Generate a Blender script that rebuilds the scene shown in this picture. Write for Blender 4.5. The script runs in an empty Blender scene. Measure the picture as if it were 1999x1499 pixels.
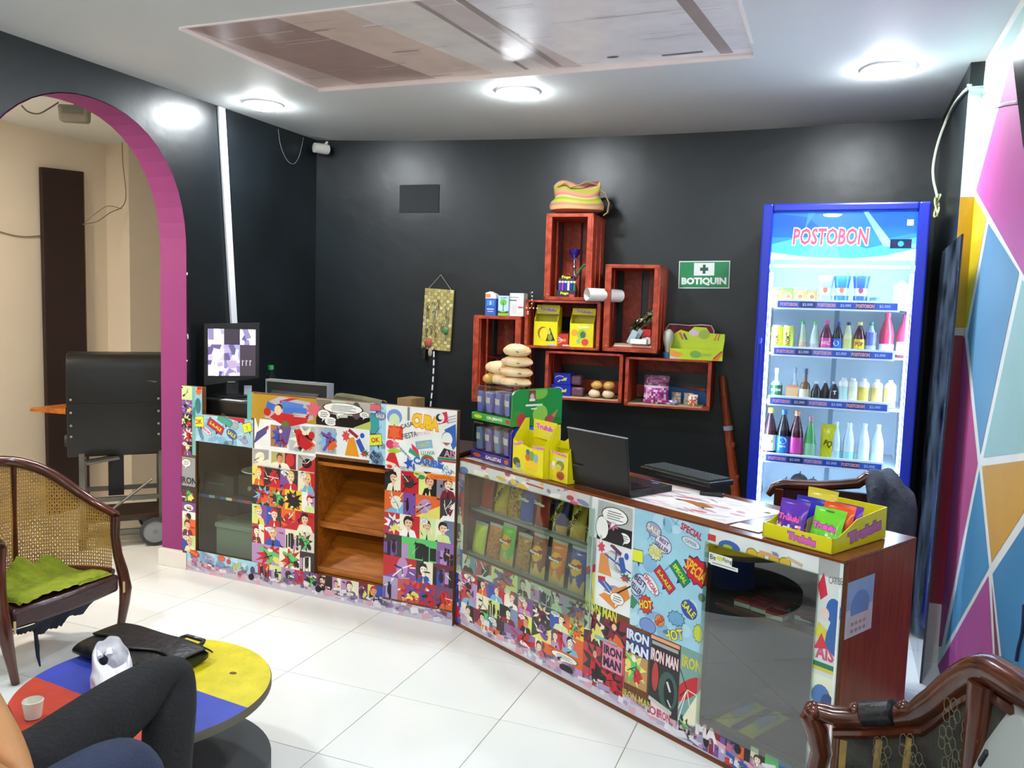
import bpy, math, random
from mathutils import Vector, Matrix, Euler, noise
sc = bpy.context.scene
COL = sc.collection
PI = math.pi
# ------------------------------------------------------------------ camera
YAW, PITCH, ROLL, FPX, EYE = 0.3719, 0.0896, 0.0315, 1609.19, 1.39
def _basis():
    cy, sy, cp, sp = math.cos(YAW), math.sin(YAW), math.cos(PITCH), math.sin(PITCH)
    f = Vector((-sy*cp, cy*cp, -sp)); r = Vector((cy, sy, 0)); u = r.cross(f)
    c, s = math.cos(ROLL), math.sin(ROLL)
    return c*r+s*u, -s*r+c*u, f
CR, CU, CF = _basis()
EYEP = Vector((0, 0, EYE))
cd = bpy.data.cameras.new('camera'); cam = bpy.data.objects.new('camera', cd); COL.objects.link(cam)
cd.sensor_fit = 'HORIZONTAL'; cd.sensor_width = 36; cd.lens = FPX/1999*36; cd.clip_start = .02
cam.matrix_world = Matrix(((CR.x, CU.x, -CF.x, 0), (CR.y, CU.y, -CF.y, 0), (CR.z, CU.z, -CF.z, EYE), (0, 0, 0, 1)))
sc.camera = cam
# ------------------------------------------------------------------ world, exposure
w = bpy.data.worlds.new('world'); sc.world = w; w.use_nodes = True
w.node_tree.nodes['Background'].inputs[0].default_value = (.75, .85, 1, 1)
w.node_tree.nodes['Background'].inputs[1].default_value = .15
sc.view_settings.view_transform = 'Standard'; sc.view_settings.look = 'None'
sc.view_settings.exposure = 0.80; sc.view_settings.gamma = 1; sc.view_settings.use_curve_mapping = False
DOWNLIGHT = 150.0      # radiance of each downlight diffuser
# ------------------------------------------------------------------ rays: pixel of the photograph -> point on a real plane
def ray(x, y): return CF + CR*((x-999.5)/FPX) - CU*((y-749.5)/FPX)
def Pz(x, y, z=0.0): d = ray(x, y); return EYEP + d*((z-EYE)/d.z)
def Py(x, y, Y): d = ray(x, y); return EYEP + d*(Y/d.y)
def Px(x, y, X): d = ray(x, y); return EYEP + d*(X/d.x)
class Frame:                       # an upright plane: u along it, d out of it towards the room, z up
    def __init__(s, o, e):
        s.o = Vector((o[0], o[1], 0)); s.e = Vector((e[0], e[1], 0)).normalized(); s.n = Vector((s.e.y, -s.e.x, 0))
        s.rz = math.atan2(s.e.y, s.e.x)
    def uz(s, x, y, d=0):
        q = ray(x, y); o = s.o+s.n*d
        P = EYEP + q*(((o-EYEP).dot(s.n))/q.dot(s.n)); return (P-s.o).dot(s.e), P.z
    def w(s, u, d, z): return s.o+s.e*u+s.n*d+Vector((0, 0, z))
BW = Frame((-3.08, 4.41), (3.54, .21)); LC = Frame((-3.047, 3.271), (1.553, -.088)); RC = Frame((-1.361, 3.133), (1.416, -.78))
# ------------------------------------------------------------------ materials
def lin(c): return c/12.92 if c <= .04045 else ((c+.055)/1.055)**2.4
def C(h):
    if isinstance(h, (tuple, list)): return h
    h = h.lstrip('#'); return tuple(lin(int(h[i:i+2], 16)/255) for i in (0, 2, 4))+(1,)
MATS = {}
def mat(name, col=None, rough=.5, metal=0, spec=.5, emit=None, est=0, bump=0, bscale=40, var=0, vscale=6, attr=False, coat=0, stretch=None, col2=None, alpha=None, dist=2):
    m = bpy.data.materials.new(name); m.use_nodes = True; nt = m.node_tree; b = nt.nodes['Principled BSDF']
    b.inputs['Roughness'].default_value = rough; b.inputs['Metallic'].default_value = metal
    b.inputs['Specular IOR Level'].default_value = spec; b.inputs['Coat Weight'].default_value = coat
    N = nt.nodes.new; L = nt.links.new
    tc = N('ShaderNodeTexCoord'); mp = N('ShaderNodeMapping'); L(tc.outputs['Object'], mp.inputs['Vector'])
    if stretch: mp.inputs['Scale'].default_value = stretch
    src = None
    if attr:
        a = N('ShaderNodeAttribute'); a.attribute_name = 'Col'; src = a.outputs['Color']
    elif col: b.inputs['Base Color'].default_value = C(col)
    if var or col2:
        nz = N('ShaderNodeTexNoise'); nz.inputs['Scale'].default_value = vscale; nz.inputs['Detail'].default_value = 6; nz.inputs['Distortion'].default_value = dist if stretch else 0
        L(mp.outputs['Vector'], nz.inputs['Vector'])
        if col2:
            rp = N('ShaderNodeValToRGB'); rp.color_ramp.elements[0].color = C(col); rp.color_ramp.elements[1].color = C(col2)
            rp.color_ramp.elements[0].position = .35; rp.color_ramp.elements[1].position = .65
            L(nz.outputs['Fac'], rp.inputs['Fac']); src = rp.outputs['Color']
        else:
            mr = N('ShaderNodeMapRange'); mr.inputs['From Min'].default_value = .3; mr.inputs['From Max'].default_value = .7
            mr.inputs['To Min'].default_value = 1-var; mr.inputs['To Max'].default_value = 1+var*.4; L(nz.outputs['Fac'], mr.inputs['Value'])
            mx = N('ShaderNodeMix'); mx.data_type = 'RGBA'; mx.blend_type = 'MULTIPLY'; mx.inputs['Factor'].default_value = 1
            if src: L(src, mx.inputs['A'])
            else: mx.inputs['A'].default_value = C(col)
            L(mr.outputs['Result'], mx.inputs['B']); src = mx.outputs['Result']
    if src: L(src, b.inputs['Base Color'])
    if emit is not None or est:
        if emit is None and src: L(src, b.inputs['Emission Color'])
        else: b.inputs['Emission Color'].default_value = C(emit)
        b.inputs['Emission Strength'].default_value = est
    if bump:
        nb = N('ShaderNodeTexNoise'); nb.inputs['Scale'].default_value = bscale; nb.inputs['Detail'].default_value = 5; L(mp.outputs['Vector'], nb.inputs['Vector'])
        bp = N('ShaderNodeBump'); bp.inputs['Strength'].default_value = bump; bp.inputs['Distance'].default_value = .01
        L(nb.outputs['Fac'], bp.inputs['Height']); L(bp.outputs['Normal'], b.inputs['Normal'])
    if alpha is not None: b.inputs['Alpha'].default_value = alpha
    MATS[name] = m; return m
def glass(name, tint='ffffff', gl=1.6, rough=0.0):
    m = bpy.data.materials.new(name); m.use_nodes = True; nt = m.node_tree; N = nt.nodes.new; L = nt.links.new
    nt.nodes.remove(nt.nodes['Principled BSDF']); out = nt.nodes['Material Output']
    t = N('ShaderNodeBsdfTransparent'); t.inputs[0].default_value = C(tint); g = N('ShaderNodeBsdfGlossy'); g.inputs['Roughness'].default_value = rough
    fr = N('ShaderNodeFresnel'); fr.inputs['IOR'].default_value = 1.5
    mu = N('ShaderNodeMath'); mu.operation = 'MULTIPLY'; mu.use_clamp = True; mu.inputs[1].default_value = gl; L(fr.outputs[0], mu.inputs[0])
    ge = N('ShaderNodeNewGeometry'); iv = N('ShaderNodeMath'); iv.operation = 'SUBTRACT'; iv.inputs[0].default_value = 1; L(ge.outputs['Backfacing'], iv.inputs[1])
    m2 = N('ShaderNodeMath'); m2.operation = 'MULTIPLY'; L(mu.outputs[0], m2.inputs[0]); L(iv.outputs[0], m2.inputs[1]); mu = m2
    mx = N('ShaderNodeMixShader'); L(mu.outputs[0], mx.inputs[0]); L(t.outputs[0], mx.inputs[1]); L(g.outputs[0], mx.inputs[2]); L(mx.outputs[0], out.inputs['Surface'])
    MATS[name] = m; return m
mat('matte', attr=True, rough=.65); mat('gloss', attr=True, rough=.22); mat('wall_paint', attr=True, rough=.62, spec=.3, var=.06, vscale=4); mat('print', attr=True, rough=.28, var=.10, vscale=9)
mat('screen', attr=True, rough=.3, est=1.0); mat('backlit', attr=True, rough=.2, est=.9)
mat('floor_tile', 'e4e7e5', rough=.16, var=.03, vscale=3); mat('grout', 'a9a9a2', rough=.8)
mat('ceiling_paint', 'dfe3e2', rough=.6, var=.03, vscale=2); mat('black_paint', '070c10', rough=.38, bump=.3, bscale=7, vscale=1.3, spec=.6, col2='151e22')
mat('purple_paint', '8f3277', rough=.6, var=.06, vscale=5); mat('beige_paint', 'e6dccc', rough=.7, var=.05, vscale=2); mat('white_paint', 'e9e9e4', rough=.5, var=.05)
mat('tray_panel', '8d6f69', rough=.35, col2='d9cdd0', vscale=1.6, stretch=(2.2, .35, 1), dist=.6)
mat('red_wood', '8c2a14', rough=.42, col2='b8482a', vscale=12, stretch=(1, 6, 1), bump=.3, bscale=30)
mat('brown_wood', '5d2c10', rough=.25, col2='7a3d16', vscale=8, stretch=(.6, 6, 6)); mat('honey_wood', '8a4a12', rough=.3, col2='b5691c', vscale=5, stretch=(.6, 5, 5))
mat('mahogany', '3c190c', rough=.2, col2='542510', vscale=10, coat=.3); mat('board_edge', '6e4520', rough=.6, var=.3, vscale=30)
mat('dark_board', '2b1a1a', rough=.5, var=.2, vscale=3); mat('end_veneer', '74301a', rough=.32, col2='8a421e', vscale=7, stretch=(4, 4, .5), spec=.2)
mat('dark_inside', '2b2a22', rough=.7, var=.2); mat('black_plastic', '101214', rough=.35, bump=.05, bscale=200); mat('black_metal', '101416', rough=.42, bump=.15, bscale=60, var=.3)
mat('grey_plastic', '9aa19d', rough=.45, var=.05); mat('dark_plastic', '23282a', rough=.4); mat('chrome', 'd0d4d8', rough=.15, metal=1); mat('steel', '7d7b74', rough=.4, metal=.8, var=.3)
mat('blue_plastic', '1d2fae', rough=.3); mat('white_plastic', 'e8ecec', rough=.3); mat('fridge_liner', 'eaf4fa', rough=.4)
mat('led', 'ffffff', emit='d4ecff', est=34); mat('lamp_diffuser', 'ffffff', emit='f4fbff', est=DOWNLIGHT)
mat('cane', 'b3873a', rough=.55, var=.25, vscale=14); mat('leather', '3a1d20', rough=.28, bump=.2, bscale=60, var=.3); mat('black_leather', '111111', rough=.38, bump=.35, bscale=45, var=.3)
mat('green_cloth', '7c8a12', rough=.9, bump=.6, bscale=120, var=.25, vscale=30); mat('denim_black', '15161a', rough=.85, bump=.5, bscale=90, var=.3, vscale=14); mat('denim_blue', '2a3550', rough=.9, bump=.5, bscale=160, var=.25, vscale=20)
mat('skin', 'b8824f', rough=.5, var=.08, vscale=20, bump=.08, bscale=150); mat('orange_cloth', 'e8620c', rough=.85, bump=.3, bscale=120); mat('grey_cloth', '3c4250', rough=.9, bump=.6, bscale=50, var=.4, vscale=10)
mat('upholstery', '1c0f12', rough=.8, col2='33362b', vscale=16, bump=.3, bscale=60); mat('gold_band', '8f7434', rough=.6, var=.3, vscale=30); mat('tatter', '16172a', rough=.95, var=.3, vscale=20)
mat('bread', 'd9a662', rough=.55, col2='efdcb4', vscale=9, bump=.2, bscale=30); mat('thin_plastic', 'f2f0f6', rough=.35, bump=.5, bscale=25); mat('straw', 'b8a765', rough=.8, attr=False, var=.2, vscale=40)
mat('olive_cloth', '6d6a4c', rough=.9, var=.2, vscale=10, bump=.3, bscale=80); mat('branch', '8a3417', rough=.35, col2='a84a20', vscale=9, stretch=(4, 4, .7), bump=.4, bscale=25)
mat('cardboard', '9a7c4e', rough=.8, var=.1); mat('rubber', '3c4044', rough=.7); mat('paper', 'eeeae4', rough=.6, var=.05)
def glow_veiled(name, tint, gl, glow, dcol):  # glass with a grey-blue diffuse veil standing in for reflected fridge glow
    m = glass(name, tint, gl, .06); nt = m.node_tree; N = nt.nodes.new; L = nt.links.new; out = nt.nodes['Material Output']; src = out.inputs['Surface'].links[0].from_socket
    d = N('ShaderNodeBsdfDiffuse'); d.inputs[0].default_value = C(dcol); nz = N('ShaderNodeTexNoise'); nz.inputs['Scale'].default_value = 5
    tc = N('ShaderNodeTexCoord'); L(tc.outputs['Object'], nz.inputs['Vector']); mr = N('ShaderNodeMapRange'); mr.inputs['To Max'].default_value = glow; mr.inputs['From Min'].default_value = .3; mr.inputs['From Max'].default_value = .75; L(nz.outputs['Fac'], mr.inputs['Value'])
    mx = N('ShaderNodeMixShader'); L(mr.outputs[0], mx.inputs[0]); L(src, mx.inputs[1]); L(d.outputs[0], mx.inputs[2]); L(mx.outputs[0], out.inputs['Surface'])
glass('clear_glass', 'eaf2ec', 1.5); glass('mirror_glass', 'e2ece4', 4.6); glass('fridge_glass', 'f6fbff', .6); glass('clear_plastic', 'dfe6ea', 1.2, .06); glow_veiled('green_glass', '86a4ac', 2.6, .30, '8c9cb4'); glass('bottle_clear', 'd8efe6', 1.3, .03)
# ------------------------------------------------------------------ mesh builder
def RZ(a): return Matrix.Rotation(a, 4, 'Z')
class MB:
    def __init__(s, col='808080'): s.v = []; s.f = []; s.c = []; s.col = col; s.T = None
    def add(s, vs, fs, col=None):
        o = len(s.v); vs = [Vector(v) for v in vs]
        if s.T is not None: vs = [s.T @ v for v in vs]
        s.v += vs; s.f += [tuple(i+o for i in f) for f in fs]
        if isinstance(col, list): s.c += col
        else: s.c += [col if col is not None else s.col]*len(fs)
        return s
    def box(s, x0, x1, y0, y1, z0, z1, col=None):
        return s.add([(x0, y0, z0), (x1, y0, z0), (x1, y1, z0), (x0, y1, z0), (x0, y0, z1), (x1, y0, z1), (x1, y1, z1), (x0, y1, z1)],
                     [(0, 3, 2, 1), (4, 5, 6, 7), (0, 1, 5, 4), (1, 2, 6, 5), (2, 3, 7, 6), (3, 0, 4, 7)], col)
    def obox(s, c, sz, rot=(0, 0, 0), col=None):
        M = Matrix.Translation(c) @ Euler(rot).to_matrix().to_4x4(); a, b, d = [t/2 for t in sz]
        vs = [M @ Vector(q) for q in [(-a, -b, -d), (a, -b, -d), (a, b, -d), (-a, b, -d), (-a, -b, d), (a, -b, d), (a, b, d), (-a, b, d)]]
        return s.add(vs, [(0, 3, 2, 1), (4, 5, 6, 7), (0, 1, 5, 4), (1, 2, 6, 5), (2, 3, 7, 6), (3, 0, 4, 7)], col)
    def hexa(s, b, t, col=None):   # four bottom points, four top points
        return s.add(list(b)+list(t), [(0, 3, 2, 1), (4, 5, 6, 7), (0, 1, 5, 4), (1, 2, 6, 5), (2, 3, 7, 6), (3, 0, 4, 7)], col)
    def loft(s, rings, col=None, cap=True, close=True):
        n = len(rings[0]); vs = [p for r in rings for p in r]; fs = []; cs = []
        for k in range(len(rings)-1):
            for i in range(n if close else n-1):
                j = (i+1) % n; fs.append((k*n+i, k*n+j, (k+1)*n+j, (k+1)*n+i)); cs.append(col[k] if isinstance(col, list) else (col or s.col))
        if cap:
            fs.append(tuple(range(n))[::-1]); fs.append(tuple((len(rings)-1)*n+i for i in range(n)))
            cs += [col[0] if isinstance(col, list) else (col or s.col), col[-1] if isinstance(col, list) else (col or s.col)]
        return s.add(vs, fs, cs)
    def tube(s, pts, r, n=8, col=None, cap=True, flat=1.0):
        pts = [Vector(p) for p in pts]; rings = []; up = None
        for i, p in enumerate(pts):
            t = (pts[min(i+1, len(pts)-1)]-pts[max(i-1, 0)]).normalized()
            if up is None: up = Vector((0, 0, 1)) if abs(t.z) < .9 else Vector((0, 1, 0))
            a = t.cross(up).normalized(); b = a.cross(t).normalized(); up = b
            rr = r[i] if isinstance(r, (list, tuple)) else r
            rings.append([p+a*(rr*math.cos(2*PI*k/n))+b*(rr*flat*math.sin(2*PI*k/n)) for k in range(n)])
        return s.loft(rings, col, cap)
    def lathe(s, prof, n=14, c=(0, 0, 0), col=None, axis='z', cap=True):
        rings = []
        for r, z in prof:
            rg = []
            for k in range(n):
                a = 2*PI*k/n; x, y = r*math.cos(a), r*math.sin(a)
                rg.append(Vector(c)+Vector((x, y, z) if axis == 'z' else (x, -z, y) if axis == 'y' else (z, x, y)))
            rings.append(rg)
        return s.loft(rings, col, cap)
    def ell(s, c, r, nu=12, nv=8, col=None):
        return s.lathe([(max(.02, math.sin(PI*k/nv)), -math.cos(PI*k/nv)) for k in range(nv+1)], nu, col=col) if False else \
            s.loft([[Vector(c)+Vector((r[0]*max(.03, math.sin(PI*k/nv))*math.cos(2*PI*i/nu), r[1]*max(.03, math.sin(PI*k/nv))*math.sin(2*PI*i/nu), -r[2]*math.cos(PI*k/nv))) for i in range(nu)] for k in range(nv+1)], col)
    def prism(s, poly, a0, a1, plane='xz', col=None):
        def q(p, t): return (p[0], t, p[1]) if plane == 'xz' else (p[0], p[1], t) if plane == 'xy' else (t, p[0], p[1])
        n = len(poly); vs = [q(p, a0) for p in poly]+[q(p, a1) for p in poly]
        return s.add(vs, [tuple(range(n)), tuple(range(2*n-1, n-1, -1))]+[(i, i+n, (i+1) % n+n, (i+1) % n) for i in range(n)], col)
    def grid(s, fn, nu, nv, col=None, colfn=None):
        vs = [fn(i/nu, j/nv) for j in range(nv+1) for i in range(nu+1)]; fs = []; cs = []
        for j in range(nv):
            for i in range(nu):
                a = j*(nu+1)+i; fs.append((a, a+1, a+nu+2, a+nu+1)); cs.append(colfn((i+.5)/nu, (j+.5)/nv) if colfn else (col or s.col))
        return s.add(vs, fs, cs)
    def build(s, name, m, parent=None, bev=0, smooth=True, label=None, kind=None, ang=40, fix=True, sub=0):
        me = bpy.data.meshes.new(name); me.from_pydata([tuple(v) for v in s.v], [], s.f); me.update()
        if fix:
            import bmesh
            bm = bmesh.new(); bm.from_mesh(me); bmesh.ops.recalc_face_normals(bm, faces=bm.faces); bm.to_mesh(me); bm.free()
        at = me.attributes.new('Col', 'FLOAT_COLOR', 'FACE'); flat = []
        for c in s.c: flat += C(c)
        at.data.foreach_set('color', flat)
        me.materials.append(MATS[m])
        if smooth: me.shade_smooth(); me.set_sharp_from_angle(angle=math.radians(ang))
        o = bpy.data.objects.new(name, me); COL.objects.link(o)
        if parent is not None: o.parent = parent
        if bev:
            md = o.modifiers.new('bevel', 'BEVEL'); md.width = bev; md.segments = 2; md.limit_method = 'ANGLE'; md.angle_limit = math.radians(50)
        if sub:
            md = o.modifiers.new('subd', 'SUBSURF'); md.levels = sub; md.render_levels = sub
        if label: o['label'] = label
        if kind: o['kind'] = kind
        return o
def tag(o, label, cat, group=None, kind=None):
    o['label'] = label; o['category'] = cat
    if group: o['group'] = group
    if kind: o['kind'] = kind
    return o
def thing(name, label, cat, loc=(0, 0, 0), rz=0, group=None):
    o = bpy.data.objects.new(name, None); COL.objects.link(o); o.empty_display_size = .05
    o.location = loc; o.rotation_euler = (0, 0, rz); return tag(o, label, cat, group)
def struct(o): o['kind'] = 'structure'; return o
def clone(root, loc, rz, label=None):
    def cp(o, par):
        c = o.copy(); COL.objects.link(c); c.parent = par
        for ch in kids.get(o, []): cp(ch, c)
        return c
    kids = {}
    def walk(o):
        kids[o] = list(o.children)
        for ch in o.children: walk(ch)
    walk(root); c = cp(root, None); c.location = loc; c.rotation_euler = (0, 0, rz)
    if label: c['label'] = label
    return c
# ------------------------------------------------------------------ flat print (posters, labels): coloured shapes on a sheet
_TXT = {}
def text_mesh(t, bold, shear):
    k = (t, bold, shear)
    if k not in _TXT:
        cu = bpy.data.curves.new('letters', 'FONT'); cu.body = t; cu.size = 1; cu.offset = bold; cu.shear = shear; cu.resolution_u = 2; cu.align_x = 'CENTER'; cu.fill_mode = 'FRONT'
        ob = bpy.data.objects.new('letters', cu); me = bpy.data.meshes.new_from_object(ob)
        vs = [(v.co.x, v.co.y) for v in me.vertices]; fs = [tuple(p.vertices) for p in me.polygons]
        xs = [v[0] for v in vs] or [0]; ys = [v[1] for v in vs] or [0]; w_ = max(xs)-min(xs) or 1; h_ = max(ys)-min(ys) or 1
        cx, cy = (max(xs)+min(xs))/2, (max(ys)+min(ys))/2
        _TXT[k] = ([(x-cx, y-cy) for x, y in vs], fs, w_, h_)
        bpy.data.objects.remove(ob); bpy.data.curves.remove(cu); bpy.data.meshes.remove(me)
    return _TXT[k]
class Art:
    def __init__(s): s.v = []; s.f = []; s.c = []; s.l = 1; s.clip = None
    def _add(s, vs, fs, col):
        o = len(s.v); s.v += [(x, y, s.l) for x, y in vs]; s.f += [tuple(i+o for i in f) for f in fs]; s.c += [col]*len(fs); s.l += 1
    def poly(s, pts, col):
        if s.clip:
            x0, y0, x1, y1 = s.clip
            for ax, lim, sg in ((0, x0, 1), (0, x1, -1), (1, y0, 1), (1, y1, -1)):
                out = []
                for i in range(len(pts)):
                    a, b = pts[i-1], pts[i]; da, db = (a[ax]-lim)*sg, (b[ax]-lim)*sg
                    if (da >= 0) != (db >= 0): t = da/(da-db); out.append((a[0]+(b[0]-a[0])*t, a[1]+(b[1]-a[1])*t))
                    if db >= 0: out.append(b)
                pts = out
                if len(pts) < 3: return s
        s._add(pts, [tuple(range(len(pts)))], col); return s
    def rect(s, x, y, w, h, col, rot=0):     # centre
        c, n = math.cos(rot), math.sin(rot)
        return s.poly([(x+a*c-b*n, y+a*n+b*c) for a, b in ((-w/2, -h/2), (w/2, -h/2), (w/2, h/2), (-w/2, h/2))], col)
    def ell(s, x, y, rx, ry, col, rot=0, n=16):
        c, m = math.cos(rot), math.sin(rot)
        return s.poly([(x+rx*math.cos(t)*c-ry*math.sin(t)*m, y+rx*math.cos(t)*m+ry*math.sin(t)*c) for t in [2*PI*k/n for k in range(n)]], col)
    def burst(s, x, y, rx, ry, k, inner, col, rot=0):
        c, m = math.cos(rot), math.sin(rot); P = []
        for i in range(2*k):
            q = 1 if i % 2 else inner; t = PI*i/k; a, b = rx*q*math.cos(t), ry*q*math.sin(t); P.append((x+a*c-b*m, y+a*m+b*c))
        return s.poly(P, col)
    def line(s, p, q, wd, col):
        dx, dy = q[0]-p[0], q[1]-p[1]; l = math.hypot(dx, dy) or 1; return s.rect((p[0]+q[0])/2, (p[1]+q[1])/2, l, wd, col, math.atan2(dy, dx))
    def text(s, t, x, y, h, col, rot=0, bold=.03, shear=0, out=None, ow=.05, wmax=None, sx=None):
        for b, cc in (([(bold+ow, out)] if out else [])+[(bold, col)]):
            vs, fs, w_, h_ = text_mesh(t, b, shear); h0 = text_mesh(t, bold, shear)[3]; w0 = text_mesh(t, bold, shear)[2]
            ky = h/h0; kx = sx/w0 if sx else ky
            if wmax and w0*kx > wmax: kx = wmax/w0
            c, n = math.cos(rot), math.sin(rot)
            P = [(x+a*kx*c-d*ky*n, y+a*kx*n+d*ky*c) for a, d in vs]; q = s.clip
            s._add(P, [f for f in fs if not q or all(q[0] <= P[i][0] <= q[2] and q[1] <= P[i][1] <= q[3] for i in f)], cc)
        return s
    def build(s, name, parent, O, U, V, m='print', step=1.2e-4, label=None, warp=None):
        O, U, V = Vector(O), Vector(U), Vector(V); n = U.cross(V).normalized(); mb = MB()
        mb.v = [O+U*x+V*y+n*(l*step+(warp(x, y) if warp else 0)) for x, y, l in s.v]; mb.f = s.f; mb.c = s.c
        return mb.build(name, m, parent, smooth=False, label=label, fix=False)
# ================================================================== LIGHTS in the room
def downlight(x, y, label, r=.088, vis=True):
    z = 2.40-sag(x, y)
    t = thing('ceiling_light', label, 'downlight', (x, y, z), 0, 'round downlights in the ceiling')
    MB('f4f6f6').lathe([(r, 0), (r+.012, 0), (r+.012, -.006), (r, -.010)], 28, cap=False).build('trim_ring', 'gloss', t)
    MB().lathe([(r*1.0, -.001), (r*1.0, -.006), (r*.93, -.016), (r*.7, -.024), (r*.35, -.028), (.001, -.029)], 28).build('diffuser', 'lamp_diffuser', t)  # dome bulge stands in for the bloom around the lit disc
    return t
def sag(x, y):      # the plasterboard hangs a little between its fixings towards the back wall
    u = min(1, max(0, (x+3.05)/3.5)); v = min(1, max(0, (y-2.0)/2.5)); return .040*math.sin(PI*u)**.8*v*v
XB, YF = -4.62, -1.7                      # far wall of the passage, front of the room
XL, XR, XN = -3.07, .42, .47
# ================================================================== FLOOR
fl = struct(MB().box(XB, .6, YF, 5.0, -.10, -.0035).build('floor', 'grout', smooth=False))
tm = MB().box(.0015, .4330, .0015, .4330, -.004, 0).build('tile', 'floor_tile', fl, bev=.001, smooth=False)
first = True
for i in range(-5, 9):
    for j in range(-6, 5):
        x, y = -2.7218+.43449*i, 3.3774+.43449*j
        if x+.4345 < XB or x > .47 or y > 4.75: continue
        if first: o = tm; first = False
        else: o = tm.copy(); COL.objects.link(o); o.parent = fl
        o.location = (x, y, 0); o.rotation_euler = (0, 0, 0)
# ================================================================== CEILING with its shallow tray
cm = MB(); hx0, hx1, hy0, hy1 = -2.345, -.36, 2.50, 3.375
xs = sorted([XB, -4.0, -3.4, -3.07]+[-2.7]+[hx0+(hx1-hx0)*k/8 for k in range(9)]+[-.1, .2, .55]); ys = [YF, 0, 1.2, 2.0, hy0, 2.8, 3.1, hy1, 3.7, 4.0, 4.3, 4.5, 4.8]
idx = {}
def cv(i, j):
    if (i, j) not in idx: idx[(i, j)] = len(cm.v); cm.v.append(Vector((xs[i], ys[j], 2.40-sag(xs[i], ys[j]))))
    return idx[(i, j)]
def hole(i, j): return hx0-1e-4 <= xs[i] and xs[i+1] <= hx1+1e-4 and hy0-1e-4 <= ys[j] and ys[j+1] <= hy1+1e-4
for i in range(len(xs)-1):
    for j in range(len(ys)-1):
        if not hole(i, j): cm.f.append((cv(i, j), cv(i, j+1), cv(i+1, j+1), cv(i+1, j))); cm.c.append('ffffff')
ceil = struct(cm.build('ceiling', 'ceiling_paint', smooth=False, fix=False))
MB().box(XB, .6, YF, 4.8, 2.50, 2.56).build('slab', 'ceiling_paint', ceil, smooth=False)
tr = MB('fdf0ec')
for k in range(8):
    xa, xb = hx0+(hx1-hx0)*k/8, hx0+(hx1-hx0)*(k+1)/8
    for yy in (hy0, hy1):
        za, zb = 2.40-sag(xa, yy), 2.40-sag(xb, yy)
        tr.hexa([(xa, yy, za-.004), (xb, yy, zb-.004), (xb, yy+(.012 if yy > 3 else -.012), zb-.004), (xa, yy+(.012 if yy > 3 else -.012), za-.004)], [(xa, yy, 2.44), (xb, yy, 2.44), (xb, yy+(.012 if yy > 3 else -.012), 2.44), (xa, yy+(.012 if yy > 3 else -.012), 2.44)])
for xx in (hx0, hx1):
    s_ = -.012 if xx < -1 else .012
    tr.box(min(xx, xx+s_), max(xx, xx+s_), hy0, hy1, 2.393, 2.44)
tr.build('tray_edge', 'matte', ceil, smooth=False, label='thin pink edge of the ceiling tray')
tp = Art()                                     # the panel of the tray: brown to pale bands with thin streaks
W_, H_ = hx1-hx0, hy1-hy0
tp.rect(W_/2, H_/2, W_, H_, 'd0b8b0')
R_ = random.Random(4)
for x0, x1, c in ((-.2, .10, 'd8c4be'), (.10, .50, 'b89c95'), (.50, .78, 'ecd4c6'), (.78, 1.04, 'f8efe8'), (1.04, 1.18, 'e6d8d6'), (1.18, 2.2, 'fdfafc')):
    tp.l = 2; tp.clip = (0, 0, W_, H_); tp.poly([(x0-.10, H_), (x1-.10, H_), (x1+.12, 0), (x0+.12, 0)], c)
for k in range(60):
    tp.l = 4+k % 3; x = R_.uniform(0, W_); y = R_.uniform(0, H_); c = R_.choice(['cab2ac', 'e2ccc2', 'b49c96']) if x < .75 else R_.choice(['eee4e8', 'faf6f8', 'f2eaee'])
    tp.rect(x, y, R_.uniform(.08, .35), R_.uniform(.003, .010), c, R_.uniform(-.06, .06))
for x0, x1 in ((1.16, 1.19), (1.02, 1.04), (1.83, 1.88)):
    tp.l = 8; tp.poly([(x0-.06, H_), (x1-.06, H_), (x1+.03, .02), (x0+.03, .02)], 'b4a4a0')
tp.l = 8; tp.ell(1.45, .09, .025, .012, '6f6468'); tp.rect(1.72, .06, .16, .02, '81757a', .05)
tp.clip = None
tpo = tp.build('tray_panel', ceil, (hx0, hy1, 2.405), (1, 0, 0), (0, -1, 0), label='streaked brown to pale panel set in the ceiling tray')
MB('b9a19a').box(hx0, hx1, hy0, hy1, 2.4055, 2.44).build('tray_back', 'matte', ceil, smooth=False)
a_ = Art(); a_.poly([(0, 0), (.62, .02), (.62, .06), (0, .035)], 'e2ddc2'); a_.build('stain', ceil, tuple(Pz(300, 46, 2.397)), (1, 0, 0), (0, -1, 0)) if False else None
# ================================================================== WALLS
def wallslab(name, fr, u0, u1, z0, z1, th, m):
    b = MB(); b.T = Matrix.Translation(fr.o) @ RZ(fr.rz); b.box(u0, u1, 0, th, z0, z1); return struct(b.build(name, m, smooth=False))
wb = wallslab('wall_back', BW, -.05, 3.60, 0, 2.5, .12, 'black_paint')
pt = Art(); u0, z0 = BW.uz(780, 415); u1, z1 = BW.uz(858, 360)
pt.rect((u0+u1)/2, (z0+z1)/2, u1-u0, z1-z0, '12181a'); pt.build('cover_plate', wb, BW.w(0, .004, 0), BW.e, (0, 0, 1), m='matte', label='dark square blanking plate')
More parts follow.
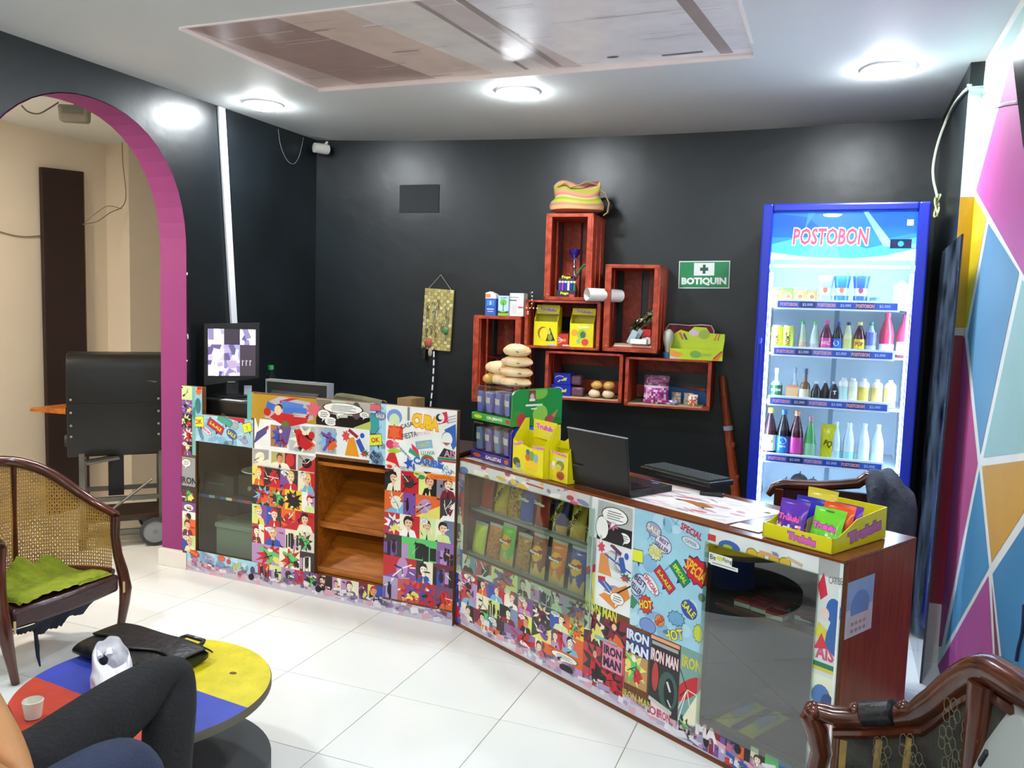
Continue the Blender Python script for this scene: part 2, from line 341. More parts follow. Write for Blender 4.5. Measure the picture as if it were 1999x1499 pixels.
# left wall with the arch
def arch(n=26):
    P = []; yc, a = 2.72, .58
    for k in range(n+1):
        t = PI*k/n; ex = 2.25 if t < PI/2 else 2.0
        c, s_ = math.cos(t), math.sin(t); r = (abs(c)**ex+abs(s_)**ex)**(-1/ex); P.append((yc+a*r*c, 1.62+.632*r*s_))
    return P
AP = [(3.30, 0)]+arch()+[(2.14, 0)]
outl = [(4.43, 0), (4.43, 2.5), (YF, 2.5), (YF, 0)]
def wall_left_piece(x0, x1, name, m):
    b = MB(); P = AP; n = len(P)          # strips from the arch outline out to the frame of the wall
    for k in range(n-1):
        (ya, za), (yb, zb) = P[k], P[k+1]
        for x in (x0, x1): pass
    # right of the arch, left of the arch, above the arch (column strips)
    b.box(x0, x1, 3.30, 4.43, 0, 2.5); b.box(x0, x1, YF, 2.14, 0, 2.5)
    ar = arch()
    for k in range(len(ar)-1):
        (ya, za), (yb, zb) = ar[k], ar[k+1]
        b.hexa([(x0, yb, zb), (x1, yb, zb), (x1, ya, za), (x0, ya, za)], [(x0, yb, 2.5), (x1, yb, 2.5), (x1, ya, 2.5), (x0, ya, 2.5)])
    return struct(b.build(name, m, smooth=False))
wl = wall_left_piece(-3.15, XL, 'wall_left', 'black_paint')
wp = wall_left_piece(-3.23, -3.151, 'wall_passage_side', 'beige_paint')
b = MB(); rg = []
for (y, z) in AP:
    # small offset to the inside of the opening
    d = Vector((2.72-y, min(0, 1.62-z))); d = d.normalized()*.004 if d.length > 0 else d
    rg.append([(-3.235, y+d.x, z+d.y), (-3.066, y+d.x, z+d.y)])
for k in range(len(rg)-1): b.add(rg[k]+rg[k+1], [(0, 1, 3, 2)])
struct(b.build('trim_1', 'purple_paint', wl, ang=30, label='purple painted reveal of the arch'))
MB('c9c8bd').box(-3.238, -3.05, 3.27, 3.303, 0, .088).build('baseboard_left', 'white_paint', wl, bev=.003)
rp = random.Random(2); b = MB('d9d4cc')                                             # chipped paint along the corner
for z in (.93, 1.08, 1.20, 1.21, .42, .62, 1.52, .8): b.ell((-3.064, 3.300+rp.uniform(-.004, .004), z), (.003, .004, rp.uniform(.004, .014)), 6, 4)
b.build('chip', 'matte', wl)
# passage behind the arch
struct(MB().box(XB-.1, XB, .3, 5.0, 0, 2.5).build('wall_passage_far', 'beige_paint', smooth=False))
yc_ = Px(236, 560, -4.5).y
struct(MB().box(XB, -4.42, yc_, 5.0, 0, 2.5).build('wall_passage_pier', 'beige_paint', smooth=False))
struct(MB().box(XB, -3.15, .2, .3, 0, 2.5).build('wall_passage_near', 'beige_paint', smooth=False))
struct(MB().box(XB, -3.07, 4.95, 5.05, 0, 2.5).build('wall_passage_end', 'beige_paint', smooth=False))
# right wall: painted part, pier face, black part
wr = struct(MB().box(XN, .6, YF, 3.70, 0, 2.5).build('wall_right', 'white_paint', smooth=False))
wk = struct(MB().box(XR, .6, 3.70, 4.9, 0, 2.5).build('wall_right_black', 'black_paint', smooth=False))
struct(MB().box(XB, .6, YF-.1, YF, 0, 2.5).build('wall_front', 'white_paint', smooth=False))
pa = Art()
def wq(x, y): P = Px(x, y, XN); return (P.y, P.z)
def wpoly(pts, c, l=2): pa.l = l; pa.clip = (YF, 0.0, 3.70, 2.36); pa.poly([wq(*p) for p in pts], c)
wpoly([(1902, 60), (2060, -200), (2060, 300), (1950, 420), (1902, 376)], 'b4d6d0', 2)
wpoly([(1978, 110), (2060, -80), (2060, -105), (1970, 110), (1900, 372), (1910, 384)], 'eceeea', 3)
wpoly([(1973, 128), (1906, 372), (1999, 536), (2060, 640), (2060, -60)], 'c0539a', 4)
wpoly([(1902, 385), (1926, 425), (1887, 638), (1880, 640), (1880, 380)], 'e8c81a')
wpoly([(1930, 436), (1990, 532), (1914, 888), (1889, 655)], '5d93b8')
wpoly([(1996, 545), (2050, 640), (2050, 876), (1920, 893)], '9cc4c4')
wpoly([(1884, 660), (1909, 905), (1838, 1262), (1800, 1262), (1880, 655)], 'b4447c')
wpoly([(1912, 918), (1931, 1108), (1845, 1262)], '4088b4')
wpoly([(1917, 910), (2050, 892), (2050, 920), (1936, 1098)], 'cf9a26')
wpoly([(1938, 1120), (2050, 950), (2050, 1600), (1990, 1600)], '3a80ae')
wpoly([(1930, 1124), (1938, 1270), (1940, 1400), (1700, 1500), (1844, 1278)], 'b0408c')
wpoly([(1936, 1135), (1948, 1255), (1960, 1400), (1949, 1400), (1942, 1260)], '8c3c50')
pa.clip = None
pa.build('painted_triangles', wr, (XN-.0005, 0, 0), (0, 1, 0), (0, 0, 1), m='print') if False else None
mb = MB(); mb.v = [Vector((XN-.0004*l, x, y)) for x, y, l in pa.v]; mb.f = pa.f; mb.c = pa.c
mb.build('painted_triangles', 'wall_paint', wr, smooth=False, label='pink, blue, yellow and orange triangles between white lines')
def pz(y): return Py(1880, y, 3.70).z
mb = MB()
for za, zb, c in ((pz(170), 2.5, '14181a'), (pz(385), pz(170), 'd2dedc'), (pz(640), pz(385), 'c9a412'), (pz(655), pz(640), 'd8d0c8'), (0.25, pz(655), '9c2038'), (0, .25, 'd9d4d0')):
    mb.box(XR, XN+.01, 3.694, 3.70, za, zb, c)
mb.build('pier_face', 'print', wr, smooth=False, label='narrow yellow, white and red pier face')
# downlights: the three in the photograph, others added out of view to light the room
p = Pz(514, 201, 2.40); downlight(p.x, p.y, 'round downlight over the left end of the shop by the conduit')
p = Pz(1011, 180, 2.38); downlight(p.x, p.y, 'round downlight in the middle, behind the ceiling tray')
p = Pz(1733, 130, 2.40); downlight(p.x, p.y, 'round downlight nearest the coloured wall')
for x, y, l_ in ((-2.75, 1.6, 'added unseen downlight above the floor in front of the cane armchair'), (-.1, 1.5, 'added unseen downlight above the upholstered armchair'), (-2.6, -.4, 'added unseen downlight at the left behind the seated people'), (-1.3, -.6, 'added unseen downlight in the middle behind the seated people'), (-.1, -.6, 'added unseen downlight at the right behind the seated people')): downlight(x, y, l_)
t = thing('ceiling_light', 'warm round downlight in the passage behind the arch', 'downlight', (-3.85, 2.2, 2.399))
MB('f4f6f6').lathe([(.09, 0), (.10, 0), (.10, -.006), (.09, -.01)], 24, cap=False).build('trim_ring', 'gloss', t)
mat('lamp_warm', 'ffffff', emit='fff0da', est=DOWNLIGHT*2.2)
MB().lathe([(.09, -.001), (.09, -.007), (.001, -.009)], 24).build('diffuser', 'lamp_warm', t)
# ================================================================== printed comic sheets
RED, PUR, YEL, BLK, CRM, ORG, BLU, SKY, GRN, WHT, LAV, MAR = 'c4202c', '7c4c9c', 'e6dc6c', '1c171a', 'ece8cc', 'e0662a', '2c50ac', '78b6dc', '5ec468', 'eeeeea', 'b690c4', '7a1a34'
SK = ['e8c09c', 'f0d8b8', 'd89c78', 'f2ead0']
def scribble(a, x, y, w, h, n, col='6a6a70', rot=0):
    for k in range(n): a.l = 12; a.rect(x+math.sin(k*2.3)*w*.06, y+h/2-h*(k+.5)/n, w*(.9 if k % 2 else .75), h/n*.36, col)
def bubble(a, x, y, rx, ry, n=3, col='f4f4ee'):
    a.l = 9; a.ell(x, y, rx*1.07, ry*1.09, '2a262a', n=14); a.poly([(x-rx*.2, y-ry*.7), (x+rx*.25, y-ry*.75), (x-rx*.3, y-ry*1.6)], col); a.l = 10; a.ell(x, y, rx, ry, col, n=14); a.l = 12; scribble(a, x, y, rx*1.4, ry*1.2, n)
def panel(a, x, y, w, h, R, bg=None, kind=None):           # one comic picture with invented figures; x,y is its lower left corner
    a.clip = (x, y, x+w, y+h); a.l = 1
    pal = [RED, RED, PUR, YEL, BLK, BLK, CRM, ORG, BLU, SKY, LAV, MAR, CRM, WHT, 'cfe6a0', '3a3230']
    bg = bg or R.choice(pal); a.rect(x+w/2, y+h/2, w, h, bg)
    k = kind if kind is not None else R.choice([0, 0, 0, 1, 1, 2, 3, 4, 5])
    c1, c2 = R.choice(pal), R.choice(pal); cx = x+w*R.uniform(.35, .65)
    if k in (0, 2):
        a.rect(x+w*R.choice([.2, .8]), y+h*.5, w*.5, h, c1)
        a.poly([(cx-w*.42, y), (cx-w*.30, y+h*.30), (cx, y+h*.40), (cx+w*.30, y+h*.30), (cx+w*.42, y)], c2 if c2 != bg else RED)
        s = R.choice(SK); a.poly([(cx-w*.09, y+h*.3), (cx+w*.09, y+h*.3), (cx+w*.08, y+h*.5), (cx-w*.08, y+h*.5)], s)
        hy = y+h*.62; hr = min(w, h)*.24; hc = R.choice([BLK, BLK, MAR, '6a3a1c', RED, 'e2c24c'])
        a.ell(cx-hr*.1, hy+hr*.28, hr*1.05, hr*1.15, hc, n=12); a.ell(cx, hy, hr*.82, hr*1.1, s, n=14)
        a.poly([(cx-hr*.95, hy+hr*.3), (cx-hr*.2, hy+hr*.75), (cx+hr*.9, hy+hr*.45), (cx+hr*.6, hy+hr*1.3), (cx-hr*.7, hy+hr*1.3)], hc)
        for q in (-.34, .34): a.l = 8; a.rect(cx+q*hr, hy+hr*.12, hr*.3, hr*.16, BLK)
        a.l = 8; a.rect(cx+hr*.05, hy-hr*.52, hr*.5, hr*.13, R.choice([RED, BLK])); a.poly([(cx+hr*.3, hy-hr*.9), (cx+hr*.8, hy), (cx+hr*.5, hy-hr*.9)], '8a5a48')
        a.poly([(cx-w*.06, y), (cx, y+h*.3), (cx+w*.06, y)], R.choice([WHT, BLK, YEL]))
        if k == 2: bubble(a, x+w*.28, y+h*.82, w*.24, h*.13)
    elif k == 1:
        a.burst(cx, y+h*.5, w*.6, h*.55, 9, .5, c1, R.uniform(0, 1)); t = R.uniform(-.6, .6)
        def L(p, q, wd, c): a.l += 0; a.line((cx+p[0]*w, y+h*(.5+p[1])), (cx+q[0]*w, y+h*(.5+q[1])), wd*w, c)
        sc_, cc = R.choice([BLU, RED, MAR, BLK, PUR, GRN]), R.choice([RED, ORG, BLK, YEL])
        a.poly([(cx-.1*w, y+h*.65), (cx+w*.5*t, y+h*.1), (cx+w*.45, y+h*.3), (cx+.12*w, y+h*.68)], cc)
        L((0, .15), (t*.3, -.15), .24, sc_); L((t*.3, -.12), (t*.3-.22, -.42), .13, sc_); L((t*.3, -.12), (t*.3+.25, -.36), .13, cc)
        L((-.05, .15), (-.36, .28), .11, sc_); L((.05, .15), (.33, .02), .11, sc_); a.ell(cx+.03*w, y+h*.74, w*.10, h*.09, R.choice(SK+[sc_]), n=10)
        for q in range(3): a.l = 8; a.line((cx+R.uniform(-.2, .2)*w, y+h*R.uniform(.2, .7)), (cx+R.uniform(-.3, .3)*w, y+h*R.uniform(.2, .7)), w*.03, BLK)
    elif k == 3:
        a.rect(x+w*.5, y+h*.22, w, h*.45, c1); bubble(a, x+w*.5, y+h*.7, w*.36, h*.2, 4)
        a.ell(cx, y+h*.15, w*.2, h*.22, BLK, n=9)
    elif k == 4:
        for q in range(5): a.l = 2+q; ww = w*R.uniform(.10, .22); a.rect(x+w*(q+.5)/5, y+h*R.uniform(.2, .45), ww, h*R.uniform(.5, .9), R.choice([bg, c1, BLK, PUR, LAV]))
        a.l = 8; a.ell(cx, y+h*.4, w*.12, h*.26, BLK, n=9); a.ell(cx, y+h*.70, w*.08, h*.08, BLK, n=8)
    else:
        a.poly([(x, y), (x+w, y), (x+w, y+h*R.uniform(.2, .9))], c1); a.ell(cx, y+h*.5, w*.3, h*.3, c2, R.uniform(0, 3))
        for q in range(6): a.l = 6; a.line((cx, y+h*.5), (cx+R.uniform(-.5, .5)*w, y+h*R.random()), w*.035, R.choice([BLK, WHT, c1]))
    a.clip = None
def comicgrid(a, x, y, w, h, nx, ny, seed, gut=0, bgs=None, kinds=None):
    R = random.Random(seed); ch = h/ny
    for j in range(ny):
        cut = [0]+[i+(R.uniform(-.22, .22) if nx > 1 else 0) for i in range(1, nx)]+[nx]; i = 0
        while i < nx:
            k = 2 if nx > 2 and i < nx-1 and R.random() < .16 else 1
            bg = bgs[j][i] if bgs and j < len(bgs) and i < len(bgs[j]) else None; x0, x1 = x+w*cut[i]/nx, x+w*cut[i+k]/nx; y0 = y+h-(j+1)*ch
            panel(a, x0, y0, x1-x0, ch, R, bg, kinds[j][i] if kinds and j < len(kinds) and i < len(kinds[j]) else None)
            a.clip = (x0, y0, x1, y0+ch)
            for q in range(R.randint(2, 5)):      # small inked strokes, lettering boxes and shards
                a.l = 13+q; px, py = R.uniform(x0, x1), R.uniform(y0, y0+ch); c = R.choice([BLK, BLK, WHT, RED, CRM, MAR, 'd8a070', '5a4a68'])
                if R.random() < .5: a.poly([(px, py), (px+R.uniform(-.03, .03), py+R.uniform(.005, .03)), (px+R.uniform(-.02, .02), py-R.uniform(.005, .02))], c)
                else: a.rect(px, py, R.uniform(.008, .03), R.uniform(.003, .009), c, R.uniform(-.5, .5))
            a.clip = None; i += k
def worn(a, x, y, w, h, seed, n=46):                      # the pale, scuffed foot of the board
    R = random.Random(seed); a.l = 1; a.clip = (x, y, x+w, y+h*1.5); a.rect(x+w/2, y+h/2, w, h, 'c9c4d4')
    for k in range(n):
        a.l = 2+k % 6; q = R.random(); a.rect(x+w*R.random(), y+h*(.25+q*.9), w*R.uniform(.01, .035), h*R.uniform(.15, .5), R.choice(['dcdce4', 'b8a8c8', 'e6e2ea', 'd8a8b8', 'a89cc0', 'c06a80', '8878a0', '6c6478'][:8 if q > .5 else 5]), R.uniform(-.3, .3))
    a.clip = None
def sale_sheet(a, x, y, w, h, items):
    a.clip = (x, y, x+w, y+h); a.l = 1; a.rect(x+w/2, y+h/2, w, h, '9fd0e4'); R = random.Random(7)
    for k in range(16): a.l = 2; a.ell(x+R.random()*w, y+R.random()*h, R.uniform(.015, .05), R.uniform(.012, .035), R.choice(['8cc0dc', 'b4dcec', '84b4d8']), R.uniform(0, 3), n=10)
    for k in range(9):
        a.l = 3; px, py = x+R.random()*w, y+R.random()*h
        for q in range(4): a.line((px, py), (px+R.uniform(-.03, .03), py+R.uniform(-.03, .03)), .0016, '5e7890')
    for it in items:
        k, px, py, rx, ry, rot, c, txt, tc = it; px, py = x+px*w, y+py*h; a.l = 4
        if k == 'burst': a.burst(px, py, rx*1.1, ry*1.1, 11, .80, '2e2a58', rot); a.burst(px, py, rx, ry, 11, .80, c, rot)
        elif k == 'ell': a.ell(px, py, rx*1.08, ry*1.1, '4a4a78', rot); a.ell(px, py, rx, ry, c, rot)
        elif k == 'box':
            d = Vector((math.cos(rot), math.sin(rot))); n_ = Vector((-d.y, d.x)); e = Vector((px, py))+d*rx*.4-n_*ry*1.9
            a.poly([tuple(Vector((px, py))+d*rx*.1-n_*ry*.8), tuple(Vector((px, py))+d*rx*.6-n_*ry*.8), tuple(e)], '34306a'); a.rect(px, py, rx*2.1, ry*2.25, '34306a', rot); a.rect(px, py, rx*2, ry*2, c, rot)
        if txt and x+.02 < px < x+w-.01:
            ln = txt.split('|')
            for q, s_ in enumerate(ln):
                a.l = 9; hh = ry*(1.0 if len(ln) == 1 else .62); off = (len(ln)-1)/2-q
                a.text(s_, px-math.sin(rot)*off*ry*.85, py+math.cos(rot)*off*ry*.85, hh*.92, tc, rot, .03, 0, '2a2a30' if tc in ('e8e030', 'f0e040') else None, .03, wmax=rx*1.75)
    a.clip = None
SALE = [('ell', .28, .86, .032, .022, -.3, 'a8a4cc', 'SALE', 'e8e8b0'), ('none', .78, .93, .05, .026, -.25, '', 'SPECIAL', 'c8284c'), ('ell', .78, .84, .036, .014, -.2, 'd4e2e8', 'OFFER', '8898a8'), ('ell', .42, .76, .034, .026, -.35, 'e2dcec', 'BEST|SELLER', '5a4878'),
        ('burst', .32, .68, .03, .03, 0, 'd8dcc0', 'SALE', 'd8d048'), ('burst', .88, .63, .056, .044, -.45, 'd02038', 'SPECIAL', 'e8c030'), ('box', .05, .60, .030, .020, .05, 'e0e83c', 'OK', 'c82838'), ('box', .66, .57, .040, .018, -.75, '1c8e50', 'SPECIAL', 'd8e040'),
        ('box', .46, .48, .045, .017, -.72, 'cc2440', 'S-A-ALE!', 'e8e030'), ('ell', .28, .40, .04, .020, -.7, 'eceef0', 'SPECIAL', 'd8285c'), ('ell', .10, .36, .030, .040, -.5, 'c8d4e8', 'BEST|SELLER', '3a2850'), ('burst', .22, .22, .032, .032, .2, 'd83828', 'HOT', 'f0e040'),
        ('ell', .80, .31, .032, .026, -.6, '3450b0', 'SALE', 'e8e030'), ('ell', .42, .13, .022, .018, .8, 'e8883c', 'SALE', 'a01c2c'), ('burst', .64, .20, .035, .025, .1, '70a8d0', '', ''), ('ell', .26, .05, .034, .024, 0, '7894d0', '', ''), ('none', .62, .06, .045, .038, .35, '', 'HOT', 'f0e040'), ('burst', .93, .15, .02, .03, 0, 'c8d838', '', ''), ('burst', .95, .44, .014, .014, 0, '70806c', '', ''), ('box', .03, .20, .016, .016, -.6, '2c8c60', 'X', 'd8e040')]
# ================================================================== LEFT COUNTER (a tall panelled unit)
lc = thing('shop_counter', 'tall comic covered counter front with a glazed window and an open cubby', 'counter', LC.o, LC.rz)
b = MB()
T0 = .026
for x0, x1, z0, z1 in ((-.03, .062, 0, .955), (.062, .109, .68, .955), (.062, .40, .68, .818), (.40, 1.562, .676, .953), (.432, .811, .11, .676), (1.20, 1.562, .11, .676), (.062, 1.562, 0, .11)):
    b.box(x0, x1, 0, T0, z0, z1)
lcf = b.build('front_board', 'board_edge', lc, smooth=False)
MB().box(1.54, 1.562, T0, .40, 0, .735).build('end_panel', 'brown_wood', lc, smooth=False, bev=.002)
b = MB(); b.box(-.03, 1.54, .385, .40, 0, .74).box(-.03, -.012, T0, .385, 0, .74).box(.44, .456, T0, .385, 0, .74).box(-.012, .44, T0, .385, .02, .036).box(-.012, .44, T0, .385, .72, .74)
b.build('window_carcass', 'dark_inside', lc, smooth=False)
MB().box(-.012, .44, .05, .385, .385, .398).build('window_shelf', 'dark_inside', lc, smooth=False)
a = Art(); R_ = random.Random(3)
for k in range(12): a.l = 1; a.rect(-.01+.038*(k+.5), .391, .038, .014, R_.choice([RED, SKY, BLK, CRM, BLU, MAR]))
a.build('shelf_edging', lc, (0, .049, 0), (1, 0, 0), (0, 0, 1))
MB().box(.064, .431, .010, .014, .105, .679).build('window_pane', 'clear_glass', lc, smooth=False)
# cubby with its sloping magazine shelves
b = MB(); b.box(.797, .811, T0, .36, .09, .70).box(1.20, 1.214, T0, .36, .09, .70).box(.811, 1.20, T0, .36, .095, .113)
b.box(.811, 1.20, .02, .05, .635, .652); b.box(.811, 1.03, .345, .36, .113, .66); b.box(1.03, 1.20, .345, .36, .113, .50)
b.build('cubby_lining', 'honey_wood', lc, smooth=False)
def slab(mb, x0, x1, y0, z0, y1, z1, t): mb.hexa([(x0, y0, z0-t), (x1, y0, z0-t), (x1, y1, z1-t), (x0, y1, z1-t)], [(x0, y0, z0), (x1, y0, z0), (x1, y1, z1), (x0, y1, z1)])
for z0, z1 in ((.13, .40), (.345, .60)):
    b = MB(); slab(b, .812, 1.199, .05 if z0 > .2 else .028, z0, .34, z1, .012); o = b.build('sloping_shelf', 'honey_wood', lc, smooth=False)
    MB().box(.812, 1.199, (.038 if z0 > .2 else .024), (.05 if z0 > .2 else .030), z0-.012, z0+.016).build('lip', 'honey_wood', o, smooth=False)
def lsheet(fn, name='comic_sheet'):
    a = Art(); fn(a); return a.build(name, lc, (0, 0, 0), (1, 0, 0), (0, 0, 1))
def f(a):      # raised strip at the left end
    comicgrid(a, -.03, .60, .07, .355, 1, 5, 11); comicgrid(a, -.03, .10, .09, .34, 1, 4, 12); a.clip = None; a.l = 1
    a.rect(.015, .515, .09, .15, '9aa0a4'); a.l = 9; a.text('IRON', .015, .47, .035, '2a2630', 0, .03); a.text('MAN', .015, .425, .035, '3a3640', 0, .03); a.l = 2; bubble(a, .0, .56, .03, .02)
    a.l = 1; a.rect(.052, .78, .024, .35, '78b8bc'); a.l = 3; a.ell(.06, .82, .02, .035, '2f8f94'); a.ell(.085, .9, .02, .03, ORG); a.rect(.085, .88, .045, .15, '8cc4d8'); a.l = 5; a.ell(.08, .86, .02, .04, '2c9a9c'); a.burst(.085, .93, .025, .02, 7, .6, ORG); a.rect(.09, .948, .03, .014, RED)
lsheet(f)
def f(a):      # pale blue speech bubble strip over the window
    sale_sheet(a, .062, .68, .375, .138, [('box', .06, .72, .032, .026, .1, 'e0e83c', 'OK', 'c82838'), ('box', .36, .62, .052, .020, -.45, 'cc2440', 'S-A-ALE', 'e8e030'), ('ell', .20, .42, .036, .014, -.5, 'e8e6f0', 'SPECIAL', 'd8285c'), ('box', .52, .86, .045, .016, -.4, '4ca890', '', ''), ('ell', .64, .40, .034, .022, -.4, '4858b0', 'SALE', 'e8e030'),
        ('burst', .70, .72, .02, .02, 0, 'a8b8b0', '', ''), ('box', .90, .70, .026, .022, .3, 'e0e83c', '!', 'c82838'), ('ell', .86, .20, .02, .012, 0, 'b8a4c8', '', ''), ('box', .72, .98, .05, .01, -.2, 'cc2440', '', '')])
lsheet(f)
def f(a):      # torn sheet with a caped flyer beside bare board
    a.rect(.66, .888, .50, .12, 'b8912c'); a.poly([(.40, .953), (.43, .953), (.425, .82), (.40, .81)], '5fb0b0'); a.poly([(.43, .953), (.50, .93), (.47, .78), (.455, .82)], 'b8912c')
    a.l = 4; a.poly([(.51, .835), (.52, .91), (.60, .945), (.78, .93), (.80, .85), (.70, .82)], 'b8b4bc'); a.poly([(.54, .84), (.58, .87), (.75, .86), (.78, .88), (.76, .83), (.64, .80)], RED); a.poly([(.60, .925), (.66, .94), (.72, .945), (.60, .91)], RED)
    a.l = 6; a.line((.52, .90), (.575, .885), .035, '3c68c0'); a.line((.61, .91), (.74, .90), .034, '5080d0'); a.line((.62, .88), (.76, .885), .03, '4674c8'); a.ell(.59, .878, .022, .024, 'f0c8a4'); a.l = 7; a.ell(.598, .895, .022, .014, BLK); a.ell(.525, .865, .022, .02, RED); a.l = 8; a.rect(.72, .87, .08, .008, 'e6e6e6'); a.rect(.72, .858, .07, .006, 'c8c8c8')
    a.l = 5; a.burst(.80, .90, .05, .04, 8, .6, 'd86878')
lsheet(f)
def f(a):
    R = random.Random(21); panel(a, .815, .83, .30, .122, R, 'b8b4a8', 3); bubble(a, .86, .88, .035, .022); bubble(a, .90, .85, .035, .02); a.clip = (.81, .83, 1.12, .953); a.l = 6; a.poly([(.90, .95), (.98, .95), (1.0, .84), (.95, .83)], 'c8d0b8'); a.line((.93, .94), (.95, .85), .004, '8a7a60'); a.ell(1.04, .91, .025, .04, '5a5050'); a.burst(1.03, .91, .02, .03, 6, .5, 'a03048'); a.poly([(1.02, .83), (1.12, .83), (1.12, .87)], 'b8c060'); a.clip = None; bubble(a, 1.085, .895, .026, .014, 2)
    a.l = 1; a.rect(.965, .76, .31, .14, 'eeeeec')
    panel(a, .815, .70, .12, .12, R, 'd4e0e4', 1); a.clip = (.93, .70, 1.12, .83); a.l = 2; a.rect(1.02, .765, .18, .125, 'e4eaec'); a.l = 4; a.poly([(.98, .70), (1.0, .78), (1.03, .79), (1.06, .70)], 'e0962a'); a.burst(.985, .79, .025, .03, 7, .6, 'd84c50'); a.line((1.05, .78), (1.08, .73), .026, '3458b4'); a.line((1.05, .79), (1.0, .82), .016, 'a02838'); a.ell(1.075, .80, .012, .012, '3458b4'); a.burst(1.09, .72, .028, .02, 8, .5, '2c6c4c'); a.ell(1.085, .715, .014, .008, 'd03c48'); a.clip = None
lsheet(f)
def f(a): sale_sheet(a, 1.115, .676, .085, .277, [('box', .3, .93, .03, .014, 0, 'd86878', '', ''), ('ell', .65, .80, .028, .018, 0, '7c84c0', 'SALE', 'e8e8b0'), ('ell', .2, .66, .03, .045, 0, '3ea0a0', '', ''), ('box', .36, .40, .034, .024, .15, 'e0e83c', 'OK', 'c82838'), ('none', .35, .12, .036, .03, -.6, '', 'BEST|SELLER', '3a2850')])
lsheet(f)
def f(a):      # page of white gutters left of the cubby
    a.rect(.63, .75, .37, .155, 'ecefee'); R = random.Random(5); a.l = 2; a.poly([(.44, .70), (.52, .76), (.53, .80), (.46, .76)], '4a4a88'); a.poly([(.50, .77), (.54, .80), (.53, .78)], RED)
    for x0, y0, w_, h_, bg, k in ((.545, .70, .10, .105, 'e08a3c', 1), (.655, .69, .155, .125, 'dfe6ea', 1)): panel(a, x0, y0, w_, h_, R, bg, k)
    a.l = 6; a.poly([(.60, .80), (.64, .83), (.67, .80), (.65, .72), (.62, .70)], '60508c'); a.burst(.635, .815, .028, .02, 7, .6, '5c7c34'); a.poly([(.69, .79), (.72, .80), (.80, .73), (.76, .70), (.71, .72)], RED); a.ell(.79, .775, .018, .018, RED)
    a.l = 1; a.rect(.62, .637, .376, .078, 'e8e8e2'); panel(a, .435, .60, .10, .08, R, 'dcdcd8', 5); panel(a, .55, .60, .15, .076, R, 'e4e070', 0); a.l = 8; a.ell(.665, .645, .026, .032, 'd03030'); panel(a, .71, .60, .10, .076, R, 'd8d8d4', 5)
lsheet(f)
bg1 = [['c22a34', '2a2428', PUR, RED], ['2a2a2c', ORG, 'e8cc3c', LAV], ['cfe68c', '3c3430', ORG, RED], ['b04a50', RED, CRM, 'd8d4c0'], [LAV, 'cdb4d0', CRM, '2e2a3c']]
def f(a): comicgrid(a, .432, .115, .379, .482, 4, 5, 31, 0, bg1); a.l = 1; a.rect(.62, .597, .376, .008, 'f0f0ec')
lsheet(f)
bg2 = [['2a2c34', RED, 'dfe88c', '8c8490'], [ORG, PUR, ORG, '3a3038'], ['c03434', CRM, 'd2e49c', '6a7490'], ['3c3634', GRN, '2f78b8', '9468a8'], [RED, 'a86a72', CRM, '6c2434'], ['a8a0c8', 'c8584c', RED, '704868']]
k2 = [[0, 5, 0, 0], [5, 4, 5, 5], [1, 0, 2, 0], [4, 4, 0, 4], [5, 5, 0, 4], [4, 1, 1, 5]]
def f(a): comicgrid(a, 1.20, .07, .36, .595, 4, 6, 47, 0, bg2, k2)
lsheet(f)
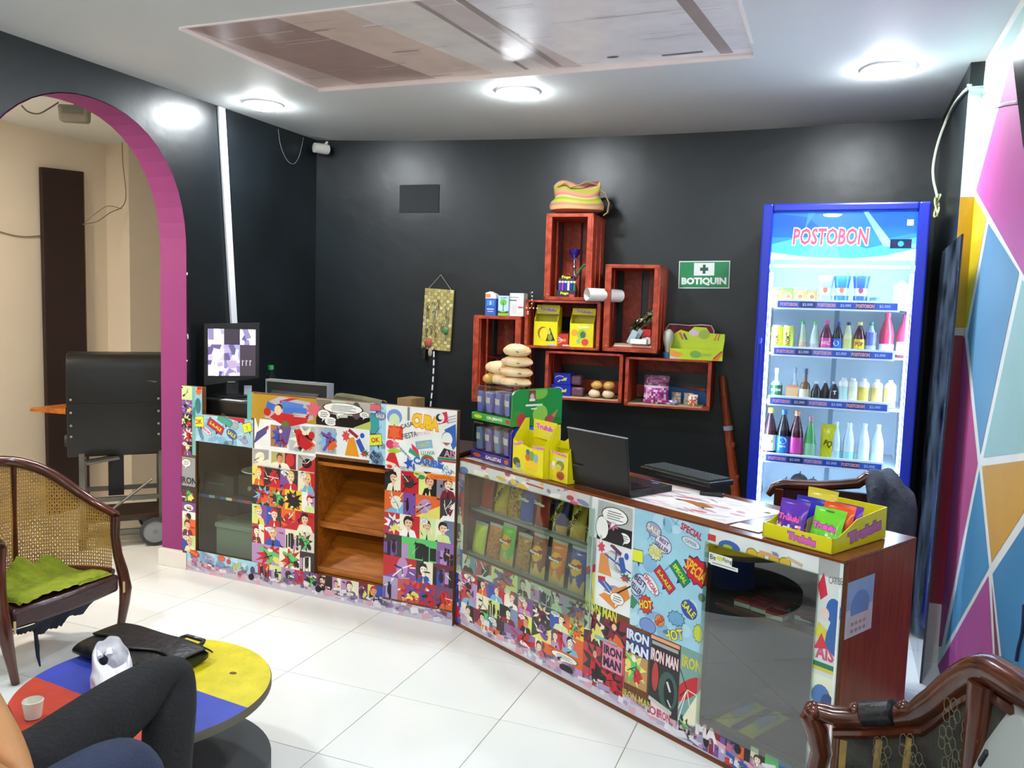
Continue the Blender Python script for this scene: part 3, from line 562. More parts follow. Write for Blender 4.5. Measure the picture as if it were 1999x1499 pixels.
def f(a):      # white travel sheet of hand lettering
    a.rect(1.38, .815, .36, .275, 'eff0ec'); a.l = 2
    a.ell(1.245, .90, .04, .035, '7ca0d8'); a.ell(1.245, .885, .028, .03, 'd4e8c0'); a.poly([(1.21, .80), (1.215, .86), (1.29, .86), (1.29, .80)], 'e04a2c'); a.burst(1.245, .83, .035, .04, 6, .6, 'e86a3c'); a.ell(1.225, .775, .022, .02, 'e04068'); a.burst(1.255, .775, .02, .02, 5, .6, 'f0889c')
    a.rect(1.318, .92, .012, .06, '8a8678'); a.l = 4; a.text('CUBA', 1.405, .89, .062, 'f6c83c', -.08, .06, 0, 'e8842c', .05, sx=.135); a.text('CASA', 1.31, .868, .02, '2a2a34', .35, .01); a.text('FIESTA', 1.325, .825, .024, '34344a', .28, .01, sx=.08)
    a.text('PUERTO RICO', 1.385, .838, .014, 'e2a8c4', .2, .0, sx=.09); a.l = 4; a.poly([(1.46, .93), (1.51, .945), (1.52, .90), (1.47, .885)], 'd83c54'); a.ell(1.475, .915, .024, .024, 'f0f0f0'); a.ell(1.473, .915, .017, .017, '40343c'); a.l = 7; a.ell(1.48, .918, .011, .011, 'f0f0f0'); a.l = 4
    for k in range(3): a.rect(1.535, .925-.012*k, .045, .006, 'b8b4cc', .3)
    a.poly([(1.50, .865), (1.555, .895), (1.56, .80), (1.545, .78)], '3a68b8'); a.ell(1.515, .825, .026, .03, 'eef0ec'); a.l = 6; a.ell(1.512, .83, .024, .028, '3fa070'); a.ell(1.512, .83, .018, .022, 'f2f2ee'); a.poly([(1.49, .81), (1.535, .81), (1.512, .795)], 'd83c40')
    a.l = 4; a.rect(1.40, .79, .085, .036, '8cb4d4', .2); a.text('HAITI', 1.40, .79, .022, 'c8dc6c', .2, .02, sx=.06); a.text('LLUVIA', 1.42, .755, .018, '4a8c64', .1, .01, sx=.07); a.poly([(1.475, .745), (1.50, .785), (1.555, .775), (1.555, .745)], '3a3238'); a.rect(1.515, .738, .09, .01, '2f8c5c'); a.rect(1.515, .728, .09, .008, 'c83440'); a.text('AIS', 1.53, .762, .03, 'd8a0b4', 0, .02)
    a.l = 4; a.poly([(1.335, .79), (1.37, .765), (1.38, .73), (1.34, .765)], 'd84050'); a.poly([(1.33, .77), (1.375, .74), (1.385, .72), (1.32, .75)], '3c9c70'); a.poly([(1.21, .745), (1.24, .765), (1.29, .75), (1.24, .73)], 'a8d048')
    for k in range(5): a.line((1.27+.012*k, .775-.01*k), (1.285+.012*k, .75-.008*k), .004, '7c9cc8')
    a.text('CARIBE', 1.42, .713, .034, '3c74c8', -.06, .05, sx=.145); a.burst(1.325, .70, .028, .03, 5, .45, '3458b8'); a.burst(1.485, .70, .024, .024, 5, .45, '3c68c0'); a.line((1.35, .70), (1.352, .67), .008, '2c6c98')
    a.rect(1.43, .682, .13, .02, 'eff0ec'); a.ell(1.238, .70, .022, .034, 'f2d8c8'); a.poly([(1.205, .70), (1.22, .735), (1.25, .74), (1.28, .67), (1.255, .69)], 'd43034'); a.ell(1.225, .675, .014, .008, 'd02c34')
lsheet(f)
def f(a):      # lower end of the travel sheet: a smiling bearded man in a striped cap (invented), lettering
    a.l = 1; a.rect(1.38, .672, .36, .02, 'eff0ec'); a.l = 2; a.ell(1.42, .70, .034, .042, 'ecd068'); a.l = 4; a.ell(1.42, .725, .034, .022, '3c9c4c'); a.ell(1.42, .72, .034, .02, 'd83434'); a.ell(1.42, .70, .026, .032, 'e8c48c'); a.l = 7; a.ell(1.42, .676, .02, .014, '2c2420'); a.rect(1.41, .705, .008, .003, BLK); a.rect(1.43, .705, .008, .003, BLK); a.rect(1.42, .687, .02, .003, BLK)
    a.l = 5; a.text('PLAYAS', 1.49, .692, .02, '4aa8b0', .25, .01, sx=.07); a.text('SALSA', 1.52, .672, .018, '4858a0', .6, .01); a.text('HATILLO', 1.318, .672, .018, '6c94a8', 0, .01, sx=.07); a.rect(1.49, .655, .14, .024, 'f08830'); a.l = 8; a.text('CARNAVAL', 1.49, .655, .016, 'd83430', .05, .02, sx=.11); a.ell(1.37, .655, .02, .012, 'd0dc4c'); a.ell(1.39, .645, .02, .01, '3c8c60')
lsheet(f)
def f(a): comicgrid(a, .03, .104, .0, 0, 1, 1, 1) if False else None; sale_sheet(a, .0, .05, .47, .062, [('ell', .11, .75, .035, .018, -.3, 'd83428', 'SALE', 'e8a030'), ('ell', .32, .5, .03, .018, 0, 'b8b4d8', 'BEST|SELLER', '7c6ca8'), ('burst', .50, .75, .026, .016, 0, 'e05a38', '', ''), ('burst', .60, .6, .014, .014, 0, 'c84c3c', '', ''), ('none', .72, .35, .03, .03, .35, '', 'HOT', 'f0e040'), ('ell', .12, .2, .02, .012, 0, 'c07cac', '', ''), ('ell', .48, .15, .03, .014, .3, '7894d0', '', ''), ('ell', .93, .3, .014, .018, 0, '4a4878', '', '')]); comicgrid(a, .47, .045, .36, .07, 5, 1, 61); comicgrid(a, .83, .04, .37, .075, 5, 1, 62)
lsheet(f)
def f(a): worn(a, -.0, .0, 1.562, .05, 8, 150); worn(a, .82, .03, .74, .03, 9, 40)
lsheet(f)
for q in ((.43, -.002, .035), (.84, -.002, .045)): MB('181014').lathe([(.016, -.002), (.016, .004), (.002, .005)], 12, q, axis='y').build('dark_hole', 'matte', lc, smooth=False)
# things in the window
def LW(x, y, z): return LC.w(x, -y, z)
t = thing('plate', 'white oval plate lying on the black box behind the counter window', 'plate', LW(.34, .20, .515), LC.rz)
MB('e9efe6').lathe([(.005, 0), (.08, 0), (.12, .012), (.118, .016), (.078, .006), (.005, .006)], 28).build('plate', 'gloss', t)
t = thing('cassette_deck', 'dark grey box on the shelf behind the counter window', 'box', LW(.13, .19, .398), LC.rz)
MB().box(-.10, .10, -.1, .14, 0, .10).build('case', 'dark_plastic', t, bev=.004, smooth=False); MB('606a68').box(-.07, .04, -.103, -.1, .05, .054).build('slot', 'matte', t)
t = thing('speaker_box', 'black box with a pale knob under the white plate', 'box', LW(.34, .2, .398), LC.rz)
MB().box(-.09, .09, -.1, .14, 0, .115).build('case', 'black_plastic', t, bev=.004, smooth=False); MB('8f948e').lathe([(.012, 0), (.012, .008), (.001, .01)], 10, (-.01, -.1, .05), axis='y').build('knob', 'matte', t)
t = thing('storage_box', 'plain grey green box on the floor of the counter window', 'box', LW(.27, .16, .036), LC.rz)
MB('7f8a80').box(-.15, .16, -.08, .17, 0, .20).build('body', 'matte', t, bev=.006, smooth=False); MB('8c968c').box(-.155, .165, -.085, .175, .19, .215).build('lid', 'matte', t, bev=.004, smooth=False)
t = thing('cardboard_piece', 'tan cardboard piece standing left of the grey green box', 'cardboard', LW(.07, .2, .036), LC.rz)
MB().obox((0, 0, .11), (.10, .006, .22), (.1, 0, 0)).build('sheet', 'cardboard', t, smooth=False)
# ================================================================== RIGHT COUNTER (angled, lower)
rc = thing('shop_counter', 'low angled comic covered counter with snack shelves and a dark display window', 'counter', RC.o, RC.rz)
b = MB(); TT = .737
for x0, x1, z0, z1 in ((-.14, 1.62, .688, TT), (-.14, -.095, .02, .688), (-.095, .655, .02, .335), (.655, 1.18, .02, .688), (1.18, 1.548, .02, .125), (1.548, 1.62, .02, .688)): b.box(x0, x1, 0, .022, z0, z1)
b.build('front_board', 'board_edge', rc, smooth=False)
MB().box(-.14, 1.62, .004, .022, 0, .02).build('plinth', 'brown_wood', rc, smooth=False)
MB().box(-.142, 1.622, -.0015, .425, TT, .745).build('worktop', 'brown_wood', rc, bev=.001, smooth=False)
MB().box(1.60, 1.622, .023, .425, 0, TT).build('end_panel', 'end_veneer', rc, bev=.002, smooth=False)
MB().box(-.14, -.122, .023, .425, 0, TT).build('end_panel', 'brown_wood', rc, bev=.002, smooth=False)
MB('b4b2a4').box(-.122, .66, .40, .405, .12, TT).build('back_lining', 'matte', rc, smooth=False)
MB().box(-.122, 1.60, .405, .42, .02, TT).build('back_panel', 'dark_inside', rc, smooth=False)
MB().box(-.122, 1.60, .023, .40, .10, .12).build('bottom_board', 'brown_wood', rc, smooth=False)
MB().box(.66, .675, .023, .40, .12, TT).build('divider', 'brown_wood', rc, smooth=False); MB().box(1.165, 1.18, .023, .40, .12, TT).build('divider', 'dark_inside', rc, smooth=False)
MB('8d8f86').box(-.122, .66, .06, .40, .515, .527).build('snack_shelf', 'matte', rc, smooth=False); MB('8d8f86').box(-.122, .66, .023, .40, .315, .335).build('snack_shelf', 'matte', rc, smooth=False)
MB().box(1.18, 1.60, .05, .40, .475, .490).build('display_shelf', 'brown_wood', rc, smooth=False)
MB().box(-.125, .69, -.012, -.007, .255, .695).build('sliding_pane', 'clear_glass', rc, smooth=False)
MB('9fb8ae').box(.688, .691, -.0125, -.0065, .255, .695).build('pane_edge', 'gloss', rc, smooth=False)
MB().box(1.172, 1.555, -.009, -.004, .105, .694).build('display_pane', 'mirror_glass', rc, smooth=False)
def rsheet(fn, name='comic_sheet'):
    a = Art(); fn(a); return a.build(name, rc, (0, 0, 0), (1, 0, 0), (0, 0, 1))
def f(a):     # collage strip over the snack window
    R = random.Random(15); a.rect(.27, .7145, .80, .049, 'c8ccc8'); a.l = 2; a.ell(-.10, .70, .03, .014, '5078b4'); a.rect(.02, .705, .1, .02, 'dce4d8')
    for k in range(24): a.l = 3+k % 4; a.clip = (-.13, .690, .67, .739); a.ell(.0+.65*R.random(), .714+R.uniform(-.02, .022), R.uniform(.012, .04), R.uniform(.006, .014), R.choice(['4a70b8', 'd8b8b8', 'e8e4e0', 'd0b048', 'a84858', '7c84a8', 'e4dcd8']), R.uniform(-.3, .3), n=9)
    a.clip = None; a.l = 8; a.ell(.58, .694, .022, .008, 'd86888'); a.rect(.36, .716, .1, .006, 'a8382c', -.03)
rsheet(f)
def f(a): comicgrid(a, -.14, .02, .045, .66, 1, 6, 71)
rsheet(f)
bg3 = [['68a0b8', 'c4505c', 'dfe88c', 'c8ccb8', '8c9c90', 'c8ccb8', '8c948c', '9ca49c'], [RED, PUR, RED, '4a4c5c', 'c87880', '302a2c', ORG, 'e0c440'], ['c84038', CRM, 'cfe28c', '7c8cb0', 'd8e868', '3a3430', RED, LAV], [BLK, GRN, '3070a8', '8c68a0', 'c03040', CRM, ORG, RED]]
def f(a): comicgrid(a, -.095, .05, .75, .285, 8, 4, 83, 0, bg3)
rsheet(f)
def f(a):     # comic page right of the snack window
    a.rect(.765, .545, .215, .388, 'e2e8e6'); R = random.Random(33); panel(a, .70, .59, .165, .14, R, 'c4bcc0', 3); bubble(a, .725, .635, .03, .04, 0); bubble(a, .83, .62, .028, .018, 3); a.l = 6; a.burst(.775, .66, .03, .035, 7, .5, 'c06890')
    panel(a, .705, .47, .165, .115, R, 'e4ecee', 5); a.clip = (.705, .47, .87, .585); a.l = 3; a.rect(.788, .528, .165, .115, 'e6ecee'); a.l = 5; a.poly([(.715, .47), (.72, .54), (.75, .55), (.78, .47)], 'e0924c'); a.burst(.725, .565, .02, .024, 7, .6, 'd84458'); a.line((.82, .55), (.835, .50), .024, '3458b0'); a.line((.82, .56), (.77, .585), .014, '6c3050'); a.ell(.845, .56, .01, .012, '3458b0'); a.burst(.845, .485, .03, .018, 8, .5, '2c6c4c'); a.ell(.84, .48, .014, .008, 'd83c50'); a.clip = None
    panel(a, .705, .35, .165, .115, R, 'e8ecec', 5); a.clip = (.705, .35, .87, .465); a.l = 3; a.rect(.788, .408, .165, .115, 'e8ecea'); a.l = 5; a.poly([(.72, .39), (.85, .46), (.87, .42), (.80, .36)], 'e08c38'); a.line((.72, .45), (.78, .42), .026, '4060b0'); a.line((.715, .45), (.75, .455), .016, RED); bubble(a, .81, .40, .032, .02); a.clip = None
    panel(a, .655, .35, .045, .24, R, 'dce4e4', 5)
rsheet(f)
def f(a): sale_sheet(a, .872, .33, .308, .408, SALE)
rsheet(f)
def f(a):     # sheets with big cover lettering
    R = random.Random(90); panel(a, .655, .20, .10, .15, R, '3c3434', 1); panel(a, .755, .20, .12, .13, R, '8c2030', 1); a.l = 9; a.text('IRON MAN', .735, .335, .038, 'd8dc3c', -.03, .03, sx=.155); panel(a, .655, .05, .10, .16, R, 'b8404c', 1)
    a.l = 1; a.rect(.80, .155, .115, .15, 'd85868'); panel(a, .745, .05, .11, .09, R, 'c83040', 1); a.l = 9; a.rect(.80, .185, .095, .10, 'e088a0'); a.l = 10; a.text('IRON', .80, .205, .034, '281c40', 0, .05, sx=.085); a.text('MAN', .80, .162, .036, '281c40', 0, .05, sx=.085); a.l = 9; a.rect(.765, .235, .11, .012, '7cb4c4')
    panel(a, .86, .12, .10, .13, R, 'b8905c', 1); a.l = 1; a.rect(.915, .275, .115, .085, '3c5088'); a.l = 10; a.text('IRON', .912, .297, .036, 'dfe8f2', 0, .05, 0, '2a3c78', .05, sx=.10); a.text('MAN', .912, .252, .036, 'dfe8f2', 0, .05, 0, '2a3c78', .05, sx=.10)
    a.l = 1; a.rect(1.03, .18, .125, .27, '26262c'); a.l = 3; a.rect(1.03, .32, .12, .012, 'e8a078'); a.rect(1.03, .303, .11, .012, 'a8a8a0'); a.l = 10; a.text('IRON MAN', 1.03, .262, .042, 'ecdcdc', -.02, .04, 0, 'b02434', .03, sx=.115)
    a.l = 5; a.ell(1.05, .16, .04, .065, '3c5c54'); a.ell(1.055, .155, .022, .05, '16181c'); a.line((1.045, .19), (1.06, .16), .008, 'd8dce0'); a.line((1.05, .13), (1.065, .11), .006, 'c8ccd0'); a.ell(.995, .19, .014, .05, 'b83c34'); a.rect(1.02, .10, .1, .014, 'c8c4b8', -.2)
    panel(a, 1.095, .06, .085, .27, R, '78a49c', 5); a.l = 10; a.text('IRON', 1.14, .285, .04, 'd0c848', 0, .04, sx=.075); a.l = 9; a.text('IRON MAN', .92, .082, .028, 'c8c468', -.02, .02, sx=.13); a.l = 8; a.rect(1.02, .075, .08, .05, 'e4d4dc'); a.l = 9; a.text('OF', 1.0, .07, .03, 'c04c6c', 0, .03); a.text('IRON', 1.04, .07, .03, 'c04c6c', 0, .03, sx=.05)
rsheet(f)
def f(a):     # along the foot under the display window
    R = random.Random(95); panel(a, 1.10, .03, .06, .075, R, '5868a0', 1); panel(a, 1.16, .025, .10, .09, R, '902034', 4); a.l = 10; a.text('MA', 1.21, .088, .045, 'f0e8ea', 0, .06, sx=.085); panel(a, 1.26, .06, .11, .06, R, '2a2424', 4); panel(a, 1.26, .02, .11, .045, R, 'd04050', 1); panel(a, 1.37, .025, .05, .09, R, CRM, 0); a.l = 1; a.rect(1.445, .07, .05, .09, GRN); a.rect(1.485, .07, .04, .09, '2f6cb0'); panel(a, 1.50, .02, .06, .09, R, CRM, 0)
rsheet(f)
def f(a):     # over the display window
    a.rect(1.395, .7135, .43, .049, 'dfe4e2'); a.l = 2; a.rect(1.19, .708, .03, .02, 'c84840'); a.l = 3; a.clip = (1.2, .689, 1.6, .738); a.ell(1.255, .692, .04, .022, '4464ac'); a.ell(1.25, .692, .018, .008, 'a8c048')
    for x, r in ((1.335, .02), (1.365, .014), (1.41, .018), (1.445, .02)): a.l = 4; a.ell(x, .695, r, r*.8, '6a5a20'); a.ell(x, .695, r*.88, r*.68, 'd8b838')
    a.l = 6; a.line((1.36, .706), (1.42, .704), .011, 'd8a070'); a.line((1.45, .712), (1.50, .70), .01, 'd0b090')
    for k in range(5): a.line((1.40+.004*k, .718), (1.41+.004*k, .708), .0015, '5868a8')
    a.clip = None
rsheet(f)
def f(a):     # right edge strip: dancer, flag colours, sea
    R = random.Random(4); a.rect(1.584, .38, .072, .715, 'd8dfdc'); a.l = 3; a.poly([(1.55, .66), (1.565, .70), (1.58, .64), (1.56, .62)], 'd03048'); a.text('CARIBE', 1.60, .685, .02, '6c707c', .15, .01, sx=.04); a.ell(1.60, .60, .022, .035, '3868b0'); a.poly([(1.575, .50), (1.60, .59), (1.615, .58), (1.618, .47)], '3a68a8'); a.ell(1.575, .585, .014, .018, 'e8d0c4'); a.poly([(1.55, .52), (1.56, .56), (1.585, .54), (1.58, .50)], 'd8d048'); a.poly([(1.55, .48), (1.57, .53), (1.59, .49)], 'd83c50')
    a.l = 4; a.text('AIS', 1.583, .475, .04, 'd05878', 0, .04, sx=.055); a.rect(1.584, .44, .068, .014, '2c7c54'); a.rect(1.584, .428, .068, .01, 'd8c848'); a.rect(1.584, .36, .07, .10, 'e8ecd0'); a.ell(1.58, .35, .028, .035, '5078b4'); a.ell(1.60, .335, .02, .03, '34507c'); a.rect(1.584, .27, .07, .06, 'd8a488'); a.ell(1.565, .27, .014, .02, 'c8806c'); a.ell(1.60, .275, .012, .02, 'd08878'); a.poly([(1.55, .23), (1.618, .24), (1.618, .19), (1.59, .21)], 'dfe6d4'); a.rect(1.615, .35, .006, .64, 'eceeec')
    panel(a, 1.55, .04, .068, .14, R, 'a89cb8', 5)
rsheet(f)
def f(a): worn(a, -.10, .02, 1.65, .055, 18, 170)
rsheet(f)
a = Art(); a.rect(0, 0, .20, .20, 'c8ccd8', .0); a.l = 2; a.rect(0, .05, .20, .10, '8cacd4'); a.ell(.0, .0, .07, .06, '6890c8'); a.rect(0, -.06, .17, .07, 'd0c0c0')
for k in range(4): a.l = 5; a.rect(-.05+.03*k, -.055, .02, .012, 'a09098'); a.rect(-.05+.03*k, -.08, .02, .012, '988890')
a2 = MB(); a2.v = [Vector((1.6222+.0001*l, .10+x*.75, .60+y*.8)) for x, y, l in a.v]; a2.f = a.f; a2.c = a.c; a2.build('flyer', 'print', rc, smooth=False, label='pale blue flyer stuck on the end panel')
# sticker on the display pane
def f(a):
    a.rect(1.232, .648, .085, .034, 'e8ebe4'); a.l = 2; a.rect(1.247, .634, .10, .012, 'e8ebe4'); a.l = 4; a.text('Be', 1.205, .652, .016, '34383a', 0, .01); a.ell(1.23, .653, .012, .007, 'd8d448'); a.text('Flying', 1.258, .652, .016, '2a2e30', 0, .01, sx=.032); a.rect(1.247, .635, .085, .003, '8a8e8a')
a = Art(); f(a); a.build('sticker', rc, (0, -.0095, 0), (1, 0, 0), (0, 0, 1))
# comic pages glued on the worktop
a = Art(); R_ = random.Random(12)
for pts, c in (([(.42, .06), (1.20, .055), (1.22, .36), (.80, .385), (.62, .37), (.55, .22)], 'ece6e4'), ([(-.13, .02), (.40, .01), (.45, .12), (-.10, .16)], 'd8d0cc')):
    a.l = 1; a.poly(pts, c)
for k in range(60):
    a.l = 2+k % 6; a.clip = (.62, .08, 1.2, .35); a.ell(.62+.6*R_.random(), .06+.3*R_.random(), R_.uniform(.02, .07), R_.uniform(.004, .015), R_.choice(['e4a8b4', 'd8c4cc', 'f2eeee', 'c8a0a8', 'b8a8b0', 'e8d8c8', 'f0ecec', 'd87880']), R_.uniform(-.5, .5), n=8)
for k in range(14): a.l = 2+k % 4; a.clip = None; a.ell(-.1+.5*R_.random(), .03+.07*R_.random(), .04, .008, R_.choice(['a84858', 'e0d8d4', 'c8a8a4', '8090b0']), R_.uniform(-.4, .4), n=8)
a.l = 8; a.poly([(.90, .20), (1.02, .17), (1.05, .20), (.98, .225)], 'a8703c'); a.poly([(.30, .0), (.36, -.003), (.40, .01), (.34, .03)], 'a8702c')
a.build('comic_page', rc, (0, 0, .7455), (1, 0, 0), (0, 1, 0), label='crumpled white and pink comic pages glued on the worktop')
# ================================================================== CRATES on the back wall
DEP = .30
crates = []
def crate(u0, u1, z0, z1, axis, label, nback=3, seed=0):
    t = thing('wooden_crate', label, 'crate', BW.w(u0, .003, z0), BW.rz, 'red stained fruit crates on the back wall')
    w_, h_ = u1-u0, z1-z0; R = random.Random(seed); T = .011
    def pc(name, *a):
        MB().box(*a).build(name, 'red_wood', t, bev=.0015, smooth=False)
    if axis == 'z':
        for q in (0, h_-.018): pc('end_board', 0, w_, -DEP, 0, q, q+.018)
        for x in (T, w_-T-.022): pc('corner_post', x, x+.022, -DEP, -DEP+.02, .018, h_-.018)
        for x in (0, w_-T):                                     # slats on both sides
            for y0, y1 in ((-DEP, -DEP+.075), (-.20, -.115), (-.085, -.012)): pc('slat', x, x+T, y0, y1, -.0, h_+.0)
        ws = [.10, .055, .03][:nback]; g = (w_-2*T-sum(ws))/(nback+1); x = T+g
        for q in ws: pc('slat', x, x+q, -.011, 0, .018, h_-.018); x += q+g
    else:
        for q in (0, w_-.018):
            pc('end_board', q, q+.018, -DEP, -DEP+.10, 0, h_); pc('end_board', q, q+.018, -.19, -.012, 0, h_)
        for z in (0, h_-T):
            for y0, y1 in ((-DEP, -DEP+.095), (-.19, -.105), (-.09, -.012)): pc('slat', .0, w_, y0, y1, z, z+T)
        for z in (T+.012, h_-.075-T): pc('slat', .018, w_-.018, -.011, 0, z, z+.068)
    b = MB('c8b8a4')
    for x in ((.009, w_-.009) if axis == 'x' else (.02, w_-.02)): b = MB('c8b8a4'); b.lathe([(.003, 0), (.003, .0015), (.0005, .002)], 6, (x, -DEP, .03), axis='y'); b.build('nail', 'matte', t)
    crates.append(t); return t
crate(1.194, 1.470, .875, 1.355, 'z', 'tall crate at the left end holding the medicine boxes on top', 2, 1)
crate(1.490, 1.905, 1.189, 1.447, 'x', 'crate with two yellow sweet cartons inside', 0, 2)
crate(1.592, 1.850, 1.450, 1.906, 'z', 'topmost crate standing upright, with the water pipe inside', 3, 3)
crate(1.923, 2.212, 1.189, 1.643, 'z', 'upright crate left of the green sign, with papers inside', 2, 4)
crate(1.614, 2.036, .918, 1.176, 'x', 'lower crate with blue chocolate boxes and round breads inside', 0, 5)
crate(2.050, 2.491, .908, 1.164, 'x', 'lowest right crate with the pink sweets bag inside', 0, 6)
for c_ in (1.62, 2.06): MB('b9a684').box(.02, .40, -.30, -.02, .0115, .0135).build('liner', 'matte', crates[4 if c_ < 2 else 5], smooth=False, label='tan paper liner')
# ------------------------------------------------------------------ things on and in the crates
def bwt(name, label, cat, px, py, d, z=None, group=None, dz=0):
    u, zz = BW.uz(px, py, d); return thing(name, label, cat, BW.w(u, d, (z if z is not None else zz)+dz), BW.rz, group)
def carton(t, w_, d_, h_, col, art=None, m='gloss', name='carton'):
    MB(col).box(-w_/2, w_/2, 0, d_, 0, h_).build(name, m, t, bev=.0015, smooth=False)
    if art:
        a = Art(); art(a); a.build('front_print', t, (0, -.0002, 0), (1, 0, 0), (0, 0, 1))
ZA, ZB, ZC, ZD, ZE, ZF, ZFT = 1.3555, 1.4475, 1.4685, 1.2075, .9315, .9220, 1.1645
t = bwt('medicine_box', 'blue and white medicine box at the left of the three', 'box', 957, 610, .20, ZA)
MB('3a66b8').box(-.031, .031, 0, .05, 0, .095).build('carton', 'gloss', t, bev=.001, smooth=False); MB('eef0ee').prism([(-.031, .095), (.031, .095), (.031, .118), (-.005, .134), (-.031, .125)], 0, .05).build('flap', 'gloss', t, smooth=False)
a = Art(); a.rect(-.015, .11, .03, .02, 'e08a4a'); a.rect(0, .07, .045, .03, '4f84d8'); a.text('5', 0, .07, .02, 'dce8f4'); a.rect(0, .035, .04, .006, 'c8d8f0'); a.rect(0, .022, .035, .004, 'c8d8f0'); a.build('front_print', t, (0, -.0002, 0), (1, 0, 0), (0, 0, 1))
t = bwt('medicine_box', 'pale blue medicine box with a green tree, between the other two', 'box', 982, 614, .20, ZA)
def f(a): a.rect(0, .055, .06, .108, 'b4dcf0'); a.l = 2; a.ell(0, .075, .02, .018, '7cc03c'); a.rect(0, .05, .004, .05, '3a4a6c'); a.rect(0, .014, .06, .026, '8cc83c'); a.l = 4; a.poly([(-.03, .03), (-.01, .02), (.01, .02), (.03, .03), (.03, .015), (-.03, .015)], '2c4c8c'); a.text('ALGEN', 0, .10, .009, '4878b0')
carton(t, .062, .05, .112, 'b4dcf0', f)
t = bwt('medicine_box', 'white medicine carton at the right, larger than the others', 'box', 1008, 608, .19, ZA)
def f(a): a.rect(-.015, .105, .05, .003, '70787c'); a.rect(-.02, .088, .04, .006, '5c666c'); [a.rect(-.02+.008*k, .04, .003, .05, 'c4ccc8') for k in range(3)]; a.rect(.025, .05, .03, .008, 'd8386c')
carton(t, .082, .075, .128, 'dfe6e2', f)
t = bwt('red_strap', 'red folded plastic strap hanging in the left tall crate', 'strap', 968, 712, .12)
MB('a82a1c').tube([(-.05, 0, .045), (.01, 0, .04), (.055, -.01, -.02)], .006, 6).build('strap', 'gloss', t); MB('a82a1c').tube([(.0, 0, .045), (.03, -.01, .0), (.05, -.02, -.04)], .009, 6).build('strap', 'gloss', t)
t = bwt('baseball_cap', 'black cap behind the bread in the left tall crate', 'cap', 995, 690, .08)
MB('15181a').ell((0, 0, 0), (.05, .05, .03), 12, 8).build('crown', 'matte', t); MB('15181a').obox((-.03, -.045, -.015), (.07, .05, .006), (.2, 0, 0)).build('peak', 'matte', t)
# beaded twig
t = bwt('beaded_twig', 'twig with small white beads at the crate corner', 'ornament', 1038, 600, .31)
b = MB('8a5a34'); b.tube([(.0, 0, 0), (.005, 0, .03), (.0, 0, .055), (-.012, 0, .085)], .0018, 5); b.build('stem', 'matte', t); MB('8a5a34').tube([(0, 0, .0), (-.025, 0, -.005), (-.05, -.004, .0)], .0016, 5).build('stem', 'matte', t)
R_ = random.Random(5)
for k in range(11): MB('f0e8dc').ell([(-.05+.01*k, 0, -.004), (0, 0, .09-.01*k)][k % 2] if k < 9 else (-.02, 0, -.035+.01*(k-9)), (.0045, .0045, .004), 6, 4).build('bead', 'matte', t)
# striped woven bag on the top crate
t = bwt('woven_bag', 'striped pink and green woven shoulder bag on the topmost crate', 'bag', 1125, 416, .17, 1.9245)
ST = ['b0705c', 'c8a070', 'b07a64', 'a4a83c', '8ea02c', 'c4a878', 'c07860', 'cc8470', '9aa838', 'a8a440', 'c09a74', 'b87864', 'c49a7c']
rings = []; cols = []
prof = [(.02, .125, .08), (.0, .145, .095), (.03, .150, .10), (.06, .142, .095), (.075, .128, .085), (.09, .132, .08), (.11, .135, .07), (.125, .132, .055), (.14, .135, .035), (.150, .13, .022)]
prof = [(0, .12, .075)]+[(z, a, b_) for z, a, b_ in ((.012, .146, .095), (.03, .150, .10), (.045, .146, .098), (.06, .138, .09), (.072, .126, .08), (.082, .122, .074), (.095, .126, .07), (.108, .128, .062), (.122, .128, .05), (.137, .130, .036), (.150, .13, .02), (.156, .128, .012))]
for i, (z, a_, b_) in enumerate(prof):
    rings.append([Vector((a_*math.cos(q)*(1+.02*math.sin(5*q+i)), b_*math.sin(q)*(1+.05*math.sin(3*q)), z+.010*math.sin(2*q+.6)*(z/.15)+.012*(z/.15)*math.cos(q*3))) for q in [2*PI*k/28 for k in range(28)]])
MB().loft(rings, ST[:len(rings)-1]).build('bag', 'matte', t)
MB('c08868').tube([(-.10, -.03, .135), (-.05, -.06, .15), (-.02, -.065, .125), (.03, -.06, .14), (.06, -.04, .16), (.11, -.02, .145)], .008, 6, flat=.5).build('drawn_rim', 'matte', t)
MB('b89a6c').tube([(.115, 0, .13), (.155, .0, .10), (.178, .0, .05), (.172, .0, .0), (.15, .01, -.012)], .011, 6, flat=.4).build('strap', 'matte', t)
t = bwt('dark_pouch', 'black fuzzy pouch behind the woven bag', 'pouch', 1187, 400, .09, 1.93)
MB('141416').ell((-.02, .0, .035), (.055, .05, .05), 12, 8).build('pouch', 'matte', t)
# water pipe
t = bwt('water_pipe', 'small chrome water pipe with a purple bowl and green hose', 'hookah', 1119, 580, .20, ZC)
MB().lathe([(.03, 0), (.032, .01), (.024, .05), (.012, .075), (.009, .09), (.014, .10), (.009, .11), (.008, .15), (.013, .16), (.007, .17), (.007, .20)], 14).build('stem', 'chrome', t)
MB().lathe([(.002, .20), (.034, .203), (.036, .207), (.004, .208)], 18).build('tray', 'chrome', t)
MB('2c1c78').lathe([(.010, .207), (.016, .22), (.028, .235), (.030, .258), (.026, .258), (.020, .24)], 14).build('bowl', 'gloss', t)
MB('2c7a4c').tube([(.012, -.005, .10), (.03, -.005, .145), (.05, -.005, .17), (.085, -.004, .185), (.105, 0, .182)], .0065, 8).build('hose', 'gloss', t)
for s_ in (-1, 1): MB().tube([(0, -.01, .10), (s_*.03, -.02, .125)], .006, 8).build('port', 'chrome', t)
MB('8c2430').tube([(.02*math.cos(q)-.015, -.02, .105+.024*math.sin(q)) for q in [2*PI*k/12 for k in range(13)]], .0035, 6).build('hose_loop', 'gloss', t)
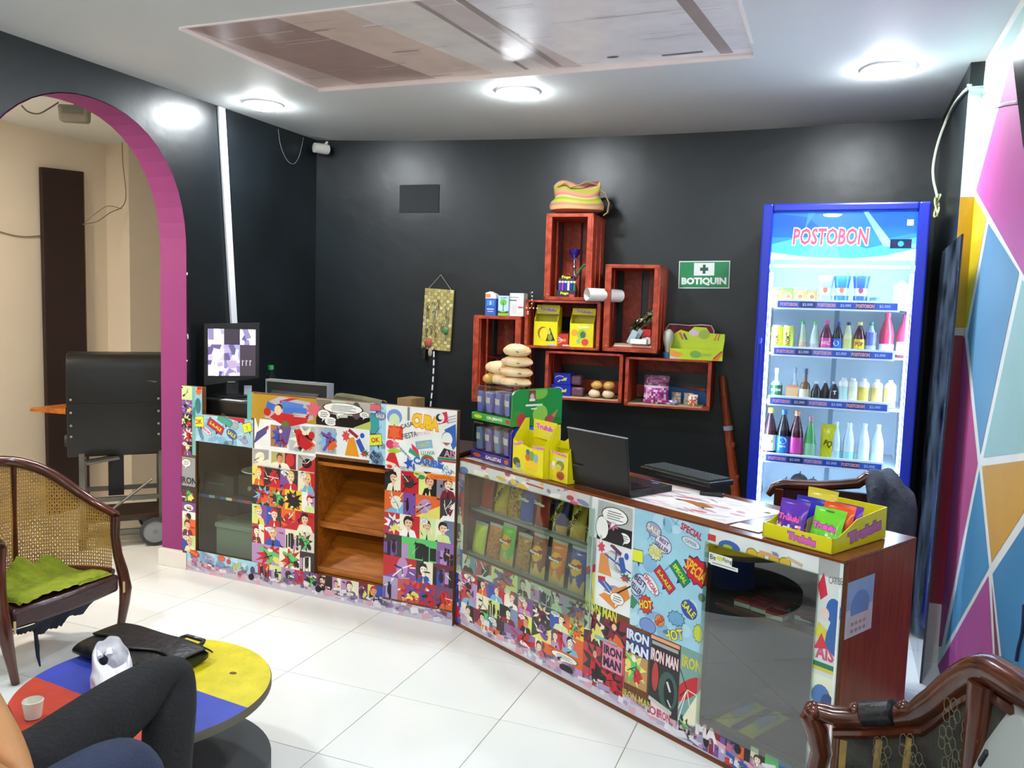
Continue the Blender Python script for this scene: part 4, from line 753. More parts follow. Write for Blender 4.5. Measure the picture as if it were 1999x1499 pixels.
t = bwt('lighter_display', 'black display box of coloured lighters beside the water pipe', 'display box', 1105, 583, .275, ZC)
MB('26282a').box(-.055, .05, 0, .035, 0, .035).build('tray', 'matte', t, bev=.001, smooth=False); MB('3a3c3c').box(-.05, .03, .028, .036, .035, .10).build('back_card', 'matte', t, smooth=False)
for k, c in enumerate(['3a4cc0', 'a83a9c', '2c3cb0', 'd8dce8', '2c2c9c', '1c7c4c']):
    o = MB(c).box(-.046+.016*k, -.034+.016*k, .008, .02, .02, .075).build('lighter', 'gloss', t, smooth=False); MB('d8d8d8').box(-.046+.016*k, -.034+.016*k, .008, .02, .075, .085).build('lighter_top', 'gloss', o, smooth=False)
a = Art(); a.text('Fogo', -.01, .018, .018, 'e8dc3c', 0, .05, sx=.045); a.build('lettering', t, (0, -.0005, 0), (1, 0, 0), (0, 0, 1)); a = Art(); a.text('Fogo', -.01, .105, .018, 'e8dc3c', 0, .05, sx=.05); a.build('lettering', t, (0, .027, 0), (1, 0, 0), (0, 0, 1))
MB('c83c48').box(.02, .045, -.012, 0, 0, .014).build('red_tab', 'matte', t, smooth=False)
t = bwt('paper_roll', 'roll of white paper pushed through the crate slats', 'paper roll', 1160, 584, .33, ZB, dz=.035)
b = MB('e6e6e0'); P = [Vector((-.035, -.02, 0)), Vector((.05, .06, 0)), Vector((.11, .14, .0))]
b.tube(P, .034, 20, cap=False); b.build('outer_sheet', 'paper', t); MB('d8d8d2').tube(P, .029, 20, cap=False).build('inner_sheet', 'paper', t)
# yellow sweet cartons in the middle crate
def yellow_carton(t, w_, d_, h_, hb, col='e6dc1e', seed=0):
    b = MB(col); b.box(-w_/2, w_/2, 0, .002, 0, h_*.62); b.box(-w_/2, w_/2, d_-.002, d_, 0, h_); b.box(-w_/2, w_/2, 0, d_, 0, .002)
    b.build('carton', 'gloss', t, smooth=False)
    for s_ in (-1, 1):
        MB(col).prism([(0, 0), (d_, 0), (d_, h_), (d_*.55, h_), (0, h_*.62)], s_*w_/2-.001, s_*w_/2+.001, 'yz').build('side_flap', 'gloss', t, smooth=False)
    MB('7a6a44').box(-w_/2+.002, w_/2-.002, .004, d_-.004, .002, h_*.5).build('sweets', 'matte', t, smooth=False)
    MB(col).obox((0, d_*.45, h_*.93), (w_, .002, hb), (-.15, 0, 0)).build('header_card', 'gloss', t, smooth=False)
    a = Art(); a.text('Trululu', 0, 0, hb*.36, 'b070b8', -.06, .05, 0, 'e8dcec', .03, sx=w_*.72); a.build('lettering', t, (0, d_*.45-.0014, h_*.93), (1, 0, 0), (0, .15, .99))
    a = Art(); R = random.Random(seed); a.clip = (-w_/2, .002, w_/2, h_*.62)
    if seed == 1: a.ell(-w_*.12, h_*.33, w_*.22, h_*.16, 'b4641e'); a.ell(-w_*.06, h_*.30, w_*.2, h_*.16, 'f0dc2c'); a.poly([(w_*.02, h_*.12), (w_*.18, h_*.48), (w_*.42, h_*.14)], '3a3a1c'); a.ell(w_*.2, h_*.22, w_*.1, h_*.08, '8ca03c'); a.ell(w_*.16, h_*.35, w_*.06, h_*.06, 'c8c87c'); a.l = 9; a.rect(w_*.28, .008, w_*.35, .01, 'b8c8d0')
    else: a.ell(w_*.02, h_*.34, w_*.2, h_*.14, '9cc83c'); a.ell(w_*.06, h_*.33, w_*.12, h_*.09, '586c5c'); a.ell(-w_*.3, h_*.38, w_*.14, h_*.09, 'f0a838'); a.ell(w_*.16, h_*.14, w_*.2, h_*.11, 'f0d048'); a.l = 7; a.ell(w_*.16, h_*.14, w_*.15, h_*.09, 'd8503c'); a.ell(-w_*.12, h_*.16, w_*.08, h_*.06, '8cc8a0'); a.text('Trululu', w_*.08, h_*.53, h_*.06, 'e8f0e0', 0, .04, sx=w_*.55)
    a.clip = None; a.build('front_print', t, (0, -.0003, 0), (1, 0, 0), (0, 0, 1))
t = bwt('sweet_carton', 'yellow sweet carton on the left in the middle crate', 'carton', 1064, 676, .27, 1.2015); yellow_carton(t, .130, .09, .212, .05, seed=1)
t = bwt('sweet_carton', 'yellow sweet carton on the right in the middle crate', 'carton', 1134, 680, .27, 1.2015); yellow_carton(t, .128, .10, .205, .036, seed=2)
t = bwt('sweet_box', 'small red sweet box between the two yellow cartons', 'box', 1098, 676, .25, 1.2015)
def f(a): a.rect(0, .033, .058, .065, 'd03a34'); a.l = 3; a.line((-.035, .055), (.0, .035), .004, 'f0dcd0'); a.line((-.035, .012), (.0, .03), .004, 'f0dcd0'); a.text('BON', -.016, .034, .012, 'f4f0ec'); a.burst(.01, .034, .012, .012, 6, .5, 'e8a848'); a.rect(.018, .006, .035, .008, 'e8dcd8')
carton(t, .060, .06, .07, 'b42c28', f)
# papers and small packs in the second upright crate
t = bwt('book_stack', 'thin stack of papers and books on the floor of the upright crate', 'papers', 1234, 678, .26, ZD)
for k, (x0, x1, c) in enumerate(((-.11, .11, 'b0503c'), (-.10, .10, 'd8cfc0'), (-.095, .08, 'b89a78'))): MB(c).box(x0, x1, 0, .16, .008*k, .008*k+.0075).build('book', 'matte', t, smooth=False)
t = bwt('cigarette_pack', 'red and white cigarette pack standing in the upright crate', 'cigarette pack', 1261, 664, .20, ZD, dz=.0245)
MB('eeeeea').box(-.024, .024, 0, .02, 0, .045).build('pack', 'gloss', t, bev=.001, smooth=False); MB('cc2a2a').box(-.0242, .0242, -.0004, .0204, .042, .078).build('lid', 'gloss', t, bev=.001, smooth=False)
a = Art(); a.poly([(-.024, .042), (-.024, .030), (0, .043), (.024, .030), (.024, .042)], 'cc2a2a'); a.build('chevron', t, (0, -.0006, 0), (1, 0, 0), (0, 0, 1))
t = bwt('cigarette_pack', 'crumpled pale blue pack leaning in the upright crate', 'cigarette pack', 1233, 668, .24, ZD, dz=.0245)
MB('bcd0d4').obox((0, .02, .034), (.034, .018, .075), (.1, .45, 0)).build('pack', 'gloss', t, bev=.003, smooth=False); MB('9ab4ba').obox((.028, .03, .044), (.028, .015, .07), (.1, .5, 0)).build('pack_side', 'gloss', t, bev=.003, smooth=False)
t = bwt('small_box', 'flat white box on the papers in the upright crate', 'box', 1247, 674, .28, ZD, dz=.0245)
MB('f2f2f0').box(-.045, .04, 0, .04, 0, .026).build('box', 'matte', t, bev=.002, smooth=False)
t = bwt('sweet_bag', 'crumpled dark green foil bag in the upright crate', 'foil bag', 1254, 630, .17)
R_ = random.Random(8)
MB('2c3a20').grid(lambda u, v: Vector(((u-.5)*.12, -.02+.02*noise.noise(Vector((u*4, v*4, 1))), (v-.5)*.07+(u-.5)*.09+.012*noise.noise(Vector((u*5, v*5, 7))))), 12, 8, colfn=lambda u, v: R_.choice(['243018', '38481c', '50602c', '5a3020', '1c2414', '8a9070'])).build('bag', 'gloss', t)
# bulb, red pouch, green carton on the right crate
t = bwt('light_bulb', 'cloudy white bulb with a blue cap on the lowest right crate', 'bulb', 1303, 694, .24, ZFT)
MB('3c78b8').lathe([(.020, 0), (.024, .03), (.018, .032)], 14).build('cap', 'gloss', t); MB('cfcfc2').lathe([(.010, .032), (.012, .045), (.023, .075), (.029, .105), (.025, .135), (.012, .15), (.002, .152)], 16).build('bulb', 'gloss', t)
t = bwt('pouch', 'dark red pouch with white piping behind the green carton', 'pouch', 1345, 690, .12, ZFT)
P = [(-.125, 0), (.125, 0), (.125, .15), (.11, .175), (.06, .178), (0, .172), (-.06, .176), (-.108, .176), (-.125, .152)]
MB('7a1c2c').prism(P, -.02, .02).build('body', 'matte', t, bev=.004, smooth=False); MB('d8c8cc').tube([(x, -.021, z) for x, z in P[1:]]+[(-.125, -.021, 0)], .003, 6).build('piping', 'matte', t)
a = Art(); a.text('LLEGO EL MIX', 0, .12, .02, 'd8b8bc', 0, .03, sx=.15); a.build('lettering', t, (0, -.0205, 0), (1, 0, 0), (0, 0, 1))
t = bwt('sweet_tray', 'open lime green sweet carton with orange stripes on the right crate', 'carton', 1357, 703, .30, ZFT)
MB('c6dc2c').hexa([(-.13, 0, 0), (.135, 0, 0), (.135, .09, 0), (-.13, .09, 0)], [(-.13, 0, .052), (.135, 0, .052), (.135, .004, .052), (-.13, .004, .052)]) if False else None
b = MB('c6dc2c'); b.box(-.13, .135, 0, .002, 0, .055); b.box(-.13, .135, .088, .09, 0, .10); b.box(-.13, .135, 0, .09, 0, .002); b.build('tray', 'gloss', t, smooth=False)
for x in (-.13, .133): MB('b8d024').prism([(0, 0), (.09, 0), (.09, .10), (0, .055)], x, x+.002, 'yz').build('side_flap', 'gloss', t, smooth=False)
MB('c6dc2c').prism([(-.13, .09), (.135, .09), (.135, .135), (.06, .137), (.04, .165), (-.02, .168), (-.05, .14), (-.09, .150), (-.13, .125)], .0865, .0885).build('header_card', 'gloss', t, smooth=False)
MB('8a8a70').box(-.125, .13, .004, .085, .002, .045).build('sweets', 'matte', t, smooth=False)
a = Art(); a.poly([(.08, .0), (.11, .0), (.135, .04), (.135, .05)], 'e8862c'); a.line((.09, .01), (.13, .05), .006, 'a8342c'); a.rect(-.105, .008, .045, .012, 'e8c0d0'); a.poly([(-.13, .02), (-.09, .01), (-.06, .03), (-.13, .05)], 'f0a040'); a.ell(0, .03, .028, .018, '7cb84c'); a.l = 4; a.ell(0, .036, .016, .010, 'f0e8d8'); a.rect(.055, .03, .05, .012, 'a8cc50'); a.build('front_print', t, (0, -.0004, 0), (1, 0, 0), (0, 0, 1))
a = Art(); a.rect(.09, .118, .006, .035, 'e8862c', -.3); a.rect(.105, .118, .006, .035, 'd8703c', -.3); a.rect(-.085, .118, .012, .04, 'e06a3c', .5); a.rect(-.065, .115, .010, .035, '5a4a68', .5); a.burst(-.02, .135, .03, .022, 8, .7, 'e8d0d8'); a.l = 4; a.ell(-.005, .135, .014, .012, 'f0d8c8'); a.ell(.03, .13, .028, .024, 'a8c048'); a.build('header_print', t, (0, .086, 0), (1, 0, 0), (0, 0, 1))
# blue chocolate boxes and breads in the lower left crate
for k, (px, dz, xx) in enumerate(((1104, 0, 0), (1113, .062, .01))):
    t = bwt('chocolate_box', ['blue chocolate box, lower of the two in the lower crate', 'blue chocolate box lying on the other blue box'][k], 'box', 1106, 774, .24, ZE, 'blue chocolate boxes', dz)
    w_, h_ = (.175, .06) if k == 0 else (.15, .062)
    MB('2434b4').box(-w_/2, w_*.12, 0, .10, 0, h_).build('carton', 'gloss', t, bev=.001, smooth=False)
    MB('6a4a5c').box(w_*.12, w_/2, .004, .10, 0, h_*.85).build('bars', 'gloss', t, bev=.012, smooth=True)
    a = Art(); a.text('Jet', w_*.02-.03, h_*.45, h_*.42, 'f0e43c', .08, .06, .3, sx=.055); a.l = 1; a.ell(-w_*.28, h_*.6, .025, .012, 'c0c8f0'); a.l = 2; a.ell(-w_*.28, h_*.56, .022, .010, '2434b4'); a.build('lettering', t, (0, -.0003, 0), (1, 0, 0), (0, 0, 1))
def bread(t, rx, ry, rz, seed, m='bread', name='loaf'):
    b = MB(); R = seed*7.3
    b.loft([[Vector((rx*math.sin(PI*(.02+.96*k/10))*math.cos(q)*(1+.06*noise.noise(Vector((math.cos(q)*2, k*.3, R)))), ry*math.sin(PI*(.02+.96*k/10))**.8*math.sin(q), -rz*math.cos(PI*(.02+.96*k/10))*(1 if k > 5 else .75)+rz*.75+.004*noise.noise(Vector((q, k*.5, R))))) for q in [2*PI*i/18 for i in range(18)]] for k in range(11)])
    return b.build(name, m, t)
mat('bread_golden', 'b0741e', rough=.3, col2='d8b060', vscale=7); mat('bread_pale', 'c9a878', rough=.5, col2='e8dcc0', vscale=7)
for k, (px, py, dz, m, lb) in enumerate(((1160, 778, 0, 'bread_pale', 'pale lower left roll in the lower crate'), (1187, 780, 0, 'bread_pale', 'pale lower right roll in the lower crate'), (1164, 778, .045, 'bread_golden', 'golden roll on top at the left in the lower crate'), (1188, 780, .045, 'bread_golden', 'golden roll on top at the right in the lower crate'))):
    t = bwt('bread_roll', lb, 'bread', px, py, .24, ZE+.004, 'bread rolls in the lower crate', dz); bread(t, .033, .030, .025, k+1, m, 'roll')
# sweets in the lowest right crate
t = bwt('sweets_bag', 'clear bag of pink wrapped sweets in the lowest right crate', 'bag', 1280, 786, .24, ZF)
R_ = random.Random(3)
def bag_shape(u, v, w_, h_, t_): s = math.sin(PI*u)**.6*math.sin(PI*min(1, v*1.1+.02))**.5 if v < .9 else math.sin(PI*u)*.25; return t_*s
def pillow(t, name, w_, h_, t_, colfn, m='gloss', nu=12, nv=16, lean=0):
    b = MB()
    for sg in (-1, 1):
        b.grid(lambda u, v: Vector(((u-.5)*w_*(1-.06*math.sin(PI*v)), sg*bag_shape(u, v, w_, h_, t_)+lean*v, v*h_)), nu, nv, colfn=colfn)
    return b.build(name, m, t, ang=80, fix=False)
pillow(t, 'bag', .135, .15, .03, lambda u, v: R_.choice(['c050a8', 'b03890', 'e0a0d0', 'e8d8e8', '9c3080']) if v < .55 else ('d8c4d4' if .55 < v < .66 else R_.choice(['703058', '5c2848', '8a4a70'])), nv=14)
t = bwt('biscuit_box', 'blue open biscuit box at the back of the lowest right crate', 'box', 1340, 770, .10, ZF)
MB('2c6cb0').hexa([(-.11, 0, 0), (.11, 0, 0), (.11, .06, 0), (-.11, .06, 0)], [(-.11, .0, .085), (.11, .0, .06), (.11, .06, .06), (-.11, .06, .085)]).build('carton', 'gloss', t, smooth=False)
for k, (px, py, c, lb) in enumerate(((1320, 776, 'c4a888', 'left clear pack of wafers before the blue box'), (1344, 778, 'd8c4a8', 'middle clear pack of wafers before the blue box'), (1352, 790, 'd86a3c', 'orange sweet pack at the front of the lowest right crate'), (1314, 792, 'b08ab0', 'small heap of pink sweets at the crate edge'))):
    t = bwt('sweet_pack', lb, 'sweets', px, py, .24 if k > 1 else .17, ZF); R2 = random.Random(k+20)
    pillow(t, 'pack', .05, .06 if k < 3 else .025, .014, lambda u, v: R2.choice([c, c, 'e8e0d4', 'f0ece8']) if k < 3 else R2.choice(['c070b0', '70a8c8', 'd8d0e0', '704870']), nu=6, nv=7)
# ------------------------------------------------------------------ sign, key rack, cord, stick, camera, conduit, cables on the walls
u0, z0 = BW.uz(1324, 562); u1, z1 = BW.uz(1426, 510)
t = thing('first_aid_sign', 'green first aid sign with a white cross panel on the black wall', 'sign', BW.w((u0+u1)/2, .0, (z0+z1)/2), BW.rz)
t.rotation_euler = (0, -.02, BW.rz)
sw, sh = u1-u0, z1-z0
MB('e6efe8').box(-sw/2, sw/2, -.005, -.001, -sh/2, sh/2).build('plate', 'gloss', t, smooth=False)
a = Art(); a.rect(0, 0, sw*.97, sh*.93, '1c8a54'); a.rect(0, sh*.20, sw*.40, sh*.46, 'eef4f0'); a.l = 4; a.rect(0, sh*.20, sw*.16, sh*.12, '2c5c4c'); a.rect(0, sh*.20, sw*.055, sh*.33, '2c5c4c'); a.l = 4; a.text('BOTIQUIN', 0, -sh*.25, sh*.30, 'f2f6f2', 0, .05, sx=sw*.88)
a.build('sign_face', t, (0, -.0052, 0), (1, 0, 0), (0, 0, 1))
pts = [BW.uz(*q, .01) for q in ((830, 563), (886, 566), (880, 686), (825, 680))]; ku = sum(p[0] for p in pts)/4; kz = sum(p[1] for p in pts)/4
t = thing('key_rack', 'woven straw mat hung on the wall with rows of keys', 'key rack', BW.w(ku, .012, kz), BW.rz); t.rotation_euler = (0, .045, BW.rz)
kw, kh = .185, .365
MB().box(-kw/2, kw/2, -.004, .006, -kh/2, kh/2).build('mat', 'straw', t, smooth=False)
b = MB(); R_ = random.Random(2)
for i in range(9):
    for j in range(18):
        b.obox((-kw/2+kw*(i+.5)/9, -.0055-.002*((i+j) % 2), -kh/2+kh*(j+.5)/18), (kw/9*.95, .003, kh/18*.92), (0, 0, 0), R_.choice(['c4b678', 'd4c890', 'a89a58', 'b8a868']) if (i+j) % 2 else R_.choice(['9c8f50', 'b0a264']))
b.build('weave', 'matte', t, smooth=False, kind='stuff')
MB('c8c0b0').tube([(-kw/2+.02, 0, kh/2), (0, 0, kh/2+.085), (kw/2-.02, 0, kh/2)], .0012, 5).build('hanging_cord', 'matte', t)
for k in range(22):
    x, z = R_.uniform(-.08, .08), R_.uniform(-.15, .13); o = MB().tube([(.009*math.cos(q)+x, -.011, .009*math.sin(q)+z) for q in [2*PI*i/10 for i in range(11)]], .0012, 5).build('key_ring', 'chrome', t)
    MB(R_.choice(['8a8468', 'b8b4a0', '6c6850'])).box(x-.004, x+.004, -.013, -.011, z-.045, z-.008).build('key', 'gloss', o, smooth=False)
MB('4c8c5c').ell((.06, -.016, -.06), (.018, .008, .022), 8, 6).build('green_tag', 'gloss', t); MB('b0564c').ell((-.045, -.016, -.14), (.022, .01, .03), 8, 6).build('red_tag', 'matte', t); MB('24262a').box(-.085, -.06, -.02, -.008, -.25, -.17).build('black_fob', 'gloss', t, bev=.004, smooth=False); MB('a09888').ell((-.03, -.016, -.20), (.014, .008, .025), 8, 6).build('fob', 'gloss', t)
b = MB()
for k in range(24):
    z = -.175-.0167*k; b.col = 'd8dce0' if k % 3 else '1a1c20'; b.box(-.012+.006*math.sin(k*.15), .0+.006*math.sin(k*.15)-.003, -.013, -.011, z-.0167, z)
b.build('lanyard', 'matte', t, smooth=False, label='black and white lanyard hanging from the mat', kind='stuff')
# stick leaning by the fridge
pt_ = [BW.uz(*q) for q in ((1411, 733), (1419, 800), (1428, 870), (1436, 930), (1444, 1010))]
t = thing('wooden_stick', 'reddish peeled branch leaning on the wall left of the fridge', 'stick', BW.w(pt_[0][0], .03, 0), BW.rz)
P = [(u-pt_[0][0], -.02-.10*(1.06-z), z) for u, z in pt_]; P.append((P[-1][0]+.04, -.16, .0)); P = P[:-1]+[(P[-2][0]-.005, -.15, .15), (P[-2][0]-.01, -.17, .004)]
MB().tube(P, [.020, .022, .024, .026, .022, .024, .022], 12).build('branch', 'branch', t)
p_ = Vector(P[1])*.55+Vector(P[2])*.45; MB('b8c4dc').tube([p_+Vector((-.002, 0, .012)), p_+Vector((.002, 0, -.012))], .0255, 12, cap=False).build('tape_band', 'matte', t)
for k in (2, 3): MB().ell(Vector(P[k])+Vector((.014, -.012, .02)), (.014, .016, .016), 8, 6).build('knot', 'branch', t)
# security camera in the corner
p = BW.w(*[(lambda q: (q[0], .08, q[1]))(BW.uz(627, 290, .08))][0])
t = thing('security_camera', 'small white bullet camera in the ceiling corner', 'camera', p, -.5)
MB('d8d4cc').lathe([(.030, -.045), (.032, -.02), (.030, .045), (.002, .05)], 16, axis='y').build('housing', 'gloss', t); MB('a8a49c').lathe([(.024, -.045), (.018, -.052), (.004, -.054)], 14, axis='y').build('lens', 'gloss', t); MB('d8d4cc').tube([(0, .02, .02), (0, .04, .045)], .008, 8).build('bracket', 'gloss', t)
# conduit on the left wall
A_, B_ = Px(432, 222, XL+.01), Px(462, 640, XL+.01); A_.z = 2.40
t = thing('cable_conduit', 'slanted white cable duct on the left black wall above the monitor', 'conduit', (XL+.002, A_.y, 0))
b = MB('eceef2'); dz_ = Vector((0, B_.y-A_.y, B_.z-A_.z))
b.hexa([(0, B_.y-A_.y-.02, B_.z-.25), (.014, B_.y-A_.y-.02, B_.z-.25), (.014, B_.y-A_.y+.024, B_.z-.25), (0, B_.y-A_.y+.024, B_.z-.25)], [(0, -.024, A_.z-.005), (.014, -.024, A_.z-.005), (.014, .024, A_.z-.005), (0, .024, A_.z-.005)]); b.build('duct', 'gloss', t, bev=.002, smooth=False)
def wire(name, label, pts, r, col, cat='cable', m='matte', n=6):
    pts = [Vector(p) for p in pts]; o = pts[0].copy(); fine = []
    for i in range(len(pts)-1):
        p0, p1, p2, p3 = pts[max(i-1, 0)], pts[i], pts[i+1], pts[min(i+2, len(pts)-1)]
        for k in range(5):
            s = k/5; fine.append(.5*((2*p1)+(p2-p0)*s+(2*p0-5*p1+4*p2-p3)*s*s+(3*p1-p0-3*p2+p3)*s**3)-o)
    fine.append(pts[-1]-o); ob = MB(col).tube(fine, r, n).build(name, m); ob.location = o; return tag(ob, label, cat)
wire('hanging_cable', 'thin grey cable looping down the left black wall', [Px(x, y, XL+.006) for x, y in ((543, 252), (548, 285), (560, 312), (573, 320), (584, 305), (591, 275), (592, 268))], .0022, '70787c')
wire('fridge_cable', 'pale cable dropping from the ceiling corner to the fridge top', [Px(1889, 172, XR-.012), Px(1868, 195, XR-.012)]+[Py(x, y, Y_) for x, y, Y_ in ((1850, 228, 4.25), (1832, 275, 4.25), (1822, 320, 4.25), (1822, 350, 4.25), (1828, 378, 4.25), (1832, 402, 4.25))], .006, 'cfd8c4', m='gloss')
cx_ = Py(1834, 402, 4.2)
P = [cx_+Vector((0.0, .05*math.sin(q*2.0)*(.6+.4*math.cos(q)), .05*math.cos(q*1.0))) for q in [k*.5 for k in range(26)]]
wire('coiled_cable', 'coil of pale cable hanging above the fridge corner', [Vector((p.x-.008*math.sin(k*.7)-.01, p.y, p.z)) for k, p in enumerate(P)], .004, 'c8d0a0', m='gloss')
wire('tv_cable', 'white cable along the top of the coloured wall', [Vector((XR-.008, 3.66, pz(172)))]+[Px(x, y, XN-.008) for x, y in ((1910, 168), (1912, 190), (1922, 200), (1940, 207), (1960, 203), (1985, 199))], .005, 'dfe6e4', m='gloss')
# ================================================================== FRIDGE
FX0, FX1, FYF, FYB, FH = -.345, .343, 3.95, 4.53, 1.905
fr = thing('drinks_fridge', 'tall blue glass door drinks fridge lit from inside', 'fridge', (0, FYF, 0))
def FP(x, y, Y=0.0): P = Py(x, y, FYF+Y); return P.x, P.z
D = FYB-FYF
b = MB('10182e'); b.box(FX0, FX0+.03, .05, D, .03, FH-.01); b.box(FX1-.03, FX1, .05, D, .03, FH-.01); b.box(FX0, FX1, D-.03, D, .03, FH-.01); b.box(FX0, FX1, .05, D, FH-.04, FH-.01); b.box(FX0, FX1, .05, D, .03, .12)
b.build('cabinet', 'gloss', fr, smooth=False)
b = MB(); b.box(FX0+.03, FX0+.036, .05, D-.03, .12, FH-.04); b.box(FX1-.036, FX1-.03, .05, D-.03, .12, FH-.04); b.box(FX0+.03, FX1-.03, D-.04, D-.03, .12, FH-.04); b.box(FX0+.03, FX1-.03, .05, D-.03, FH-.05, FH-.04); b.box(FX0+.03, FX1-.03, .05, D-.03, .12, .13)
b.build('liner', 'fridge_liner', fr, smooth=False)
MB('9fb2c0').box(-.012, .010, D-.043, D-.04, .13, FH-.3).build('shelf_rail', 'matte', fr, smooth=False)
door = MB(); FB = .046
for x0, x1, z0, z1 in ((FX0, FX0+FB, .05, FH), (FX1-FB, FX1, .05, FH), (FX0+FB, FX1-FB, FH-FB*.8, FH), (FX0+FB, FX1-FB, .05, .14)):
    door.box(x0, x1, 0, .045, z0, z1)
do = door.build('door_frame', 'blue_plastic', fr, bev=.008, smooth=False)
MB().box(FX0+FB-.004, FX1-FB+.004, .012, .016, .13, FH-.03).build('door_glass', 'fridge_glass', do, smooth=False)
x, z = FP(1483, 700); MB().tube([(x, -.004, z+.09), (x, -.03, z+.07), (x, -.03, z-.16), (x, -.004, z-.18)], .009, 8).build('door_handle', 'blue_plastic', do)
MB('0c0e14').box(FX0+.02, FX1-.02, .03, D-.02, 0, .05).build('plinth', 'matte', fr, smooth=False)
for xx in (FX0+FB+.004, FX1-FB-.012): MB().box(xx, xx+.008, .052, .062, .20, 1.60).build('led_strip', 'led', fr, smooth=False)
MB().box(FX0+.06, FX1-.06, .06, .075, 1.625, 1.635).build('led_strip', 'led', fr, smooth=False)
zt, zb_ = FH-FB*.8, FP(1650, 506)[1]
a = Art(); W2 = (FX1-FX0)/2-FB+.002
a.clip = (-W2, zb_, W2, zt); a.rect(0, (zt+zb_)/2, W2*2, zt-zb_, '2c78d8'); a.l = 2; a.poly([(-W2, zb_), (-W2, zb_+.07), (-.1, zb_+.12), (.1, zb_+.05), (W2, zb_+.10), (W2, zb_)], '4ca4ec'); a.poly([(-W2, zt), (-.15, zt-.02), (-.05, zb_+.10), (-W2, zb_+.10)], '1c5cc4'); a.poly([(.10, zt), (.16, zb_+.09), (W2, zb_+.12), (W2, zt)], '1f66cc')
a.l = 5; a.poly([(-.20, zb_), (-.08, zb_+.09), (-.02, zb_+.06), (.0, zb_)], '60b4f0'); a.poly([(.08, zt), (.10, zt), (.20, zb_+.08), (W2, zb_+.07), (W2, zb_+.055), (.17, zb_+.06)], '8cd0f8'); a.poly([(-.15, zt), (-.12, zt), (-.16, zb_+.14)], '3c8ce0')
a.l = 7; a.poly([(-W2, zb_+.032), (-.15, zb_+.012), (.05, zb_+.006), (.18, zb_+.02), (W2, zb_+.05), (W2, zb_), (-W2, zb_)], 'dff2fc'); a.clip = None
xa, za = FP(1547, 460); xb, _ = FP(1697, 458)
a.l = 9; a.text('POSTOBON', (xa+xb)/2, za, .075, 'e04a60', 0, .03, .08, 'f8f4fa', .05, sx=xb-xa)
xc, zc = FP(1760, 474); a.l = 12; a.rect(xc, zc, .085, .04, '10183c'); a.l = 14; a.ell(xc, zc, .012, .012, '30a0f0'); xc, zc = FP(1779, 432); a.rect(xc, zc, .026, .026, 'e8f0f8')
a.build('header_sign', fr, (0, .046, 0), (1, 0, 0), (0, 0, 1), m='backlit', step=3e-5)
MB('2060c0').box(-W2, W2, .047, .052, zb_+.02, zt).build('header_back', 'gloss', fr, smooth=False)
SH = [FP(1635, y, .06)[1] for y in (598, 692, 792, 907)]
for k, zz in enumerate(SH):
    o = MB('e8f2f8').box(FX0+.045, FX1-.045, .075, D-.05, zz-.012, zz-.004).build('shelf', 'gloss', fr, smooth=False)
    xl, xr = FP(1513, 600, .06)[0], FP(1757, 600, .06)[0]
    xl -= .004*k; xr -= .006*k
    MB('f4fafc').box(xl, xr, .060, .074, zz-.018, zz+.028).build('price_rail', 'gloss', o, smooth=False)
    a = Art(); a.rect((xl+xr)/2, zz+.004, xr-xl-.02, .030, '3c5cb4')
    for q in range(6):
        xx = xl+.02+(xr-xl-.04)*(q+.5)/6; a.l = 2; a.rect(xx, zz+.004, (xr-xl)/6*.8, .030, ['3054b8', '283878', '3a64c8'][q % 3]); a.l = 4
        if q % 2: a.text('$2.000', xx, zz+.004, .014, 'c8d0e8', 0, .02)
        else: a.text('POSTOBON', xx, zz+.004, .016, 'e88498', 0, .04, 0, 'f0dce8', .03, sx=.075)
    a.build('price_strip', o, (0, .0598, 0), (1, 0, 0), (0, 0, 1))
def bottle(px, zz, h, r, liq, cap, lab, label, Y=.13, lab_z=(.18, .48), shape='pet', art=None, glassy=None, grp=None, name='drink_bottle'):
    r *= .86; x = FP(px, 700, Y)[0]; t = thing(name, label, 'bottle', (x, FYF+Y, zz), 0, grp)
    pr = {'pet': [(.80, 0), (1, .03), (1, .50), (.92, .58), (.62, .74), (.36, .86), (.36, .91)], 'slim': [(.8, 0), (1, .03), (.95, .4), (.75, .62), (.4, .82), (.36, .91)], 'flask': [(.9, 0), (1, .03), (1, .48), (.8, .56), (.34, .62), (.3, .84)], 'jug': [(.9, 0), (1, .03), (1, .80), (.7, .88), (.4, .91)]}[shape]
    MB(liq).lathe([(.002, 0)]+[(r*a_, h*z_) for a_, z_ in pr]+[(.002, h*pr[-1][1])], 16).build('body', glassy or 'gloss', t)
    if lab: MB(lab).lathe([(r*1.015, h*lab_z[0]), (r*1.02, h*(lab_z[0]+.01)), (r*1.02, h*lab_z[1]), (r*1.01, h*lab_z[1])], 16, cap=False).build('label', 'gloss', t)
    if cap:
        z_ = pr[-1][1]; MB(cap).lathe([(r*.40, h*z_*.985), (r*.40, h*.995), (r*.3, h), (.001, h)], 12).build('cap', 'gloss', t)
    if art:
        a = Art(); art(a); a.build('label_print', t, (0, 0, 0), (1, 0, 0), (0, 0, 1), warp=lambda X, Z: math.sqrt(max(1e-9, (r*1.03)**2-X*X)))
    return t
def zof(py, k, Y=.13): return FP(1635, py, Y)[1]
G = 'bottles and cans in the fridge'
